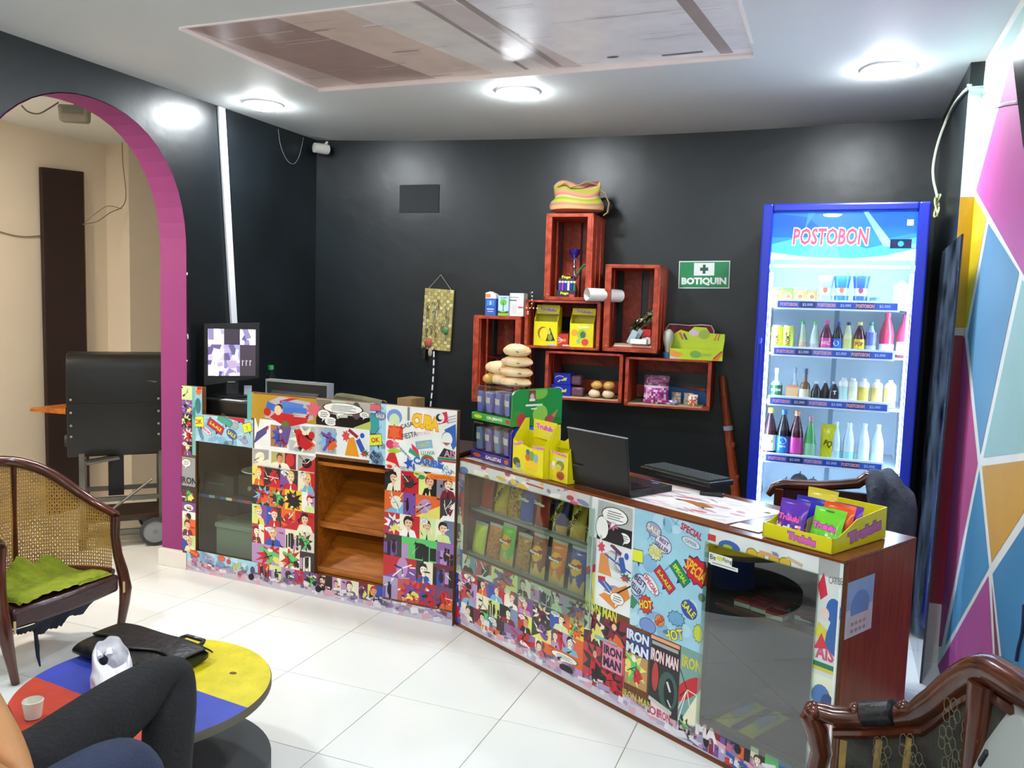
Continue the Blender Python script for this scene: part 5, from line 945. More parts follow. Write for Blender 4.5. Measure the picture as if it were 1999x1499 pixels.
# first shelf: juice boxes, cups
for px, c, lb in ((1517, 'a8cc4c', 'lime green juice box at the left end of the top fridge shelf'), (1538, '88bc3c', 'green juice box second from the left on the top fridge shelf'), (1561, 'e09a4c', 'orange juice box, left one of the orange pair'), (1584, 'e0903c', 'orange juice box, right one of the orange pair')):
    x = FP(px, 570, .13)[0]; t = thing('juice_box', lb, 'juice box', (x, FYF+.13, SH[0]), 0, 'juice boxes on the top shelf')
    MB(c).box(-.0245, .0245, 0, .04, 0, .082).build('carton', 'gloss', t, bev=.001, smooth=False); a = Art(); a.ell(0, .042, .018, .02, 'f0dcc0' if 'o' in lb[:2] else 'e8f0c0'); a.ell(.004, .042, .010, .010, 'e07030'); a.rect(0, .012, .045, .012, 'f0f0e4'); a.rect(0, .074, .045, .012, '8cc0e0' if c[0] == 'e' else '6cb048'); a.build('front_print', t, (0, -.0003, 0), (1, 0, 0), (0, 0, 1))
for px, c, lb in ((1611, '9cc4d0', 'pale yoghurt cup on a tub on the top fridge shelf'), (1643, '3c78c8', 'blue yoghurt cup with an orange mark on the top fridge shelf'), (1680, '3a5cb4', 'blue yoghurt cup with a dark red mark on the top fridge shelf')):
    x = FP(px, 570, .14)[0]; t = thing('yoghurt_cup', lb, 'cup', (x, FYF+.14, SH[0]), 0, 'yoghurt cups on the top shelf')
    MB(c).lathe([(.002, 0), (.028, 0), (.031, .045), (.030, .05)], 16).build('tub', 'gloss', t); MB('d8ecf4').lathe([(.002, .05), (.024, .05), (.030, .12), (.034, .135), (.034, .14), (.002, .14)], 16).build('cup', 'gloss', t)
    MB(c).lathe([(.0297, .085), (.0366, .138), (.036, .1405)], 16, cap=False).build('band', 'gloss', t); a = Art(); a.ell(0, .075, .010, .014, 'd86a4c' if px != 1680 else 'a03868'); a.build('mark', t, (0, -.029, 0), (1, 0, 0), (0, 0, 1))
x = FP(1708, 575, .13)[0]; t = thing('yoghurt_cup', 'small white tub with a blue rim on the top fridge shelf', 'cup', (x, FYF+.13, SH[0])); MB('eef4f8').lathe([(.002, 0), (.018, 0), (.022, .03)], 12).build('tub', 'gloss', t); MB('5a7cb0').lathe([(.021, .03), (.021, .045), (.002, .045)], 12).build('rim', 'gloss', t)
x = FP(1760, 565, .13)[0]; t = thing('milk_carton', 'white milk carton at the right end of the top fridge shelf', 'carton', (x, FYF+.13, SH[0])); MB('f6f6f2').box(-.03, .03, 0, .06, 0, .10).build('carton', 'gloss', t, smooth=False); MB('f6f6f2').prism([(-.03, .10), (.03, .10), (0, .125)], .0, .06).build('gable', 'gloss', t, smooth=False); a = Art(); a.rect(-.01, .08, .025, .01, 'd8c0a0'); a.rect(-.012, .05, .02, .012, '90b0c0'); a.build('front_print', t, (0, -.0003, 0), (1, 0, 0), (0, 0, 1))
# second shelf
S = SH[1]
for px, lb in ((1517, 'tall lime can at the left end of the second fridge shelf'), (1539, 'tall lime can second from the left on the second fridge shelf')):
    x = FP(px, 650, .12)[0]; t = thing('drink_can', lb, 'can', (x, FYF+.12, S), 0, 'lime cans in the fridge'); MB('d8dc4c').lathe([(.002, 0), (.022, 0), (.026, .008), (.026, .11), (.021, .12), (.002, .12)], 16).build('can', 'gloss', t); MB('c8ccd0').lathe([(.021, .12), (.022, .123), (.002, .122)], 16).build('lid', 'gloss', t); a = Art(); a.text('LIMON', 0, .06, .02, '3a3c1c', -PI/2, .03, sx=.06); a.build('label_print', t, (0, 0, 0), (1, 0, 0), (0, 0, 1), warp=lambda X, Z: math.sqrt(max(1e-9, .0268**2-X*X)))
bottle(1564, S, .145, .024, 'b8c4a0', '3cc03c', 'c8a888', 'clear bottle with a green cap and orange label on the second shelf', shape='slim', lab_z=(.05, .35))
bottle(1588, S, .145, .026, 'c4d0bc', '50b83c', 'b8b0b0', 'clear bottle with a green cap right of the one with orange label', shape='slim', lab_z=(.05, .30))
bottle(1610, S, .150, .030, '6c1438', 'd84888', 'd84890', 'dark red soda with a pink cap and pink label', art=lambda a: a.text('MANZ', 0, .05, .018, 'f0c8dc', 0, .02, sx=.035))
bottle(1632, S, .148, .027, '1c1420', '3c4cb0', '2c6cc8', 'dark cola with a blue cap and label on the second shelf', art=lambda a: (a.ell(-.004, .05, .012, .012, 'f0f0f4'), a.poly([(-.016, .052), (-.004, .062), (.008, .054), (-.004, .05)], 'd82c3c')))
bottle(1652, S, .148, .027, 'dcd8a4', '26262c', 'd0cc80', 'pale yellow drink with a black cap on the second shelf')
bottle(1675, S, .150, .030, '501820', 'e8d070', 'e0c42c', 'brown soda with a yellow cap and yellow label on the second shelf', art=lambda a: a.text('POP', 0, .05, .02, 'a8302c', 0, .03, sx=.035))
bottle(1697, S, .150, .027, 'a8c0dc', '3c9c80', '6a70b8', 'pale blue bottle with a teal cap on the second shelf', lab_z=(.3, .7))
bottle(1728, S, .195, .036, 'c83c58', 'd84060', 'f0e4e8', 'large pink bottle, left of the two at the right end', Y=.14, lab_z=(.02, .28))
bottle(1763, S, .19, .038, 'c03c5c', 'b83c58', 'f0e8ea', 'large pink bottle at the far right of the second shelf', Y=.14, lab_z=(.05, .35))
# third shelf
S = SH[2]
bottle(1519, S, .155, .031, 'a8c8bc', 'c8d0d4', '2c5c3c', 'flask of clear spirit with a dark green label', shape='flask', art=lambda a: a.text('NECTAR', 0, .052, .012, 'e8efe8', 0, .03, sx=.044))
x = FP(1547, 780, .13)[0]; t = thing('liquor_box', 'orange liquor box beside the green label flask', 'box', (x, FYF+.13, S)); MB('c8784c').box(-.030, .024, 0, .04, 0, .075).build('carton', 'gloss', t, smooth=False); a = Art(); a.rect(-.004, .035, .055, .06, 'cda070'); a.build('front_print', t, (0, -.0003, 0), (1, 0, 0), (0, 0, 1))
bottle(1554, S, .155, .020, 'c8d4d4', 'a8b4c0', None, 'clear necked bottle behind the orange box', Y=.22, shape='flask')
bottle(1575, S, .158, .027, '6c4a20', '54586c', 'd8c8a0', 'amber rum bottle with a dark cap', shape='flask', lab_z=(.1, .4))
bottle(1597, S, .10, .026, '2a1c24', 'e0e4e8', 'c06890', 'short dark bottle with a pink label, left of its twin', lab_z=(.02, .2)); bottle(1615, S, .105, .024, '3a2c30', 'e0e4e8', 'c870a0', 'short dark bottle with a pink label, in the middle', lab_z=(.02, .2), Y=.16); bottle(1632, S, .105, .028, '201c24', 'd8dce4', 'a04878', 'short dark bottle with a pink label, right of its twin', lab_z=(.02, .25), art=lambda a: a.text('T', .004, .055, .018, 'f0f0f0'))
for k, (px, c) in enumerate(((1651, 'bcd8d0'), (1669, 'f0e8c8'), (1690, 'e8cc5c'), (1716, 'ead480'), (1742, 'ecd890'))): bottle(px, S, .125, .029, 'f2ecd8', 'f4f4f0', c, ['pale green bottle', 'cream juice bottle', 'deep yellow juice bottle', 'yellow juice bottle', 'rightmost yellow juice bottle'][k]+' on the third fridge shelf', shape='jug', lab_z=(.05, .7))
# fourth shelf
S = SH[3]
bottle(1511, S, .235, .038, '34121c', 'c8cc40', 'e8e4c0', 'large dark soda with a cream and yellow label on the fourth shelf', Y=.12, lab_z=(.14, .46), art=lambda a: (a.rect(.004, .075, .03, .04, 'd8d848'), a.text('POP', .004, .075, .02, '8c8c30', 0, .02, sx=.028)))
bottle(1538, S, .230, .036, '1a1216', '3c74b8', '2c74cc', 'large cola with a blue label on the fourth shelf', Y=.12, lab_z=(.12, .46), art=lambda a: (a.ell(0, .085, .018, .016, 'f2f2f6'), a.poly([(-.018, .087), (0, .101), (.018, .09), (0, .085)], 'd42840'), a.text('PEPSI', 0, .058, .010, 'd8e4f4')))
bottle(1564, S, .228, .036, '4c141c', 'e8a070', 'd84c9c', 'large red soda with a pink label on the fourth shelf', Y=.12, lab_z=(.12, .46))
bottle(1591, S, .205, .032, '58a85c', 'd88898', '8cc094', 'green bottle with a pink cap on the fourth shelf', Y=.12, shape='slim', lab_z=(.1, .4))
x = FP(1617, 850, .12)[0]; t = thing('juice_pouch', 'yellow crumpled pouch with dark letters on the fourth shelf', 'pouch', (x, FYF+.12, S)); pillow(t, 'pouch', .068, .175, .018, lambda u, v: 'd8d024' if (u*7+v*9) % 2 > .5 else 'ccc41c'); a = Art(); a.text('PQ', .0, .085, .034, '3c3c1c', -.3, .02, sx=.035); a.build('lettering', t, (0, -.019, 0), (1, 0, 0), (0, 0, 1))
for px, c, lb in ((1642, 'c0dce4', 'pale bottle with a yellow patch'), (1668, 'a8dcd8', 'pale aqua bottle'), (1698, 'd4ecea', 'very pale bottle'), (1725, 'dff0f0', 'rightmost very pale bottle')): bottle(px, S, .19, .030, 'dceef0', 'e8f4f4', c, lb+' on the fourth fridge shelf', lab_z=(.06, .3))
# bottom of the fridge
for k, (px, py, r, c, lb) in enumerate(((1533, 948, .036, '6a4038', 'brown round fruit at the bottom of the fridge'), (1560, 940, .042, '3a2c28', 'dark round melon at the bottom of the fridge'), (1586, 948, .036, '58685a', 'greenish round fruit at the bottom of the fridge'))):
    x, z = FP(px, py, .2); t = thing('melon', lb, 'fruit', (x, FYF+.2, z-r)); MB(c).ell((0, 0, r), (r, r, r*.95), 14, 10).build('fruit', 'gloss', t); MB('5a4a30').tube([(0, 0, 2*r-.006), (.004, 0, 2*r+.008)], .003, 5).build('stalk', 'matte', t)
z = FP(1560, 960, .2)[1]-.06
MB('e8f2f8').box(FX0+.045, FX1-.045, .075, D-.05, z-.02, z).build('bottom_shelf', 'gloss', fr, smooth=False) if z > .15 else None
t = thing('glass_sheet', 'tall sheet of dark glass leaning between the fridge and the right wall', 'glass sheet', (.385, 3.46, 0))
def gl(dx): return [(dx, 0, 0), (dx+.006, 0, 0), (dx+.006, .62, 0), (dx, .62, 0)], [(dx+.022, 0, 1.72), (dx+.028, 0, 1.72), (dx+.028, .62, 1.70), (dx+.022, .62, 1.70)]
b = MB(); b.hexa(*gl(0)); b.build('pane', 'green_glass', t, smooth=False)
MB('26323c').hexa([(-.001, -.003, 0), (.007, -.003, 0), (.007, 0, 0), (-.001, 0, 0)], [(.021, -.003, 1.72), (.029, -.003, 1.72), (.029, 0, 1.72), (.021, 0, 1.72)]).build('ground_edge', 'gloss', t, smooth=False)
# ================================================================== things standing on the angled counter
ZT = .7455
def on(px, py, z=ZT): p = Pz(px, py, z); p.z = z; return p
def base(pa, pb, z=ZT):          # origin, frame and width of a thing from the two ends of its front foot
    A, B = on(*pa, z), on(*pb, z); f_ = Frame((A.x, A.y), (B.x-A.x, B.y-A.y)); return A, f_, (B-A).length
LAY = ZT+.0012
A, f1, jw = base((918, 891), (997, 913), LAY)
jz = f1.uz(919, 817)[1]-LAY
def jar(name, label, z, h, tray, side, art, fill):
    t = thing(name, label, 'display box', (A.x, A.y, z), f1.rz, 'clear snack display boxes')
    MB(tray).box(0, jw, 0, jw*.92, 0, h*.20).build('tray', 'gloss', t, bev=.004, smooth=False)
    MB().box(.003, jw-.012, .003, jw*.90, h*.20, h*.98).build('clear_cover', 'clear_plastic', t, bev=.012, smooth=False)
    R = random.Random(len(label))
    for k in range(7):
        c = fill[k % len(fill)]; x = .02+(jw-.06)*k/7; o = MB(c).obox((x+.018, .03+.02*(k % 2), h*.22+h*.30), (.034, .03, h*.58), (.05*R.uniform(-1, 1), .12*R.uniform(-1, 1), .2*R.uniform(-1, 1))).build('snack_pack', 'gloss', t, bev=.004, smooth=False)
        MB('e4dccc').obox((x+.018, .013+.02*(k % 2), h*.58), (.026, .002, h*.16)).build('pack_label', 'gloss', o, smooth=False)
        MB(fill[(k+1) % len(fill)]).obox((x+.018, .13, h*.50), (.032, .05, h*.55)).build('snack_pack', 'gloss', t, bev=.004, smooth=False)
    P = [(0, 0), (jw*.92, 0), (jw*.92, h*.86), (jw*.88, h*.97), (jw*.80, h), (jw*.12, h), (.01, h*.93), (0, h*.85)]
    MB(side).prism(P, jw-.010, jw, 'yz').build('end_card', 'gloss', t, smooth=False)
    a = Art(); art(a, jw*.92, h); a.build('end_print', t, (jw+.0003, 0, 0), (0, 1, 0), (0, 0, 1))
    return t
def f(a, w_, h): a.clip = (0, 0, w_, h*.98); a.ell(w_*.1, h*.1, .05, .05, '3c8a30'); a.ell(w_*.5, h*.9, .05, .03, '74b840'); a.ell(w_*.55, h*.3, .04, .04, '8cc848'); a.clip = None; a.rect(w_*.38, h*.80, .035, .05, '7c3c30'); a.l = 4; a.ell(w_*.38, h*.79, .012, .014, 'e8d8d0'); a.rect(w_*.38, h*.70, .03, .010, 'e8ece8'); a.rect(w_*.42, h*.56, .09, .008, 'dcecd8'); a.rect(w_*.42, h*.46, .03, .006, 'dcecd8'); a.l = 3; a.ell(w_*.18, h*.16, .025, .03, 'b83c40'); a.poly([(w_*.6, h*.05), (w_*.8, h*.06), (w_*.92, h*.42)], 'c87c58'); a.ell(w_*.74, h*.14, .026, .02, 'a84848')
def f2(a, w_, h): a.clip = (0, 0, w_, h*.98); a.ell(w_*.35, h*.75, .08, .05, '3c6cd8'); a.ell(w_*.7, h*.4, .08, .06, '3044a8'); a.clip = None; a.text('COCO', w_*.6, h*.85, .03, 'f0e8f0', .25, .05, 0, 'd04878', .05, sx=.11)
jt = jar('snack_display', 'purple based clear display box of snacks, lower of the two', LAY, jz, '3c2c84', '2c2c8c', f2, ['8c9cc0', 'b08c64', '8c78b0', 'c8a47c'])
ug = jar('snack_display', 'green ended clear display box of snacks on top of the purple one', LAY+jz+.001, jz*.92, '3c9c40', '1f8a3c', f, ['6c7cc8', 'd8b880', '7c80c8', 'a8a0d0'])
for o, z, c, s_ in ((jt, jz*.10, 'f0e0e8', 'GALLETAS'), (ug, jz*.1, 'e8f0e0', 'CRUJIENTE')):
    a = Art(); a.l = 2; a.ell(.05, z, .03, jz*.05, 'c85c30' if o is jt else 'c8d838'); a.ell(jw-.03, z, .015, jz*.06, 'd06030' if o is jt else 'a04838'); a.l = 4; a.text(s_, jw*.58, z, jz*.09, c, 0, .03, sx=jw*.38); a.build('tray_print', o, (0, -.0003, 0), (1, 0, 0), (0, 0, 1))
# breads wrapped in film on the green display box
zt_ = LAY+jz+.001+jz*.92+.0005
for k, (x, y, dz, rx, ry, rz_, m, lb) in enumerate(((.05, .05, 0, .045, .04, .028, 'bread_golden', 'golden round bread at the lower left of the pile'), (.10, .07, 0, .075, .045, .030, 'bread', 'long bread in the bottom layer, left'), (.20, .06, 0, .095, .05, .026, 'bread', 'long filmed bread in the bottom layer, right'),
        (.07, .07, .042, .085, .045, .034, 'bread', 'golden loaf in the second layer, left'), (.205, .06, .042, .088, .05, .026, 'bread', 'filmed loaf in the second layer, right'), (.20, .065, .083, .095, .05, .028, 'bread', 'filmed loaf in the third layer'), (.205, .06, .128, .080, .048, .030, 'bread', 'topmost filmed loaf of the pile'))):
    p = f1.w(x, -y-.02, zt_+dz); t = thing('bread_loaf', lb, 'bread', p, f1.rz+.1*math.sin(k*2), 'breads piled on the green display box'); bread(t, rx, ry, rz_*1.0, k+3, m if k else 'bread_golden')
    if k > 1: a_ = MB('5c5048'); a_.obox((rx*.55, -ry*.75, rz_*.8), (.035, .004, .003), (0, .1, 0)); a_.build('film_seam', 'matte', t, smooth=False)
# two yellow sweet cartons
def sweet_house(pa, pb, apex, label, seed):
    A2, f_, w_ = base(pa, pb, LAY); h_ = f_.uz(*apex)[1]-LAY
    t = thing('sweet_carton', label, 'carton', (A2.x, A2.y, LAY), f_.rz, 'yellow sweet cartons on the angled counter')
    col = 'e8dc18'; d_ = .075 if seed == 1 else .05
    b = MB(col); b.prism([(0, 0), (w_, 0), (w_, h_*.60), (w_*.55, h_*.50) if seed == 1 else (w_*.5, h_*.56), (0, h_*.58)], 0, .002); b.box(0, w_, 0, d_, 0, .002); b.box(0, w_, d_-.002, d_, 0, h_*.75); b.build('carton', 'gloss', t, smooth=False)
    for x in (0, w_-.002): MB('dccf14').prism([(0, 0), (d_, 0), (d_, h_*.98), (d_*.75, h_*.98), (0, h_*.58)], x, x+.002, 'yz').build('side_flap', 'gloss', t, smooth=False)
    if seed == 1: MB(col).box(w_*.28, w_, d_*.75, d_*.75+.002, h_*.66, h_).build('header_card', 'gloss', t, smooth=False)
    else: MB(col).prism([(w_*.0, h_*.62), (w_, h_*.62), (w_, h_)], d_*.75, d_*.75+.002).build('header_card', 'gloss', t, smooth=False)
    MB('75683e').box(.004, w_-.004, .006, d_-.006, .002, h_*.40).build('sweets', 'matte', t, smooth=False)
    a = Art(); W = w_
    if seed == 1:
        a.poly([(W*.42, h_*.10), (W*.80, h_*.10), (W*.82, h_*.34), (W*.62, h_*.48), (W*.46, h_*.32)], 'f0c828'); a.l = 2; a.ell(W*.62, h_*.36, W*.10, h_*.09, '7cae3c'); a.ell(W*.50, h_*.32, W*.08, h_*.07, 'd86a28'); a.ell(W*.76, h_*.34, W*.07, h_*.08, '8cb0c8'); a.ell(W*.5, h_*.42, W*.06, h_*.05, '4868b0'); a.ell(W*.14, h_*.18, W*.12, h_*.08, '4c5c3c'); a.ell(W*.2, h_*.12, W*.08, h_*.05, '7c8cb0'); a.rect(W*.24, h_*.05, W*.2, h_*.03, 'b8d0d8')
        a.l = 5; a.text('Trululu', W*.82, h_*.545, h_*.06, 'e05ca8', .1, .05, 0, 'f4e8f0', .04, sx=W*.36); a.text('Trululu', W*.18, h_*.53, h_*.06, 'e05ca8', .3, .05, 0, 'f4e8f0', .04, sx=W*.3)
    else:
        a.ell(W*.58, h_*.32, W*.22, h_*.10, '8c8a3c'); a.ell(W*.5, h_*.28, W*.16, h_*.06, 'c8d048'); a.ell(W*.62, h_*.13, W*.26, h_*.10, 'f0b840'); a.l = 3; a.ell(W*.62, h_*.13, W*.20, h_*.08, 'd84038'); a.ell(W*.2, h_*.28, W*.14, h_*.07, 'f0c8a0'); a.ell(W*.24, h_*.34, W*.08, h_*.05, 'f0f0e8'); a.rect(W*.6, h_*.44, W*.5, h_*.05, 'c8dcc0'); a.l = 5; a.text('Trululu', W*.5, h_*.545, h_*.06, 'e05c88', -.05, .05, 0, 'f4e8f0', .04, sx=W*.8)
    a.build('front_print', t, (0, -.0003, 0), (1, 0, 0), (0, 0, 1))
    if seed == 1: a = Art(); a.text('Trululu', W*.64, h_*.88, h_*.10, 'e05ca8', -.03, .06, 0, 'f4e8f0', .04, sx=W*.56); a.rect(W*.8, h_*.75, W*.25, h_*.04, 'd8d4a0'); a.build('header_print', t, (0, d_*.75-.0004, 0), (1, 0, 0), (0, 0, 1))
sweet_house((1000, 916), (1060, 936), (1036, 822), 'yellow sweet carton with a header card, beside the display boxes', 1)
sweet_house((1071, 935), (1108, 946), (1104, 842), 'yellow sweet carton with a pointed side, beside the laptop', 2)
# laptop
A3, f3, lw = base((1120, 944), (1231, 973), LAY); lh = f3.uz(1108, 830)[1]-LAY
t = thing('laptop', 'open black laptop with its lid turned to the shop', 'laptop', (A3.x, A3.y, LAY), f3.rz)
MB().box(.0, lw, .0, .225, 0, .022).build('base', 'black_plastic', t, bev=.003, smooth=False)
b = MB(); L_ = -.012
b.hexa([(0, -.006, .012), (lw, -.006, .012), (lw, .004, .012), (0, .004, .012)], [(L_, -.035, lh), (lw+L_*.2, -.035, lh*.995), (lw+L_*.2, -.026, lh*.995), (L_, -.026, lh)])
b.build('lid', 'black_plastic', t, bev=.003, smooth=False); MB('9aa0a6').hexa([(L_, -.036, lh-.003), (lw, -.036, lh-.003), (lw, -.026, lh-.003), (L_, -.026, lh-.003)], [(L_, -.036, lh+.001), (lw, -.036, lh), (lw, -.026, lh), (L_, -.026, lh+.001)]).build('lid_edge', 'gloss', t, smooth=False)
a = Art(); a.rect(lw*.12, lh*.36, .04, .006, '33383a'); a.rect(lw*.06, lh*.07, .006, .006, 'b8bcc0'); a.build('lid_mark', t, (0, -.0155, 0), (1, 0, 0), (0, -.09, 1))
b = MB('1c1f21')
for i in range(13):
    for j in range(5): b.box(.02+(lw-.04)*i/13, .02+(lw-.04)*(i+.8)/13, .03+.021*j, .047+.021*j, .022, .0245)
b.build('keys', 'gloss', t, kind='stuff', smooth=False); MB('4c7cc0').box(lw*.75, lw*.85, .19, .205, .022, .0226).build('sticker', 'gloss', t, smooth=False)
# keyboard resting across the laptop and the counter
A4, f4, kw4 = base((1232, 926), (1368, 963), LAY+.012); 
t = thing('keyboard', 'black desktop keyboard lying behind the laptop', 'keyboard', f4.w(.0, -.045, LAY+.0235), f4.rz+.02)
MB().box(0, kw4*.98, 0, .13, 0, .020).build('case', 'black_plastic', t, bev=.004, smooth=False)
b = MB('34393b')
for i in range(20):
    for j in range(6): b.box(.012+(kw4-.03)*i/20, .012+(kw4-.03)*(i+.82)/20, .012+.019*j, .027+.019*j, .020, .026)
b.build('keys', 'matte', t, kind='stuff', smooth=False)
p = on(1390, 967, LAY); t = thing('phone', 'black bar phone lying in front of the keyboard', 'phone', p, f4.rz+.55); MB().obox((0, 0, .006), (.085, .03, .012)).build('body', 'black_plastic', t, bev=.003, smooth=False)
p = on(1462, 1030, LAY); t = thing('card', 'white card on the counter beside the yellow tray', 'card', p, RC.rz+.05); MB('f6f6f4').obox((0, 0, .0008), (.10, .055, .0012)).build('card', 'matte', t, smooth=False)
p = on(905, 884, LAY)
for k in range(1): t = thing('paper_stack', 'loose papers and a green leaflet at the left end of the angled counter', 'papers', RC.w(-.075, -.345, LAY), RC.rz); MB('dfe2dc').obox((0, 0, .004), (.12, .12, .008), (0, 0, .1)).build('papers', 'paper', t, smooth=False); MB('8cc0a0').obox((.01, -.01, .0095), (.09, .09, .002), (.0, .0, -.2)).build('leaflet', 'matte', t, smooth=False)
# yellow tray of sweet bags
A5, f5, tw = base((1488, 1047), (1624, 1083), LAY); B5 = on(1732, 1050, LAY); td = (B5-f5.w(tw, 0, LAY)).length*.98
th = f5.uz(1624, 1052)[1]-LAY; thb = th*2.15
t = thing('sweet_tray', 'yellow cardboard tray of sweet bags at the counter end', 'carton', (A5.x, A5.y, LAY), f5.rz)
col = 'dcd51c'
MB(col).box(0, tw, 0, .003, 0, th).build('front_wall', 'gloss', t, smooth=False); MB(col).box(0, tw, td-.003, td, 0, thb).build('back_wall', 'gloss', t, smooth=False); MB('c8b880').box(0, tw, 0, td, 0, .003).build('floor', 'matte', t, smooth=False)
for x in (0, tw-.003): MB('d2cb18').prism([(0, 0), (td, 0), (td, thb), (td*.42, thb*.86), (td*.25, th*1.35), (.03, th), (0, th)], x, x+.003, 'yz').build('side_wall', 'gloss', t, smooth=False)
MB('9a9270').prism([(.05, .003), (td*.95, .003), (td*.95, thb*.8), (.09, thb*.8), (.05, thb*.72)], tw*.50, tw*.503, 'yz').build('divider', 'matte', t, smooth=False)
a = Art(); a.text('Trululu', tw*.57, th*.5, th*.52, 'd868b8', -.05, .07, 0, '8c4c90', .05, sx=tw*.40); a.build('front_print', t, (0, -.0004, 0), (1, 0, 0), (0, 0, 1))
a = Art(); a.text('Trululu', td*.58, thb*.42, thb*.36, 'c060b0', .10, .07, 0, '6c3c84', .05, sx=td*.62); a.build('side_print', t, (tw+.0004, 0, 0), (0, 1, 0), (0, 0, 1))
def sweetbag(x, y, z, w_, h_, c1, c2, label, lean=.03, txt=True, rot=0, slot=False):
    p = f5.w(x, -y, LAY+z); t = thing('sweet_bag', label, 'sweets', p, f5.rz+rot, 'sweet bags in the yellow tray'); R = random.Random(len(label)*3)
    pillow(t, 'bag', w_, h_, .017, lambda u, v: c1 if v > .40 or R.random() < .35 else R.choice(c2), nu=12, nv=16, lean=lean)
    if txt: a = Art(); a.text('Trululu', 0, h_*.55, h_*.16, 'e85cb8', -.05, .06, 0, '70308c' if c1[0] != '8' else '407c30', .05, sx=w_*.72); a.build('lettering', t, (0, -.0175, 0), (1, 0, 0), (0, lean/h_, 1), m='gloss', warp=lambda X, Z: 0)
    if slot: MB('3c7c2c').box(-.012, .012, lean*.93-.006, lean*.93-.002, h_*.92, h_*.945).build('hang_slot', 'matte', t, smooth=False)
    return t
FR = ['e87858', '58a8d0', 'f0c040', 'e8e0e8', '60b870', 'f0a0a0']
sweetbag(tw*.25, .045, .004, tw*.43, thb*1.12, '5c2ca8', FR+['5c2ca8'], 'purple sweet bag at the left front of the tray', .035)
sweetbag(tw*.76, .040, .004, tw*.44, thb*1.10, '6cc828', FR+['58b028'], 'lime green sweet bag at the front of the tray', .040, slot=True)
sweetbag(tw*.30, .115, .004, tw*.42, thb*1.15, '2c2ca8', FR, 'dark blue sweet bag behind the purple one', .03, False)
sweetbag(tw*.76, .100, .010, tw*.44, thb*1.12, 'e8541c', ['e8541c', 'f08040'], 'orange sweet bag behind the green one', .03, False)
sweetbag(tw*.78, .150, .010, tw*.42, thb*1.05, '7038b8', ['8c48c8', 'a878d0'], 'purple sweet bag at the back right of the tray', .02, False)
sweetbag(tw*.36, .168, .012, tw*.45, thb*1.30, 'd8c840', ['2c54b0', 'd8c840', 'e8e0a0'], 'gold wrapper sticking out at the back of the tray', .02, False)
# chips behind the sliding pane
def rcw(u, y, z): return RC.w(u, -y, z)
def chips(u, y, z, w_, h_, c1, c2, label, kind, grp):
    t = thing('crisp_bag', label, 'crisps', rcw(u, y, z), RC.rz, grp)
    def cf(U, V):
        if V > .93 or V < .04: return 'b8b4b0'
        if kind == 'sun':
            if (U-.5)**2/.14+(V-.56)**2/.030 < 1: return 'b03028' if abs(V-.58-.10*(U-.5)) < .045 else 'f0b428'
            if V < .34 and V < .30-.18*abs(U-.55)+.1*math.sin(U*14): return 'dcb860'
        if kind == 'diag' and abs((V-.5)-1.3*(U-.38)) < .16: return c2
        if kind == 'diag' and V < .25 and U > .4: return 'c89c48'
        if kind == 'clear': return random.Random(int(U*30)*37+int(V*30)).choice([c1, c2, c1])
        return c1
    pillow(t, 'bag', w_, h_, .020, cf, nu=20, nv=26, lean=.02)
    if kind == 'sun': a = Art(); a.text('Margarita', 0, h_*.575, h_*.085, 'f4ecd8', -.08, .06, sx=w_*.66); a.build('lettering', t, (0, -.0235, 0), (1, 0, 0), (0, .10, 1), m='gloss')
    elif kind == 'diag': a = Art(); a.text('Todito', -.0, h_*.52, w_*.30, '2a2410', 1.0, .06, 0, 'f0e03c', .03, sx=h_*.55); a.build('lettering', t, (0, -.0235, 0), (1, 0, 0), (0, .10, 1), m='gloss')
    elif kind == 'brand': a = Art(); a.text('Doritos', 0, h_*.62, h_*.10, 'f0e8d8', -.1, .06, sx=w_*.75); a.build('lettering', t, (0, -.0235, 0), (1, 0, 0), (0, .10, 1), m='gloss')
    return t
gU, gL = 'crisp bags on the upper snack shelf', 'crisp bags on the lower snack shelf'
for args in ((-.05, 'a83028', 'b8c8c0', 'red crisp bag at the left end of the upper shelf', 'plain'), (.05, 'c8b020', 'e8d83c', 'yellow crisp bag with big slanted letters at the left of the upper shelf', 'diag'), (.135, 'b89a28', '8c3c28', 'gold and brown crisp bag on the upper shelf', 'clear'), (.215, '2c54b8', 'e8c83c', 'blue crisp bag in the upper shelf with a yellow badge', 'brand'), (.31, '9c3420', 'c86a28', 'red brown crisp bag in the middle of the upper shelf', 'brand'), (.415, '2c3c78', 'e8d83c', 'dark blue crisp bag with slanted yellow letters on the upper shelf', 'diag'), (.515, 'b8a428', 'e8d83c', 'mustard crisp bag with slanted letters on the upper shelf', 'diag'), (.605, '982820', 'e8d83c', 'dark red crisp bag at the right end of the upper shelf', 'diag')):
    u, c1, c2, lb, k = args; chips(u, .085, .528, .083, .158, c1, c2, lb, k, gU)
for args in ((-.055, 'd0d83c', 'e8e84c', 'lime yellow crisp bag at the left end of the lower shelf', 'plain', .135), (.045, 'c8823c', 'a86428', 'clear bag of orange snacks on the lower shelf, left', 'clear', .15), (.135, '70c040', '', 'green crisp bag with a sun badge on the lower shelf', 'sun', .17), (.235, 'b88440', '986428', 'clear bag of orange snacks right of the green crisp bag', 'clear', .15), (.33, '9c5a40', '', 'brown crisp bag with a sun badge on the lower shelf', 'sun', .175), (.44, 'e07820', '', 'orange crisp bag with a sun badge on the lower shelf', 'sun', .18), (.55, '4450a0', '', 'blue crisp bag with a sun badge at the right of the lower shelf', 'sun', .185)):
    u, c1, c2, lb, k, h_ = args; chips(u, .052, .336, .088, min(h_, .174), c1, c2, lb, k, gL)
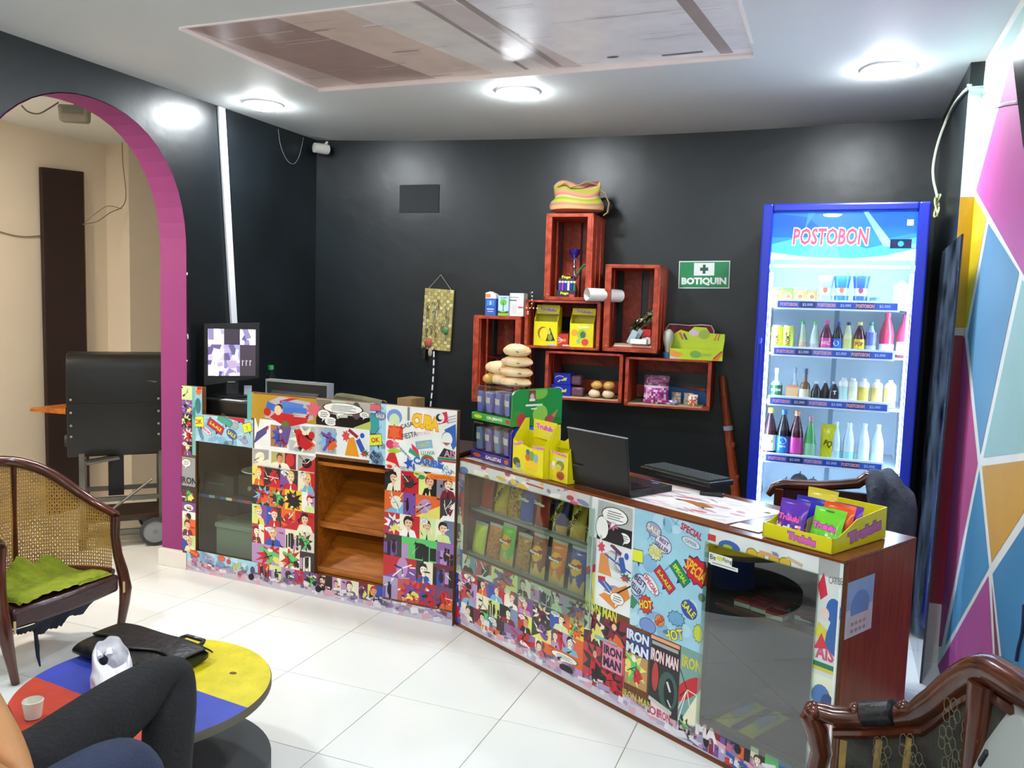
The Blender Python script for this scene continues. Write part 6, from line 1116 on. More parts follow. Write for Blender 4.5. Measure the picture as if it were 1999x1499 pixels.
t = thing('crisp_bag', 'green crisp bag lying at the back of the lower shelf', 'crisps', rcw(.22, .14, .336), RC.rz); pillow(t, 'bag', .15, .13, .025, lambda u, v: '58a040' if v < .7 else '3c5c40', nu=8, nv=8)
t = thing('plastic_sheet', 'pale blue plastic bag slumped behind the crisp bags', 'plastic bag', rcw(.34, .29, .336), RC.rz); MB('a8c4e0').loft([[Vector((r*math.cos(q)*1.2, .5*r*math.sin(q), z+.02*math.cos(q))) for q in [2*PI*k/14 for k in range(14)]] for r, z in ((.11, 0), (.13, .05), (.11, .11), (.06, .14), (.01, .15))]).build('bag', 'gloss', t)
# cigarette packs and wafer sticks behind the display pane
for k, (u, y) in enumerate(((1.255, .10), (1.285, .15), (1.315, .10), (1.345, .15), (1.375, .09), (1.435, .15))):
    t = thing('cigarette_pack', ['red and white cigarette pack, first of the row from the left', 'second cigarette pack of the row, set further back', 'third cigarette pack of the row, at the front', 'fourth cigarette pack of the row, set further back', 'fifth cigarette pack of the row, at the front', 'last cigarette pack of the row, set further back'][k], 'cigarette pack', rcw(u, y, .4905), RC.rz+.1, 'cigarette packs in the display window')
    MB('e8e4e0').box(-.027, .027, -.02, .02, 0, .020).build('pack', 'gloss', t, bev=.001, smooth=False); MB('b83028').box(-.0272, .0272, -.0202, .0202, .013, .0205).build('lid', 'gloss', t, smooth=False)
t = thing('red_pouch', 'dark red rolled pouch on the right of the display shelf', 'pouch', rcw(1.50, .14, .4905), RC.rz); MB('6c1820').tube([(-.07, 0, .022), (0, 0, .026), (.04, 0, .024)], [.018, .024, .018], 12).build('roll', 'gloss', t)
for k, u in enumerate((1.245, 1.33)):
    t = thing('wafer_stick', ['yellow wrapped wafer bar on the window floor, left', 'yellow wrapped wafer bar on the window floor, right'][k], 'wafer', rcw(u, .13, .1215), RC.rz, 'wrapped bars in the display window'); R = random.Random(k)
    b = MB(); b.grid(lambda U, V: Vector(((U-.5)*.055*(1.25 if V < .06 or V > .94 else 1), (V-.5)*.21, .002+.02*math.sin(PI*U)**.6*math.sin(PI*min(1, max(0, V)))**.3)), 8, 14, colfn=lambda U, V: 'd8c828' if V < .22 or V > .78 or U < .15 or U > .85 else ('8c98c0' if V > .3 and V < .72 else 'b8b040')); b.build('wrapper', 'gloss', t, ang=80, fix=False)
MB('cfc6a8').box(1.18, 1.60, .023, .40, .1205, .1212).build('liner', 'matte', rc, smooth=False) if False else None
# ================================================================== behind the counters
MB().box(-.03, 1.54, T0+.001, .399, .741, .756).build('desk_top', 'dark_board', lc, smooth=False)
ZD2 = .757
def LCw(u, y, z=ZD2): return LC.w(u, -y, z)
# cctv monitor on a black box
P0 = Px(396, 690, -3.035); 
t = thing('black_box', 'black glossy computer box under the surveillance monitor', 'computer', LCw(.03, .07), LC.rz)
MB().box(-.01, .355, 0, .17, 0, .132).build('case', 'black_plastic', t, bev=.006, smooth=False); MB('caced0').obox((.20, .02, .134), (.14, .04, .002)).build('paper_slip', 'gloss', t, smooth=False); MB('3a4440').obox((.16, -.001, .05), (.05, .001, .012), (0, .5, 0)).build('mark', 'matte', t, smooth=False)
mx, my = -3.025, 3.372; pr_ = Py(507, 690, 3.55); ang = math.atan2(pr_.y-my, pr_.x-mx); mw = math.hypot(pr_.y-my, pr_.x-mx)
f6 = Frame((mx, my), (pr_.x-mx, pr_.y-my)); zb6, zt6 = f6.uz(396, 754)[1], f6.uz(397, 632)[1]
zb6r = f6.uz(507, 739)[1]; zt6r = f6.uz(508, 630)[1]
t = thing('surveillance_monitor', 'black monitor showing a grid of camera views', 'monitor', (mx, my, 0), f6.rz)
b = MB(); b.hexa([(0, 0, zb6), (mw, 0, zb6r), (mw, .04, zb6r), (0, .04, zb6)], [(0, 0, zt6), (mw, 0, zt6r), (mw, .04, zt6r), (0, .04, zt6)]); b.build('housing', 'black_plastic', t, bev=.004, smooth=False)
a = Art(); bx, bz0, bz1 = mw*.075, zb6+.055, zt6-.024; sw_, sh_ = mw*.85, bz1-bz0; a.rect(bx+sw_/2, bz0+sh_/2, sw_, sh_, '3a3038')
cell = [['a89cb4', '2c2430', 'b4a8b8'], ['9c90b0', '7c78a8', '332a34'], ['b8a4b0', 'a89ca8', '342c34']]; R = random.Random(6)
for j in range(3):
    for i in range(3):
        a.l = 2; cx, cz = bx+sw_*(i+.5)/3, bz1-sh_*(j+.5)/3; a.clip = (cx-sw_/6, cz-sh_/6, cx+sw_/6, cz+sh_/6); a.rect(cx, cz, sw_/3, sh_/3, cell[j][i])
        if cell[j][i][0] not in '23':
            for k in range(7): a.l = 3+k; a.rect(cx+R.uniform(-.04, .04), cz+R.uniform(-.04, .04), R.uniform(.012, .05), R.uniform(.02, .06), R.choice(['d8c8cc', '6c6488', 'c0b0c0', '4c4468', 'e8d8d0', '8c7c98']), R.uniform(-.6, .6))
a.clip = None; a.l = 6
for k in range(3): a.rect(bx+sw_*(.72+.08*k), bz0+sh_*.28, .004, .03, '9c94a4'); a.rect(bx+sw_*(.74+.08*k), bz0+sh_*.32, .008, .003, '9c94a4')
a.build('screen', t, (0, -.0008, 0), (1, 0, 0), (0, 0, 1), m='screen', step=3e-5)
MB('7a7e80').box(mw*.42, mw*.56, -.001, 0, zb6+.020, zb6+.026).build('badge', 'gloss', t, smooth=False)
MB().box(mw*.40, mw*.62, .02, .05, ZD2+.134, zb6+.03).build('neck', 'black_plastic', t, smooth=False); MB().lathe([(.10, 0), (.10, .006), (.03, .014)], 20, (mw*.5, .06, ZD2+.1335)).build('foot', 'black_plastic', t)
MB('c4ccd8').box(mw*.72, mw*.86, .046, .05, zb6-.06, zb6).build('paper_tag', 'matte', t, smooth=False)
# pc monitor seen from behind
pL, pR = Py(521, 740, 3.585), Py(642, 748, 3.56)
f7 = Frame((pL.x, pL.y), (pR.x-pL.x, pR.y-pL.y)); w7 = (Vector((pR.x, pR.y))-Vector((pL.x, pL.y))).length; z7 = pL.z
t = thing('computer_monitor', 'grey rimmed computer monitor seen from behind over the counter', 'monitor', (pL.x, pL.y, 0), f7.rz)
MB().box(.0, w7, .0, .03, ZD2+.03, z7).build('back_shell', 'dark_plastic', t, bev=.004, smooth=False)
b = MB('8f979b'); b.box(-.004, w7+.004, -.006, .036, z7-.010, z7+.002); b.build('rim', 'gloss', t, smooth=False); MB('8f979b').box(w7-.008, w7+.004, -.006, .036, ZD2+.03, z7-.010).build('rim', 'gloss', t, smooth=False); MB('8f979b').box(-.004, .004, -.006, .036, ZD2+.03, z7-.010).build('rim', 'gloss', t, smooth=False)
b = MB(); b.hexa([(.03, -.035, ZD2+.05), (w7-.06, -.035, ZD2+.05), (w7-.06, 0, ZD2+.05), (.03, 0, ZD2+.05)], [(.05, -.03, z7-.075), (w7-.09, -.03, z7-.075), (w7-.05, 0, z7-.05), (.03, 0, z7-.05)]); b.build('rear_bulge', 'dark_plastic', t, bev=.008, smooth=False)
MB().box(w7*.3, w7*.6, -.01, .05, ZD2, ZD2+.04).build('foot', 'dark_plastic', t, smooth=False)
pB = Py(530, 740, 3.655); hB = Py(532, 713, 3.655).z-ZD2
t = thing('water_bottle', 'clear plastic bottle with a green cap beside the monitor', 'bottle', (pB.x-.004, 3.655, ZD2))
MB().lathe([(.002, 0), (.036, 0), (.038, .02), (.036, hB*.45), (.038, hB*.6), (.030, hB*.78), (.014, hB*.90), (.013, hB*.93)], 16).build('body', 'bottle_clear', t); MB('2c9c50').lathe([(.016, hB*.92), (.016, hB), (.002, hB)], 14).build('cap', 'gloss', t)
# olive chair behind the desk
cl_, cr_ = Py(645, 770, 4.02), Py(752, 790, 3.98)
f8 = Frame((cl_.x, cl_.y), (cr_.x-cl_.x, cr_.y-cl_.y)); w8 = (Vector((cr_.x, cr_.y))-Vector((cl_.x, cl_.y))).length; z8 = cl_.z+.01
t = thing('office_chair', 'olive padded chair back behind the tall counter', 'chair', (cl_.x, cl_.y, 0), f8.rz)
b = MB(); b.prism([(.0, z8-.34), (w8, z8-.34), (w8, z8-.06), (w8-.03, z8-.022), (w8*.5, z8-.006), (.03, z8), (0, z8-.04)], 0, .06); b.build('backrest', 'olive_cloth', t, bev=.015); MB().box(0, w8, .02, .42, .40, .47).build('seat', 'olive_cloth', t, bev=.015)
MB('15181a').tube([(w8-.005, -.02, z8-.02), (w8+.02, .03, z8-.05), (w8+.02, .10, z8-.12)], .008, 6).build('handle', 'matte', t)
for x in (.03, w8-.03):
    for y in (.05, .38): MB().tube([(x, y, .40), (x, y, 0)], .012, 8).build('leg', 'dark_plastic', t)
MB().tube([(.05, .05, .42), (.05, .03, z8-.25)], .012, 8).build('back_post', 'dark_plastic', t); MB().tube([(w8-.05, .05, .42), (w8-.05, .03, z8-.25)], .012, 8).build('back_post', 'dark_plastic', t)
p = Py(768, 782, 4.16); t = thing('cardboard_box', 'tan cardboard box behind the olive chair', 'box', (p.x+.03, 4.235, 0), f8.rz); MB().box(-.05, .05, 0, .14, 0, Py(772, 778, 4.2).z).build('box', 'cardboard', t, smooth=False)
# wooden chair with a dark jacket in front of the fridge
t = thing('wooden_armchair', 'brown wooden armchair behind the counter before the fridge', 'chair', (.03, 3.45, 0), 0)
def cp(x, y): P = Py(x, y, 3.45); return Vector((P.x-.03, 0, P.z))
P = [cp(1500, 966), cp(1512, 950), cp(1530, 945), cp(1560, 946), cp(1600, 948), cp(1640, 946), cp(1675, 943), cp(1692, 932), cp(1715, 938), cp(1740, 950)]
MB().tube(P, [.012, .018, .02, .02, .02, .02, .022, .028, .024, .016], 10).build('top_rail', 'mahogany', t)
MB().box(P[1].x, P[-1].x, .0, .02, .38, P[3].z-.01).build('back_panel', 'leather', t, smooth=False); MB().box(P[1].x, P[-1].x, -.38, .02, .34, .38).build('seat', 'leather', t, bev=.01, smooth=False)
for x in (P[1].x+.02, P[-1].x-.02):
    for y in (-.36, 0): MB().box(x-.018, x+.018, y-.018, y+.018, 0, .36 if y else P[3].z-.02).build('leg', 'mahogany', t, bev=.004, smooth=False)
t = thing('jacket', 'dark grey jacket draped on the right of the wooden armchair', 'jacket', (.03, 3.45, 0))
b = MB(); X0, X1 = cp(1688, 960).x, cp(1775, 1000).x
def jf(u, v):
    x = X0+(X1-X0)*u; top = P[8].z+.03-.05*(2*u-.7)**2
    y = -.05-.02*math.sin(u*9+v*3)-.06*v+.10*(1-min(1, v*6)); return Vector((x+.015*math.sin(v*5), y, top-.42*max(0, v-.08)+.008*math.sin(u*14)))
b.grid(jf, 16, 16); o = b.build('cloth', 'grey_cloth', t, fix=False)
md = o.modifiers.new('thickness', 'SOLIDIFY'); md.thickness = .012
# ================================================================== the passage behind the arch
gd = Vector((3.7, -3.45, 0)).normalized(); grz = math.atan2(gd.y, gd.x)+PI/2
GO = Vector((-3.66, 3.37, 0)); gf = Frame((GO.x, GO.y), (math.cos(grz), math.sin(grz)))
def gq(x, y): u, z = gf.uz(x, y); return u, z
t = thing('barrel_grill', 'black barrel grill on a wheeled cart in the passage behind the arch', 'grill', GO, grz)
x0, zt_g = gq(128, 692); x1 = gq(322, 697)[0]; zb_g = gq(200, 885)[1]; gd_ = .36
P = []
for k in range(7): q = PI/2*k/6; P.append((.06-.06*math.sin(q), zt_g-.06+.06*math.cos(q)))
prof = [(0, zb_g+.03), (0, zt_g-.07)]+[(.07-.07*math.cos(q), zt_g-.07+.07*math.sin(q)) for q in [PI/2*k/5 for k in range(1, 6)]]+[(gd_-.07+.07*math.sin(q), zt_g-.07+.07*math.cos(q)) for q in [PI/2*k/5 for k in range(0, 6)]]+[(gd_, zb_g+.03), (gd_-.03, zb_g-.02), (.03, zb_g-.02)]
b = MB(); b.prism(prof, x0, x1, 'yz'); b.build('firebox', 'black_metal', t, bev=.004)
zs = gq(200, 790)[1]; MB('0a0c0e').box(x0-.002, x1+.002, -.004, gd_*.3, zs-.004, zs+.004).build('lid_seam', 'matte', t, smooth=False)
for x in (x0+.02, x1-.035):
    for dz in (0, -.07, -.14, -.20): MB('8f8c80').lathe([(.007, 0), (.007, .006), (.002, .008)], 8, (x, -.002, zs+.03+dz), axis='y').build('rivet', 'gloss', t)
for x in (x0-.012, x1-.012):
    MB('2c2e2c').lathe([(.030, -.012), (.034, 0), (.030, .012)], 14, (x+.01, .05, zb_g+.07), axis='x').build('vent_knob', 'matte', t)
a = Art(); a.poly([(x1-.10, zt_g-.14), (x1-.04, zt_g-.145), (x1-.05, zt_g-.155)], '5c5c5a'); a.build('scratch', t, (0, -.003, 0), (1, 0, 0), (0, 0, 1), m='matte')
u_, z_ = gq(55, 803); u2 = gq(128, 797)[0]
MB().hexa([(u_, .10, z_-.012), (u2, .0, z_-.02), (u2, .22, z_-.02), (u_, .16, z_-.012)], [(u_, .10, z_+.002), (u2, .0, z_+.012), (u2, .22, z_+.012), (u_, .16, z_+.002)]).build('side_shelf', 'honey_wood', t, smooth=False)
b = MB('5f5a50'); ul, ur = gq(160, 950)[0], gq(316, 950)[0]
for x in (ul, ur):
    for y in (.03, gd_-.03): MB().box(x-.014, x+.014, y-.014, y+.014, .06, zb_g).build('leg', 'steel', t, smooth=False)
z1_, z2_, z3_ = gq(240, 975)[1], gq(240, 1005)[1], gq(240, 1040)[1]
for z in (z1_, z3_):
    MB().box(ul, ur, .02, .045, z-.012, z+.012).build('cross_rail', 'steel', t, smooth=False)
    MB().box(ul, ur, gd_-.045, gd_-.02, z-.012, z+.012).build('cross_rail', 'steel', t, smooth=False)
MB('3a2418').box(ul, ur, .03, gd_-.03, z2_-.03, z2_-.01).build('lower_shelf', 'matte', t, smooth=False); MB().tube([(ul+.10, .0, z2_), (ur-.05, .03, z1_+.10)], .008, 6).build('brace', 'steel', t)
MB('14171a').box(-.02, .06, .12, .2, z1_, zb_g-.015).build('ash_chute', 'black_metal', t, smooth=False); MB('6c6458').obox((-.05, .0, zb_g-.035), (.16, .1, .012), (0, -.12, .2)).build('drip_tray', 'steel', t, smooth=False)
wu, wz = gq(303, 1066)
for y in (.0, gd_):
    o = MB().lathe([(.062, -.016), (.078, -.014), (.080, 0), (.078, .014), (.062, .016)], 26, (wu, y, .08), axis='y', cap=False).build('wheel', 'rubber', t); MB('878e94').lathe([(.062, -.012), (.05, -.004), (.014, -.016), (.012, .016), (.062, .012)], 22, (wu, y, .08), axis='y').build('hub', 'gloss', o)
MB('6f6f6a').tube([(wu, 0, .08), (wu, gd_, .08)], .008, 8).build('axle', 'steel', t); MB().tube([(ul, .05, .07), (wu, .05, .07)], .012, 6).build('base_rail', 'steel', t)
for y in (.03, gd_-.03): MB().box(ul-.02, ul+.02, y-.02, y+.02, 0, .06).build('foot', 'rubber', t, smooth=False)
# plank against the far wall
A_ = Px(80, 326, XB+.03); B_ = Px(160, 325, XB+.03)
t = thing('wooden_plank', 'tall dark brown board leaning on the beige passage wall', 'board', (XB+.01, A_.y, 0), 0)
MB().hexa([(.012, .0, 0), (.042, .0, 0), (.042, B_.y-A_.y, 0), (.012, B_.y-A_.y, 0)], [(0, 0, A_.z), (.03, 0, A_.z), (.03, B_.y-A_.y, A_.z+.02), (0, B_.y-A_.y, A_.z+.02)]).build('board', 'dark_board', t, bev=.002, smooth=False)
MB('6a5038').hexa([(.010, B_.y-A_.y, 0), (.044, B_.y-A_.y, 0), (.044, B_.y-A_.y+.004, 0), (.010, B_.y-A_.y+.004, 0)], [(-.002, B_.y-A_.y, A_.z+.018), (.032, B_.y-A_.y, A_.z+.018), (.032, B_.y-A_.y+.004, A_.z+.018), (-.002, B_.y-A_.y+.004, A_.z+.018)]).build('edge_band', 'matte', t, smooth=False)
# device under the arch crown
p = Px(146, 222, -3.75)
t = thing('emergency_lamp', 'grey wall device hanging behind the crown of the arch', 'lamp', p, .55)
b = MB(); b.hexa([(-.07, -.03, -.045), (.07, -.03, -.045), (.07, .03, -.045), (-.07, .03, -.045)], [(-.075, -.035, .04), (.075, -.035, .04), (.075, .03, .04), (-.075, .03, .04)]); b.col = '7a766c'; b.c = ['7a766c']*len(b.c); b.build('housing', 'matte', t, bev=.012); MB('5c625e').box(-.05, .05, -.037, -.034, -.005, .028).build('panel', 'matte', t, smooth=False)
MB().tube([(0, 0, .04), (0, .0, 2.395-p.z)], .006, 6).build('stem', 'grey_plastic', t)
X9 = XB+.008
wire('passage_cable', 'sagging grey cable at the crown of the passage wall', [Px(x, y, -3.76) for x, y in ((42, 206), (55, 218), (75, 222), (95, 212), (114, 200))], .004, '5a5a58')
wire('passage_cable', 'cable sagging on the beige wall left of the brown board', [Px(x, y, X9) for x, y in ((-20, 446), (20, 458), (50, 462), (80, 460))], .004, '8a7c68')
X8 = -4.42+.008
wire('passage_cable', 'thin cable from the pier edge down to the brown board', [Px(x, y, X8) for x, y in ((238, 268), (240, 320), (246, 380), (238, 404), (215, 415), (190, 432), (162, 438))], .003, '8a7c68')
wire('passage_cable', 'second thin cable looping to the brown board', [Px(x, y, X8) for x, y in ((238, 408), (212, 402), (190, 414), (166, 434))], .0025, '9a8c78')
# ================================================================== cane tub chair on the left
def tubpt(c, a_, b_, sg, ph): return c[0]+sg*a_*math.sin(ph), c[1]+b_*math.cos(ph)
cc = (-2.69, 2.245); CA, CB = .34, .25
t = thing('cane_armchair', 'mahogany tub armchair with woven cane back at the left wall', 'chair', (cc[0], cc[1], 0))
def rz_(d):
    d = d if d <= 90 else 180-d
    T = [(0, .505), (10, .525), (20, .552), (30, .588), (40, .630), (50, .668), (60, .695), (70, .715), (80, .728), (90, .735)]
    for k in range(9):
        if T[k][0] <= d <= T[k+1][0]: return T[k][1]+(T[k+1][1]-T[k][1])*(d-T[k][0])/10
def cpt(d, z, off=0): x, y = tubpt((0, 0), CA+off, CB+off, -1, math.radians(d)); return Vector((x, y, z))
for sg in (1, -1):
    y = .245*sg
    pts = [(.035, y-.012*sg, 0), (.030, y-.004*sg, .06), (.032, y+.012*sg, .14), (.030, y+.020*sg, .20), (.016, y+.018*sg, .27), (.0, y+.010*sg, .34), (-.008, y+.004*sg, .42), (-.004, y+.004*sg, .50)]
    MB().tube(pts, [.014, .016, .021, .025, .022, .019, .018, .020], 10).build('front_leg', 'mahogany', t)
    MB('c0a878').box(.045, .049, y-.004*sg-.004, y-.004*sg+.004, .19, .235).build('worn_edge', 'matte', t, smooth=False)
MB().tube([cpt(d, rz_(d)) for d in range(0, 181, 6)], [.017+.006*math.sin(math.radians(d)) for d in range(0, 181, 6)], 10).build('top_rail', 'mahogany', t)
MB().tube([cpt(d, .262, .0) for d in range(4, 177, 6)], .016, 8).build('back_seat_rail', 'mahogany', t)
for d in (77, 118): MB().tube([cpt(d, .265), cpt(d, (.265+rz_(d))/2, .004), cpt(d, rz_(d))], [.013, .011, .014], 8, flat=.7).build('back_stile', 'mahogany', t)
b = MB()
def cs(d, v): return cpt(d, .275+(rz_(d)-.018-.275)*v)
def ribbon(pts, w_):
    for p, q in zip(pts[:-1], pts[1:]):
        n_ = Vector((0, 0, w_/2)) if abs((q-p).normalized().z) < .75 else None
        if n_ is None: tt = (q-p).normalized(); n_ = tt.cross(Vector((p.x, p.y, 0)).normalized())*w_/2
        b.add([p-n_, q-n_, q+n_, p+n_], [(0, 1, 2, 3)])
for k in range(96): d = 5+170*k/95; ribbon([cs(d, v/6) for v in range(7)], .0050)
for k in range(34):
    z = .28+.45*k/33; seg = []
    for d in range(4, 177, 3):
        if z < rz_(d)-.012: seg.append(cpt(d, z))
        else:
            if len(seg) > 1: ribbon(seg, .0046)
            seg = []
    if len(seg) > 1: ribbon(seg, .0046)
for s_ in (1, -1):
    for k in range(70):
        d0 = -20+220*k/69; seg = []
        for j in range(24):
            d = d0+s_*j*3.2; z = .28+.45*j/23
            if 5 < d < 175 and z < rz_(d)-.012: seg.append(cpt(d, z, .0015))
            else:
                if len(seg) > 1: ribbon(seg, .0026)
                seg = []
        if len(seg) > 1: ribbon(seg, .0026)
b.build('cane_weave', 'cane', t, smooth=False, fix=False, kind='stuff')
b = MB(); b.prism([(.03, -.235)]+[(.045, -.12), (.05, 0), (.045, .12), (.03, .235)]+[(cpt(d, 0, -.02).x, cpt(d, 0, -.02).y) for d in range(0, 181, 12)], .195, .268, 'xy'); b.build('seat', 'leather', t, bev=.014)
R = random.Random(5); b = MB()
def tf(u, v): y = -.22+.40*u; hang = (.02+.055*math.sin(PI*min(1, u*1.1))+.035*noise.noise(Vector((u*7, 3, 1)))+.012*noise.noise(Vector((u*40, 1, 1))))*v; return Vector((.03-.05*v+.01*math.sin(u*11), y, .198-hang-.01*u*0))
b.grid(tf, 80, 4); b.build('torn_lining', 'tatter', t, fix=False)
MB().tube([(.02, -.14, .16), (.022, -.135, .10), (.018, -.13, .06), (.022, -.125, .02)], [.006, .008, .006, .003], 6).build('hanging_strip', 'tatter', t)
for y in (-.13, .13): MB().tube([(-.30, y, .24), (-.315, y*1.05, .0)], [.018, .012], 8).build('rear_leg', 'mahogany', t)
t2 = thing('seat_cloth', 'crumpled olive green cloth spread over the cane chair seat', 'cloth', (cc[0], cc[1], 0))
b = MB()
def gc(u, v):
    x = .025-.29*u; wdt = .205*(1-.35*u*u); y = (-1+2*v)*wdt+.01*math.sin(u*9)
    z = .272+.012+.030*max(0, u-.55)*math.sin(v*7+1)**2*3+.10*max(0, u-.62)*(1-abs(2*v-1.15))+.010*noise.noise(Vector((u*5, v*5, 2)))+.004*math.sin(v*60+u*20)*.6-(.02 if u < .04 and .6 < v else 0)
    if v < .03 or v > .97: z -= .006
    return Vector((x+.012*noise.noise(Vector((v*8, 3, u))), y, max(z, .2745)))
b.grid(gc, 44, 60); o = b.build('cloth', 'green_cloth', t2, fix=False)
# ================================================================== painted cable reel table
tc_ = Vector((-1.775, 1.745, 0)); TR = .345; TZ = .285
t = thing('reel_table', 'low round reel table painted in yellow, blue and red bands', 'table', tc_)
y1, y2 = Pz(388, 1349, TZ), Pz(485, 1382, TZ); dirv = (Vector((y2.x-y1.x, y2.y-y1.y))); d1 = math.atan2(dirv.y, dirv.x)
nrm = Vector((-math.sin(d1), math.cos(d1))); off1 = (Vector((y1.x, y1.y))-Vector((tc_.x, tc_.y))).dot(nrm); r1 = Pz(76, 1322, TZ); r2 = Pz(194, 1371, TZ); off2 = ((Vector((r1.x, r1.y))+Vector((r2.x, r2.y)))/2-Vector((tc_.x, tc_.y))).dot(nrm)
MB('5f5a4c').lathe([(.002, TZ-.026), (TR-.003, TZ-.026), (TR, TZ-.022), (TR, TZ-.004), (TR-.003, TZ), (.002, TZ)], 72).build('top_disc', 'matte', t)
mat('table_paint', attr=True, rough=.42, var=.18, vscale=14, bump=.1, bscale=60)
a = Art(); n = 90; C_ = [(TR*.992*math.cos(2*PI*k/n), TR*.992*math.sin(2*PI*k/n)) for k in range(n)]
def half(lo, hi, c):
    pts = C_
    for lim, sg in ((lo, 1), (hi, -1)):
        out = []
        for i in range(len(pts)):
            p, q = pts[i-1], pts[i]; dp = (p[0]*nrm.x+p[1]*nrm.y-lim)*sg; dq = (q[0]*nrm.x+q[1]*nrm.y-lim)*sg
            if (dp >= 0) != (dq >= 0): s = dp/(dp-dq); out.append((p[0]+(q[0]-p[0])*s, p[1]+(q[1]-p[1])*s))
            if dq >= 0: out.append(q)
        pts = out
    a.l = 1; a.poly(pts, c)
half(off1, 9, 'dccb14'); half(off2, off1, '3448b4'); half(-9, off2, 'c8402e')
R = random.Random(9); a.l = 3
q = Pz(455, 1314, TZ); a.ell(q.x-tc_.x, q.y-tc_.y, .012, .009, '5a4410'); q = Pz(185, 1352, TZ); a.l = 3; a.burst(q.x-tc_.x, q.y-tc_.y, .02, .012, 6, .5, '7c8cb4')
for k in range(50): x, y = R.uniform(-.3, .3), R.uniform(-.3, .3); a.l = 3; (a.ell(x, y, R.uniform(.001, .004), R.uniform(.001, .003), '6a5c28', n=6) if x*x+y*y < .1 else None)
a.build('painted_bands', t, (0, 0, TZ), (1, 0, 0), (0, 1, 0), m='table_paint')
MB('2c4c9c').lathe([(.12, .05), (.11, .09), (.11, TZ-.05), (.12, TZ-.026)], 30, cap=False).build('core', 'matte', t)
MB('43474a').lathe([(.002, .0), (TR-.004, 0), (TR, .004), (TR, .046), (TR-.004, .05), (.002, .05)], 72).build('bottom_disc', 'matte', t)
# briefcase
q0, q1, q2, q3 = [Vector(Pz(x, y, TZ+.002)) for x, y in ((137, 1283), (360, 1345), (405, 1296), (208, 1240))]
cx_, cy_ = -1.93, 1.875; bdir = Vector((.44, -.045, 0)).normalized(); brz = math.atan2(bdir.y, bdir.x)
t = thing('briefcase', 'black leather briefcase lying flat on the reel table', 'briefcase', (cx_, cy_, TZ+.0025), brz)
BWd, BD, BH = .40, .205, .050
b = MB(); rings = []
for x in [-.2+.4*k/16 for k in range(17)]:
    e = abs(x)/.2; hgt = BH*(.78+.22*(1-e**4)); dd = BD/2*(1-.03*e**3)
    rings.append([Vector((x, -dd+.0, .012)), Vector((x, -dd+.012, 0)), Vector((x, dd-.012, 0)), Vector((x, dd, .010)), Vector((x, dd, hgt*.6)), Vector((x, dd-.012, hgt*.80)), Vector((x, .0, hgt)), Vector((x, -dd*.5, hgt*.96)), Vector((x, -dd+.02, hgt*.86)), Vector((x, -dd, hgt*.58))])
b.loft(rings); b.build('body', 'black_leather', t, sub=1, ang=70)
b = MB()
def fl_(u, v):
    x = -.195+.39*u; edge = -.01-.035*math.sin(PI*u)**.7-.012*math.cos(u*2*PI*2); y = BD/2+.002+(edge-BD/2)*v; e = abs(x)/.2
    return Vector((x, y, BH*(.78+.22*(1-e**4))*(1.03+.03*math.sin(PI*v)) - (.02*(1-min(1, v*6)))))
b.grid(fl_, 30, 10); o = b.build('flap', 'black_leather', t, fix=False); md = o.modifiers.new('thickness', 'SOLIDIFY'); md.thickness = .004
MB('1c1c1e').box(-.02, .02, -.065, -.035, BH*.99, BH*1.10).build('clasp', 'gloss', t, bev=.003)
MB('2a2c30').tube([(.045, BD/2-.002, .030), (.045, BD/2+.016, .034), (.052, BD/2+.030, .036), (.128, BD/2+.030, .036), (.135, BD/2+.016, .034), (.135, BD/2-.002, .030)], .0065, 8).build('handle', 'gloss', t)
# carrier bag
p = Pz(238, 1318, TZ+.02)
t = thing('carrier_bag', 'crumpled white plastic bag on the table in front of the briefcase', 'bag', (p.x+.005, p.y-.05, TZ+.003), -.55)
b = MB()
def bagf(u, v):
    q = 2*PI*u; r = .5+.5*math.sin(PI*min(1, v*.9+.08)); rr = (.034+.03*r)*(1+.16*noise.noise(Vector((math.cos(q)*1.6, math.sin(q)*1.6, v*3))))
    return Vector((1.35*rr*math.cos(q)-.05*v*v, rr*.8*math.sin(q)+.02*v, max(.001, .085*v*(1-.25*math.cos(q))+.012*noise.noise(Vector((math.cos(q)*2, math.sin(q)*2, v*4+5))))))
b.grid(bagf, 36, 14); o = b.build('body', 'thin_plastic', t, fix=False)
for sg in (-1, 1): MB().tube([(-.055, .012*sg, .075), (-.085, .016*sg, .082), (-.098, .01*sg, .066), (-.085, .004*sg, .045), (-.06, .006*sg, .035)], [.010, .008, .007, .008, .012], 8, flat=.5).build('handle', 'thin_plastic', t)
MB('1a1c30').ell((-.068, 0, .058), (.014, .012, .015), 10, 8).build('dark_contents', 'matte', t)
p = Pz(58, 1404, TZ); t = thing('paper_cup', 'white cup on the red band of the reel table', 'cup', (p.x, p.y+.01, TZ+.002)); MB('e8e6d8').lathe([(.002, 0), (.020, 0), (.026, .045), (.024, .047), (.018, .006)], 18).build('cup', 'gloss', t)
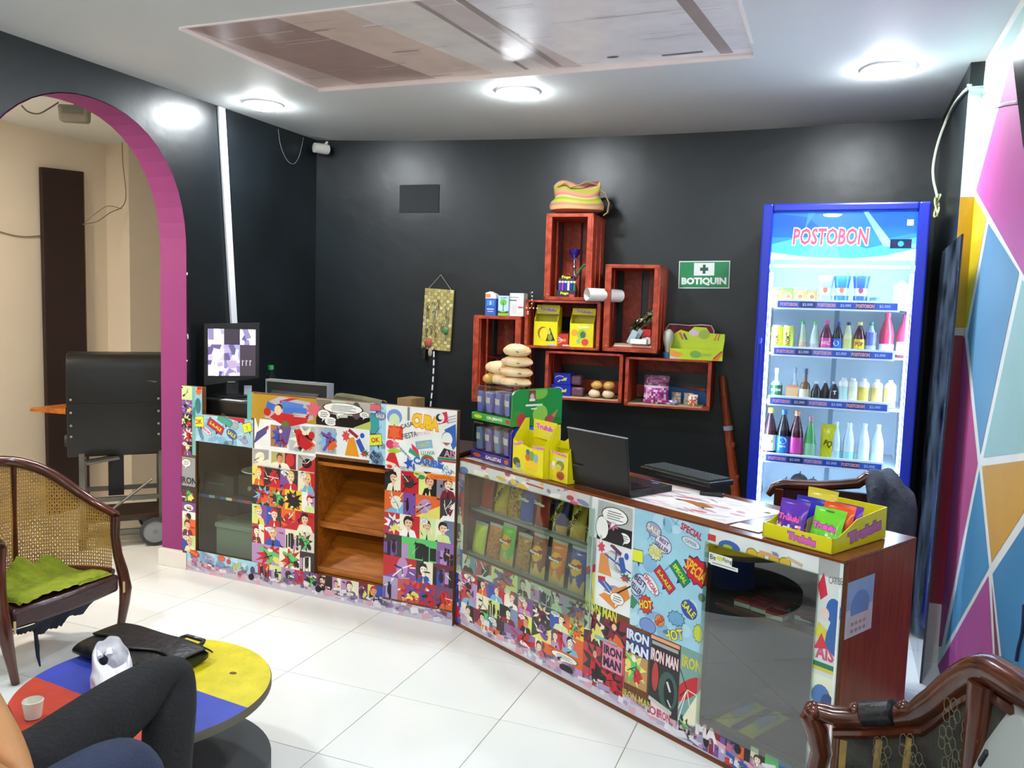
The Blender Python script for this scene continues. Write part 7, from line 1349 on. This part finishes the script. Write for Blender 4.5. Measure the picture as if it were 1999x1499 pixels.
# ================================================================== upholstered armchair on the right
ac = (.05, 1.52); AA, AB = .33, .42
t = thing('upholstered_armchair', 'carved wooden armchair with dark floral upholstery at the right wall', 'chair', (ac[0], ac[1], 0))
AZ = [(0, .515), (10, .53), (20, .553), (28, .578), (34, .612), (40, .664), (46, .712), (51, .738), (56, .750), (62, .752), (70, .757), (80, .765), (90, .775)]
def az(d):
    d = d if d <= 90 else 180-d
    for k in range(len(AZ)-1):
        if AZ[k][0] <= d <= AZ[k+1][0]: return AZ[k][1]+(AZ[k+1][1]-AZ[k][1])*(d-AZ[k][0])/(AZ[k+1][0]-AZ[k][0])
    return AZ[-1][1]
def apt(d, z, off=0): x, y = tubpt((0, 0), AA+off, AB+off, 1, math.radians(d)); return Vector((x, y, z))
D_ = list(range(0, 181, 4))
MB().tube([apt(d, az(d)-.020) for d in D_], [.022+.010*max(0, math.cos(math.radians(2*(d-58))) if 30 < d < 90 else 0) for d in D_], 12, flat=1.15).build('top_rail', 'mahogany', t)
MB().tube([apt(d, az(d)-.052-.012*(1 if 30 < d < 150 else 0), -.008) for d in D_], .012, 8).build('inner_moulding', 'mahogany', t)
for s0, s1, sg in ((9, 22, 1), (158, 171, -1)):
    MB('1a1c1e').tube([apt(d, az(d)-.010, .0) for d in range(s0, s1+1)], [.020]+[.031]*(s1-s0-1)+[.020], 14, flat=.9).build('arm_pad', 'black_leather', t)
    for d in (s0-2, s1+2): MB().ell(apt(d, az(d)-.006), (.017, .017, .022), 10, 8).build('carved_knob', 'mahogany', t)
for sg in (1, -1):
    y = AB*sg
    MB().tube([(-.045, y, .512), (-.052, y, .49), (-.036, y, .46), (-.022, y, .41), (-.030, y, .36), (-.052, y, .31), (-.06, y, .27), (-.045, y, .18), (-.05, y, .08), (-.065, y, .0)], [.014, .024, .026, .024, .022, .024, .030, .026, .018, .014], 10).build('front_leg', 'mahogany', t)
    MB().ell((-.045, y, .502), (.022, .026, .022), 12, 8).build('scroll', 'mahogany', t)
    MB().tube([(-.05, y, .505), (-.02, y, .502), (.0, y, .50), (.06, y*.99, .512)], [.018, .022, .022, .022], 10).build('arm_front', 'mahogany', t)
    MB().tube([(.28, y*.62, .26), (.30, y*.66, .0)], [.022, .016], 8).build('rear_leg', 'mahogany', t)
b = MB()
SEGC = {}
def up(u, v): d = 2+176*u; return apt(d, .30+(az(d)-.062-.30)*v, -.012-.015*math.sin(PI*v)*(.6+.4*math.sin(PI*u)))
b.grid(up, 60, 16); up_o = b.build('upholstery', 'upholstery', t, fix=False)
for d0 in (4, 17, 28, 152, 163, 176):
    b = MB(); b.grid(lambda u, v: apt(d0+(u-.5)*2.6, .30+(az(d0)-.066-.30)*v, -.0135-.015*math.sin(PI*v)*(.6+.4*math.sin(PI*(d0-2)/176))), 2, 14); b.build('gold_stripe', 'gold_band', t, fix=False)
b = MB(); R = random.Random(3)
for cx0, cz0 in ((31, .42), (33, .47), (29, .50), (46, .50), (44, .56), (48, .44), (20, .42), (19, .47), (53, .60), (50, .53), (45, .62)):
    for k in range(5):
        q = 2*PI*k/5; pc = [apt(cx0+2.4*math.cos(q)+1.4*math.cos(s), cz0+.019*math.sin(q)+.014*math.sin(s), -.033) for s in [2*PI*i/8 for i in range(9)]]
        b.tube(pc, .0008, 4, '6a644c')
b.build('flower_embroidery', 'matte', t, kind='stuff', label='pale outlined flowers on the dark cloth')
b = MB(); b.prism([(-.05, -.26), (-.06, 0), (-.05, .26)]+[(apt(d, 0, -.03).x, apt(d, 0, -.03).y) for d in range(6, 175, 12)], .22, .31, 'xy'); b.build('seat', 'upholstery', t, bev=.02)
MB().tube([(-.055, -.27, .235), (-.07, 0, .23), (-.055, .27, .235)], .02, 10).build('seat_rail', 'mahogany', t); MB().tube([apt(d, .25) for d in range(2, 179, 8)], .018, 8).build('back_seat_rail', 'mahogany', t)
for d in (54, 126): MB().tube([apt(d, .26, -.01), apt(d, .45, -.022), apt(d, az(d)-.04, -.012)], [.020, .022, .030], 10).build('back_post', 'mahogany', t)
# grey device on the armchair
g1 = Px(1965, 1420, .345); g1 = Py(1975, 1420, 1.62)
t = thing('grey_case', 'grey plastic case with dark slots leaning in the upholstered armchair', 'case', (0, 0, 0))
b = MB(); b.hexa([(.225, 1.42, .313), (.265, 1.42, .313), (.265, 1.745, .313), (.225, 1.745, .313)], [(.345, 1.42, .712), (.372, 1.42, .712), (.372, 1.745, .712), (.345, 1.745, .712)]); b.build('shell', 'grey_plastic', t, bev=.008)
for y, z in ((1.70, .585), (1.695, .525), (1.69, .46)): MB('1c2022').obox((.223+.12*(z-.313)/.399, y, z), (.008, .014, .034), (.25, .29, 0)).build('slot', 'matte', t, bev=.002)
# television at the top right corner
c0, c1 = Px(1968, 82, XN-.05), Px(1999, 300, XN-.05)
zT, zB = Px(1972, 78, XN-.07).z, Px(1999, 310, XN-.07).z
t = thing('television', 'black television on a bracket high on the coloured wall', 'television', (XN, c0.y, 0), 0)
YT = 2.72; pT, pB_ = Py(1972, 90, YT), Py(1999, 293, YT); xa_, xb_ = pT.x-XN, min(pB_.x-XN, -.014); zT, zB = pT.z, pB_.z; t.location.y = YT
b = MB(); b.hexa([(xb_, -.80, zB), (xb_+.012, -.80, zB), (xb_+.012, 0, zB), (xb_, 0, zB)], [(xa_, -.80, zT), (xa_+.035, -.80, zT), (xa_+.035, 0, zT), (xa_, 0, zT)]); b.build('housing', 'black_plastic', t, bev=.006, smooth=False)
e0, e1 = xb_+(xa_-xb_)*.05-.001, xb_+(xa_-xb_)*.95-.001; MB('08090b').hexa([(e0-.001, -.78, zB+.05*(zT-zB)), (e0, -.78, zB+.05*(zT-zB)), (e0, -.02, zB+.05*(zT-zB)), (e0-.001, -.02, zB+.05*(zT-zB))], [(e1-.001, -.78, zT-.05*(zT-zB)), (e1, -.78, zT-.05*(zT-zB)), (e1, -.02, zT-.05*(zT-zB)), (e1-.001, -.02, zT-.05*(zT-zB))]).build('screen', 'gloss', t, smooth=False)
MB().box(-.012, -.001, -.50, -.30, (zT+zB)/2-.1, (zT+zB)/2+.1).build('bracket', 'black_metal', t, smooth=False)
wire('tv_lead', 'dark blue lead hanging on the coloured wall behind the armchair', [Px(x, y, XN-.006) for x, y in ((1999, 1180), (1996, 1230), (1988, 1265), (1984, 1290))], .004, '14183c')
# ================================================================== people on the near bench
def skin(name, J, E_, m, parent=None, root=0, sub=2):
    me = bpy.data.meshes.new(name); me.from_pydata([tuple(j[:3]) for j in J], E_, []); me.update()
    o = bpy.data.objects.new(name, me); COL.objects.link(o); me.materials.append(MATS[m])
    sk = o.modifiers.new('skin', 'SKIN'); sk.use_smooth_shade = True; sk.branch_smoothing = .4
    for k, j in enumerate(J): sv = me.skin_vertices[0].data[k]; sv.radius = (j[3], j[4] if len(j) > 4 else j[3]); sv.use_root = (k == root)
    sb = o.modifiers.new('sub', 'SUBSURF'); sb.levels = sub; sb.render_levels = sub
    if parent is not None: o.parent = parent
    return o
def rp_(x, y, s): d = ray(x, y); v = EYEP+d*s; return (v.x, v.y, v.z)
def chain(pts): return [(k, k+1) for k in range(len(pts)-1)]
def head(par, c, face, hair, hm):
    M = Matrix.Translation(c) @ RZ(math.atan2(face.y, face.x)-PI/2)
    b = MB(); b.T = M
    b.loft([[Vector((r*math.cos(q), r*1.18*math.sin(q)+(.012 if z < -.03 else 0), z)) for q in [2*PI*k/20 for k in range(20)]] for r, z in ((.02, -.125), (.045, -.115), (.060, -.085), (.068, -.045), (.074, 0), (.076, .04), (.068, .085), (.045, .115), (.01, .128))]); b.build('head_skin', 'skin', par)
    b = MB(); b.T = M; b.loft([[Vector((w_*x, y, z)) for x, y in ((-1, .076), (1, .076), (.5, .10), (-.5, .10))] for w_, z in ((.014, -.035), (.012, -.02), (.006, .012))]); b.build('nose', 'skin', par)
    for s_ in (-1, 1):
        b = MB('f0ece8'); b.T = M; b.ell((s_*.028, .078, .008), (.012, .008, .007), 10, 6); o = b.build('eye', 'gloss', par); b = MB('201812'); b.T = M; b.ell((s_*.028, .085, .008), (.005, .003, .005), 8, 6); b.build('iris', 'gloss', o)
        b = MB(); b.T = M; b.ell((s_*.077, -.005, -.01), (.010, .02, .032), 8, 8); b.build('ear', 'skin', par)
    b = MB('7a3c34'); b.T = M; b.ell((0, .078, -.062), (.022, .008, .006), 12, 6); b.build('mouth', 'matte', par)
    b = MB(hm); b.T = M; b.loft([[Vector((r*math.cos(q), r*1.2*math.sin(q)-.012, z)) for q in [2*PI*k/20 for k in range(20)]] for r, z in ((.074, .02), (.082, .05), (.078, .09), (.055, .125), (.012, .142))]); b.build('hair', 'matte', par)
def hand(par, w_, d, up_):       # palm and five bent fingers from the wrist w_ along d
    w_ = Vector(w_); d = Vector(d).normalized(); s = d.cross(Vector(up_)).normalized(); n_ = s.cross(d)
    J = [(*w_, .021, .024), (*(w_+d*.04), .014, .034), (*(w_+d*.08), .012, .036)]; E_ = [(0, 1), (1, 2)]
    for k, ln in enumerate((.062, .072, .068, .052)):
        o_ = (k-1.5)*.019; b0 = len(J); p0 = w_+d*.078+s*o_
        for q in (.0, .4, .75, 1): J.append((*(p0+d*ln*q-n_*ln*.5*q*q), .0088-.002*q)); 
        E_ += [(2, b0)]+[(b0+i, b0+i+1) for i in range(3)]
    b0 = len(J); p0 = w_+d*.03-s*.026
    for q in (.3, .7, 1): J.append((*(p0-s*.03*q+d*.045*q-n_*.012*q), .0098-.0015*q))
    E_ += [(1, b0), (b0, b0+1), (b0+1, b0+2)]
    return skin('hand', J, E_, 'skin', par)
# person in dark jeans, nearest the table
t = thing('person', 'person in dark jeans seated by the reel table, one knee raised', 'person', (0, 0, 0))
hipR, kneeR, footR = Vector(rp_(45, 1522, 1.66)), Vector(rp_(342, 1302, 1.98)), Vector((-1.29, 1.30, .06))
pel = hipR+Vector((-.13, -.10, .0)); hipL = pel+Vector((-.12, -.04, 0)); kneeL = Vector(rp_(-2, 1385, 1.72)); footL = kneeL+Vector((-.10, -.02, -.42)); footL.z = .06
mid = (hipR+kneeR)/2
J = [(*pel, .12, .10), (*hipR, .090), (*(hipR.lerp(kneeR, .5)), .079), (*kneeR, .062), (*(kneeR.lerp(footR, .25)+Vector((.0, -.01, 0))), .064), (*(kneeR.lerp(footR, .9)), .048), (*hipL, .09), (*(hipL.lerp(kneeL, .5)), .076), (*kneeL, .060), (*(kneeL.lerp(footL, .9)), .046)]
o = skin('trousers', J, [(0, 1), (1, 2), (2, 3), (3, 4), (4, 5), (0, 6), (6, 7), (7, 8), (8, 9)], 'denim_black', t)
chest = pel+Vector((-.12, -.24, .33)); neck = chest+Vector((.01, .0, .15)); J = [(*pel, .125, .10), (*(pel.lerp(chest, .5)), .12, .09), (*chest, .14, .10), (*neck, .05), (*(chest+Vector((.15, .0, .06))), .06), (*(chest+Vector((.17, -.04, -.20))), .05), (*(chest+Vector((-.15, -.03, .06))), .06), (*(chest+Vector((-.22, .0, -.18))), .05)]
mat('dark_shirt', '20242c', rough=.9, bump=.4, bscale=90)
skin('shirt', J, [(0, 1), (1, 2), (2, 3), (2, 4), (4, 5), (2, 6), (6, 7)], 'dark_shirt', t)
for el, wr_ in ((chest+Vector((.17, -.04, -.20)), pel+Vector((.02, .0, .125))), (chest+Vector((-.22, .0, -.18)), pel+Vector((-.20, .06, .10)))):
    skin('forearm', [(*el, .042), (*el.lerp(wr_, .5), .036), (*wr_, .025)], [(0, 1), (1, 2)], 'skin', t); hand(t, wr_, Vector((-.2, .5, -.1)), (0, 0, 1))
head(t, neck+Vector((0, .03, .17)), Vector((.3, 1, 0)), None, '1a1412')
for f_, k_ in ((footR, kneeR), (footL, kneeL)):
    b = MB('15161a'); b.loft([[Vector((f_.x+.042*w_*math.cos(q), f_.y+y, .002+h_*(.5+.5*math.sin(q)))) for q in [2*PI*i/14 for i in range(14)]] for w_, y, h_ in ((.6, -.09, .07), (.9, -.06, .10), (1, .02, .09), (1.05, .09, .06), (.9, .14, .045), (.4, .165, .03))]); b.build('shoe', 'gloss', t)
# person in orange, at the very edge of the frame
t = thing('person', 'person in an orange top and blue jeans, forearm and knee at the frame edge', 'person', (0, 0, 0))
knee = Vector(rp_(252, 1484, 1.50)); hip = knee+Vector((-.03, -.42, -.07)); foot = Vector((knee.x+.02, knee.y+.05, .06)); pel = hip+Vector((.12, -.04, .0)); hip2 = pel+Vector((.12, -.02, 0)); knee2 = hip2+Vector((.05, .36, .06)); foot2 = Vector((knee2.x, knee2.y+.03, .06))
J = [(*pel, .12, .10), (*hip, .092), (*(hip.lerp(knee, .5)), .086), (*knee, .070), (*(knee.lerp(foot, .3)), .062), (*(knee.lerp(foot, .9)), .046), (*hip2, .09), (*(hip2.lerp(knee2, .5)), .08), (*knee2, .062), (*(knee2.lerp(foot2, .9)), .046)]
skin('trousers', J, [(0, 1), (1, 2), (2, 3), (3, 4), (4, 5), (0, 6), (6, 7), (7, 8), (8, 9)], 'denim_blue', t)
el = Vector(rp_(28, 1570, 1.22)); wr_ = Vector(rp_(-72, 1300, 1.32)); chest = pel+Vector((-.03, -.08, .36)); neck = chest+Vector((.0, .05, .15)); sh = chest+Vector((-.15, .05, .04)); sh2 = chest+Vector((.16, .0, .05))
J = [(*pel, .13, .11), (*(pel.lerp(chest, .5)), .125, .10), (*chest, .14, .11), (*neck, .05), (*sh, .062), (*(sh.lerp(el, .86)), .060), (*sh2, .06), (*(sh2+Vector((.05, .06, -.2))), .05), (*rp_(-8, 1525, 1.06), .05)]
skin('top', J, [(0, 1), (1, 2), (2, 3), (2, 4), (4, 5), (2, 6), (6, 7), (4, 8)], 'orange_cloth', t)
skin('forearm', [(*sh.lerp(el, .5), .046), (*el, .046), (*el.lerp(wr_, .45), .043), (*wr_, .027)], [(0, 1), (1, 2), (2, 3)], 'skin', t); hand(t, wr_, wr_-el, (0, -1, .2))
e2 = sh2+Vector((.05, .06, -.2)); w2_ = pel+Vector((.14, .22, .12)); skin('forearm', [(*e2, .042), (*e2.lerp(w2_, .5), .036), (*w2_, .025)], [(0, 1), (1, 2)], 'skin', t); hand(t, w2_, Vector((.1, .9, -.1)), (0, 0, 1))
head(t, neck+Vector((0, .03, .17)), Vector((-.2, 1, 0)), None, '241a14')
for f_ in (foot, foot2):
    b = MB('e4e4e0'); b.loft([[Vector((f_.x+.042*w_*math.cos(q), f_.y+y, .002+h_*(.5+.5*math.sin(q)))) for q in [2*PI*i/14 for i in range(14)]] for w_, y, h_ in ((.6, -.09, .07), (.9, -.06, .10), (1, .02, .09), (1.05, .09, .06), (.9, .14, .045), (.4, .165, .03))]); b.build('shoe', 'gloss', t)

t = thing('bench', 'low wooden bench under the two seated people', 'bench', (-1.36, .78, 0), -.62)
MB().box(-.55, .60, -.34, .0, .31, .342).build('seat', 'brown_wood', t, bev=.005, smooth=False)
for x in (-.5, .5):
    for y in (-.30, -.04): MB().box(x-.02, x+.02, y-.02, y+.02, 0, .31).build('leg', 'brown_wood', t, smooth=False)
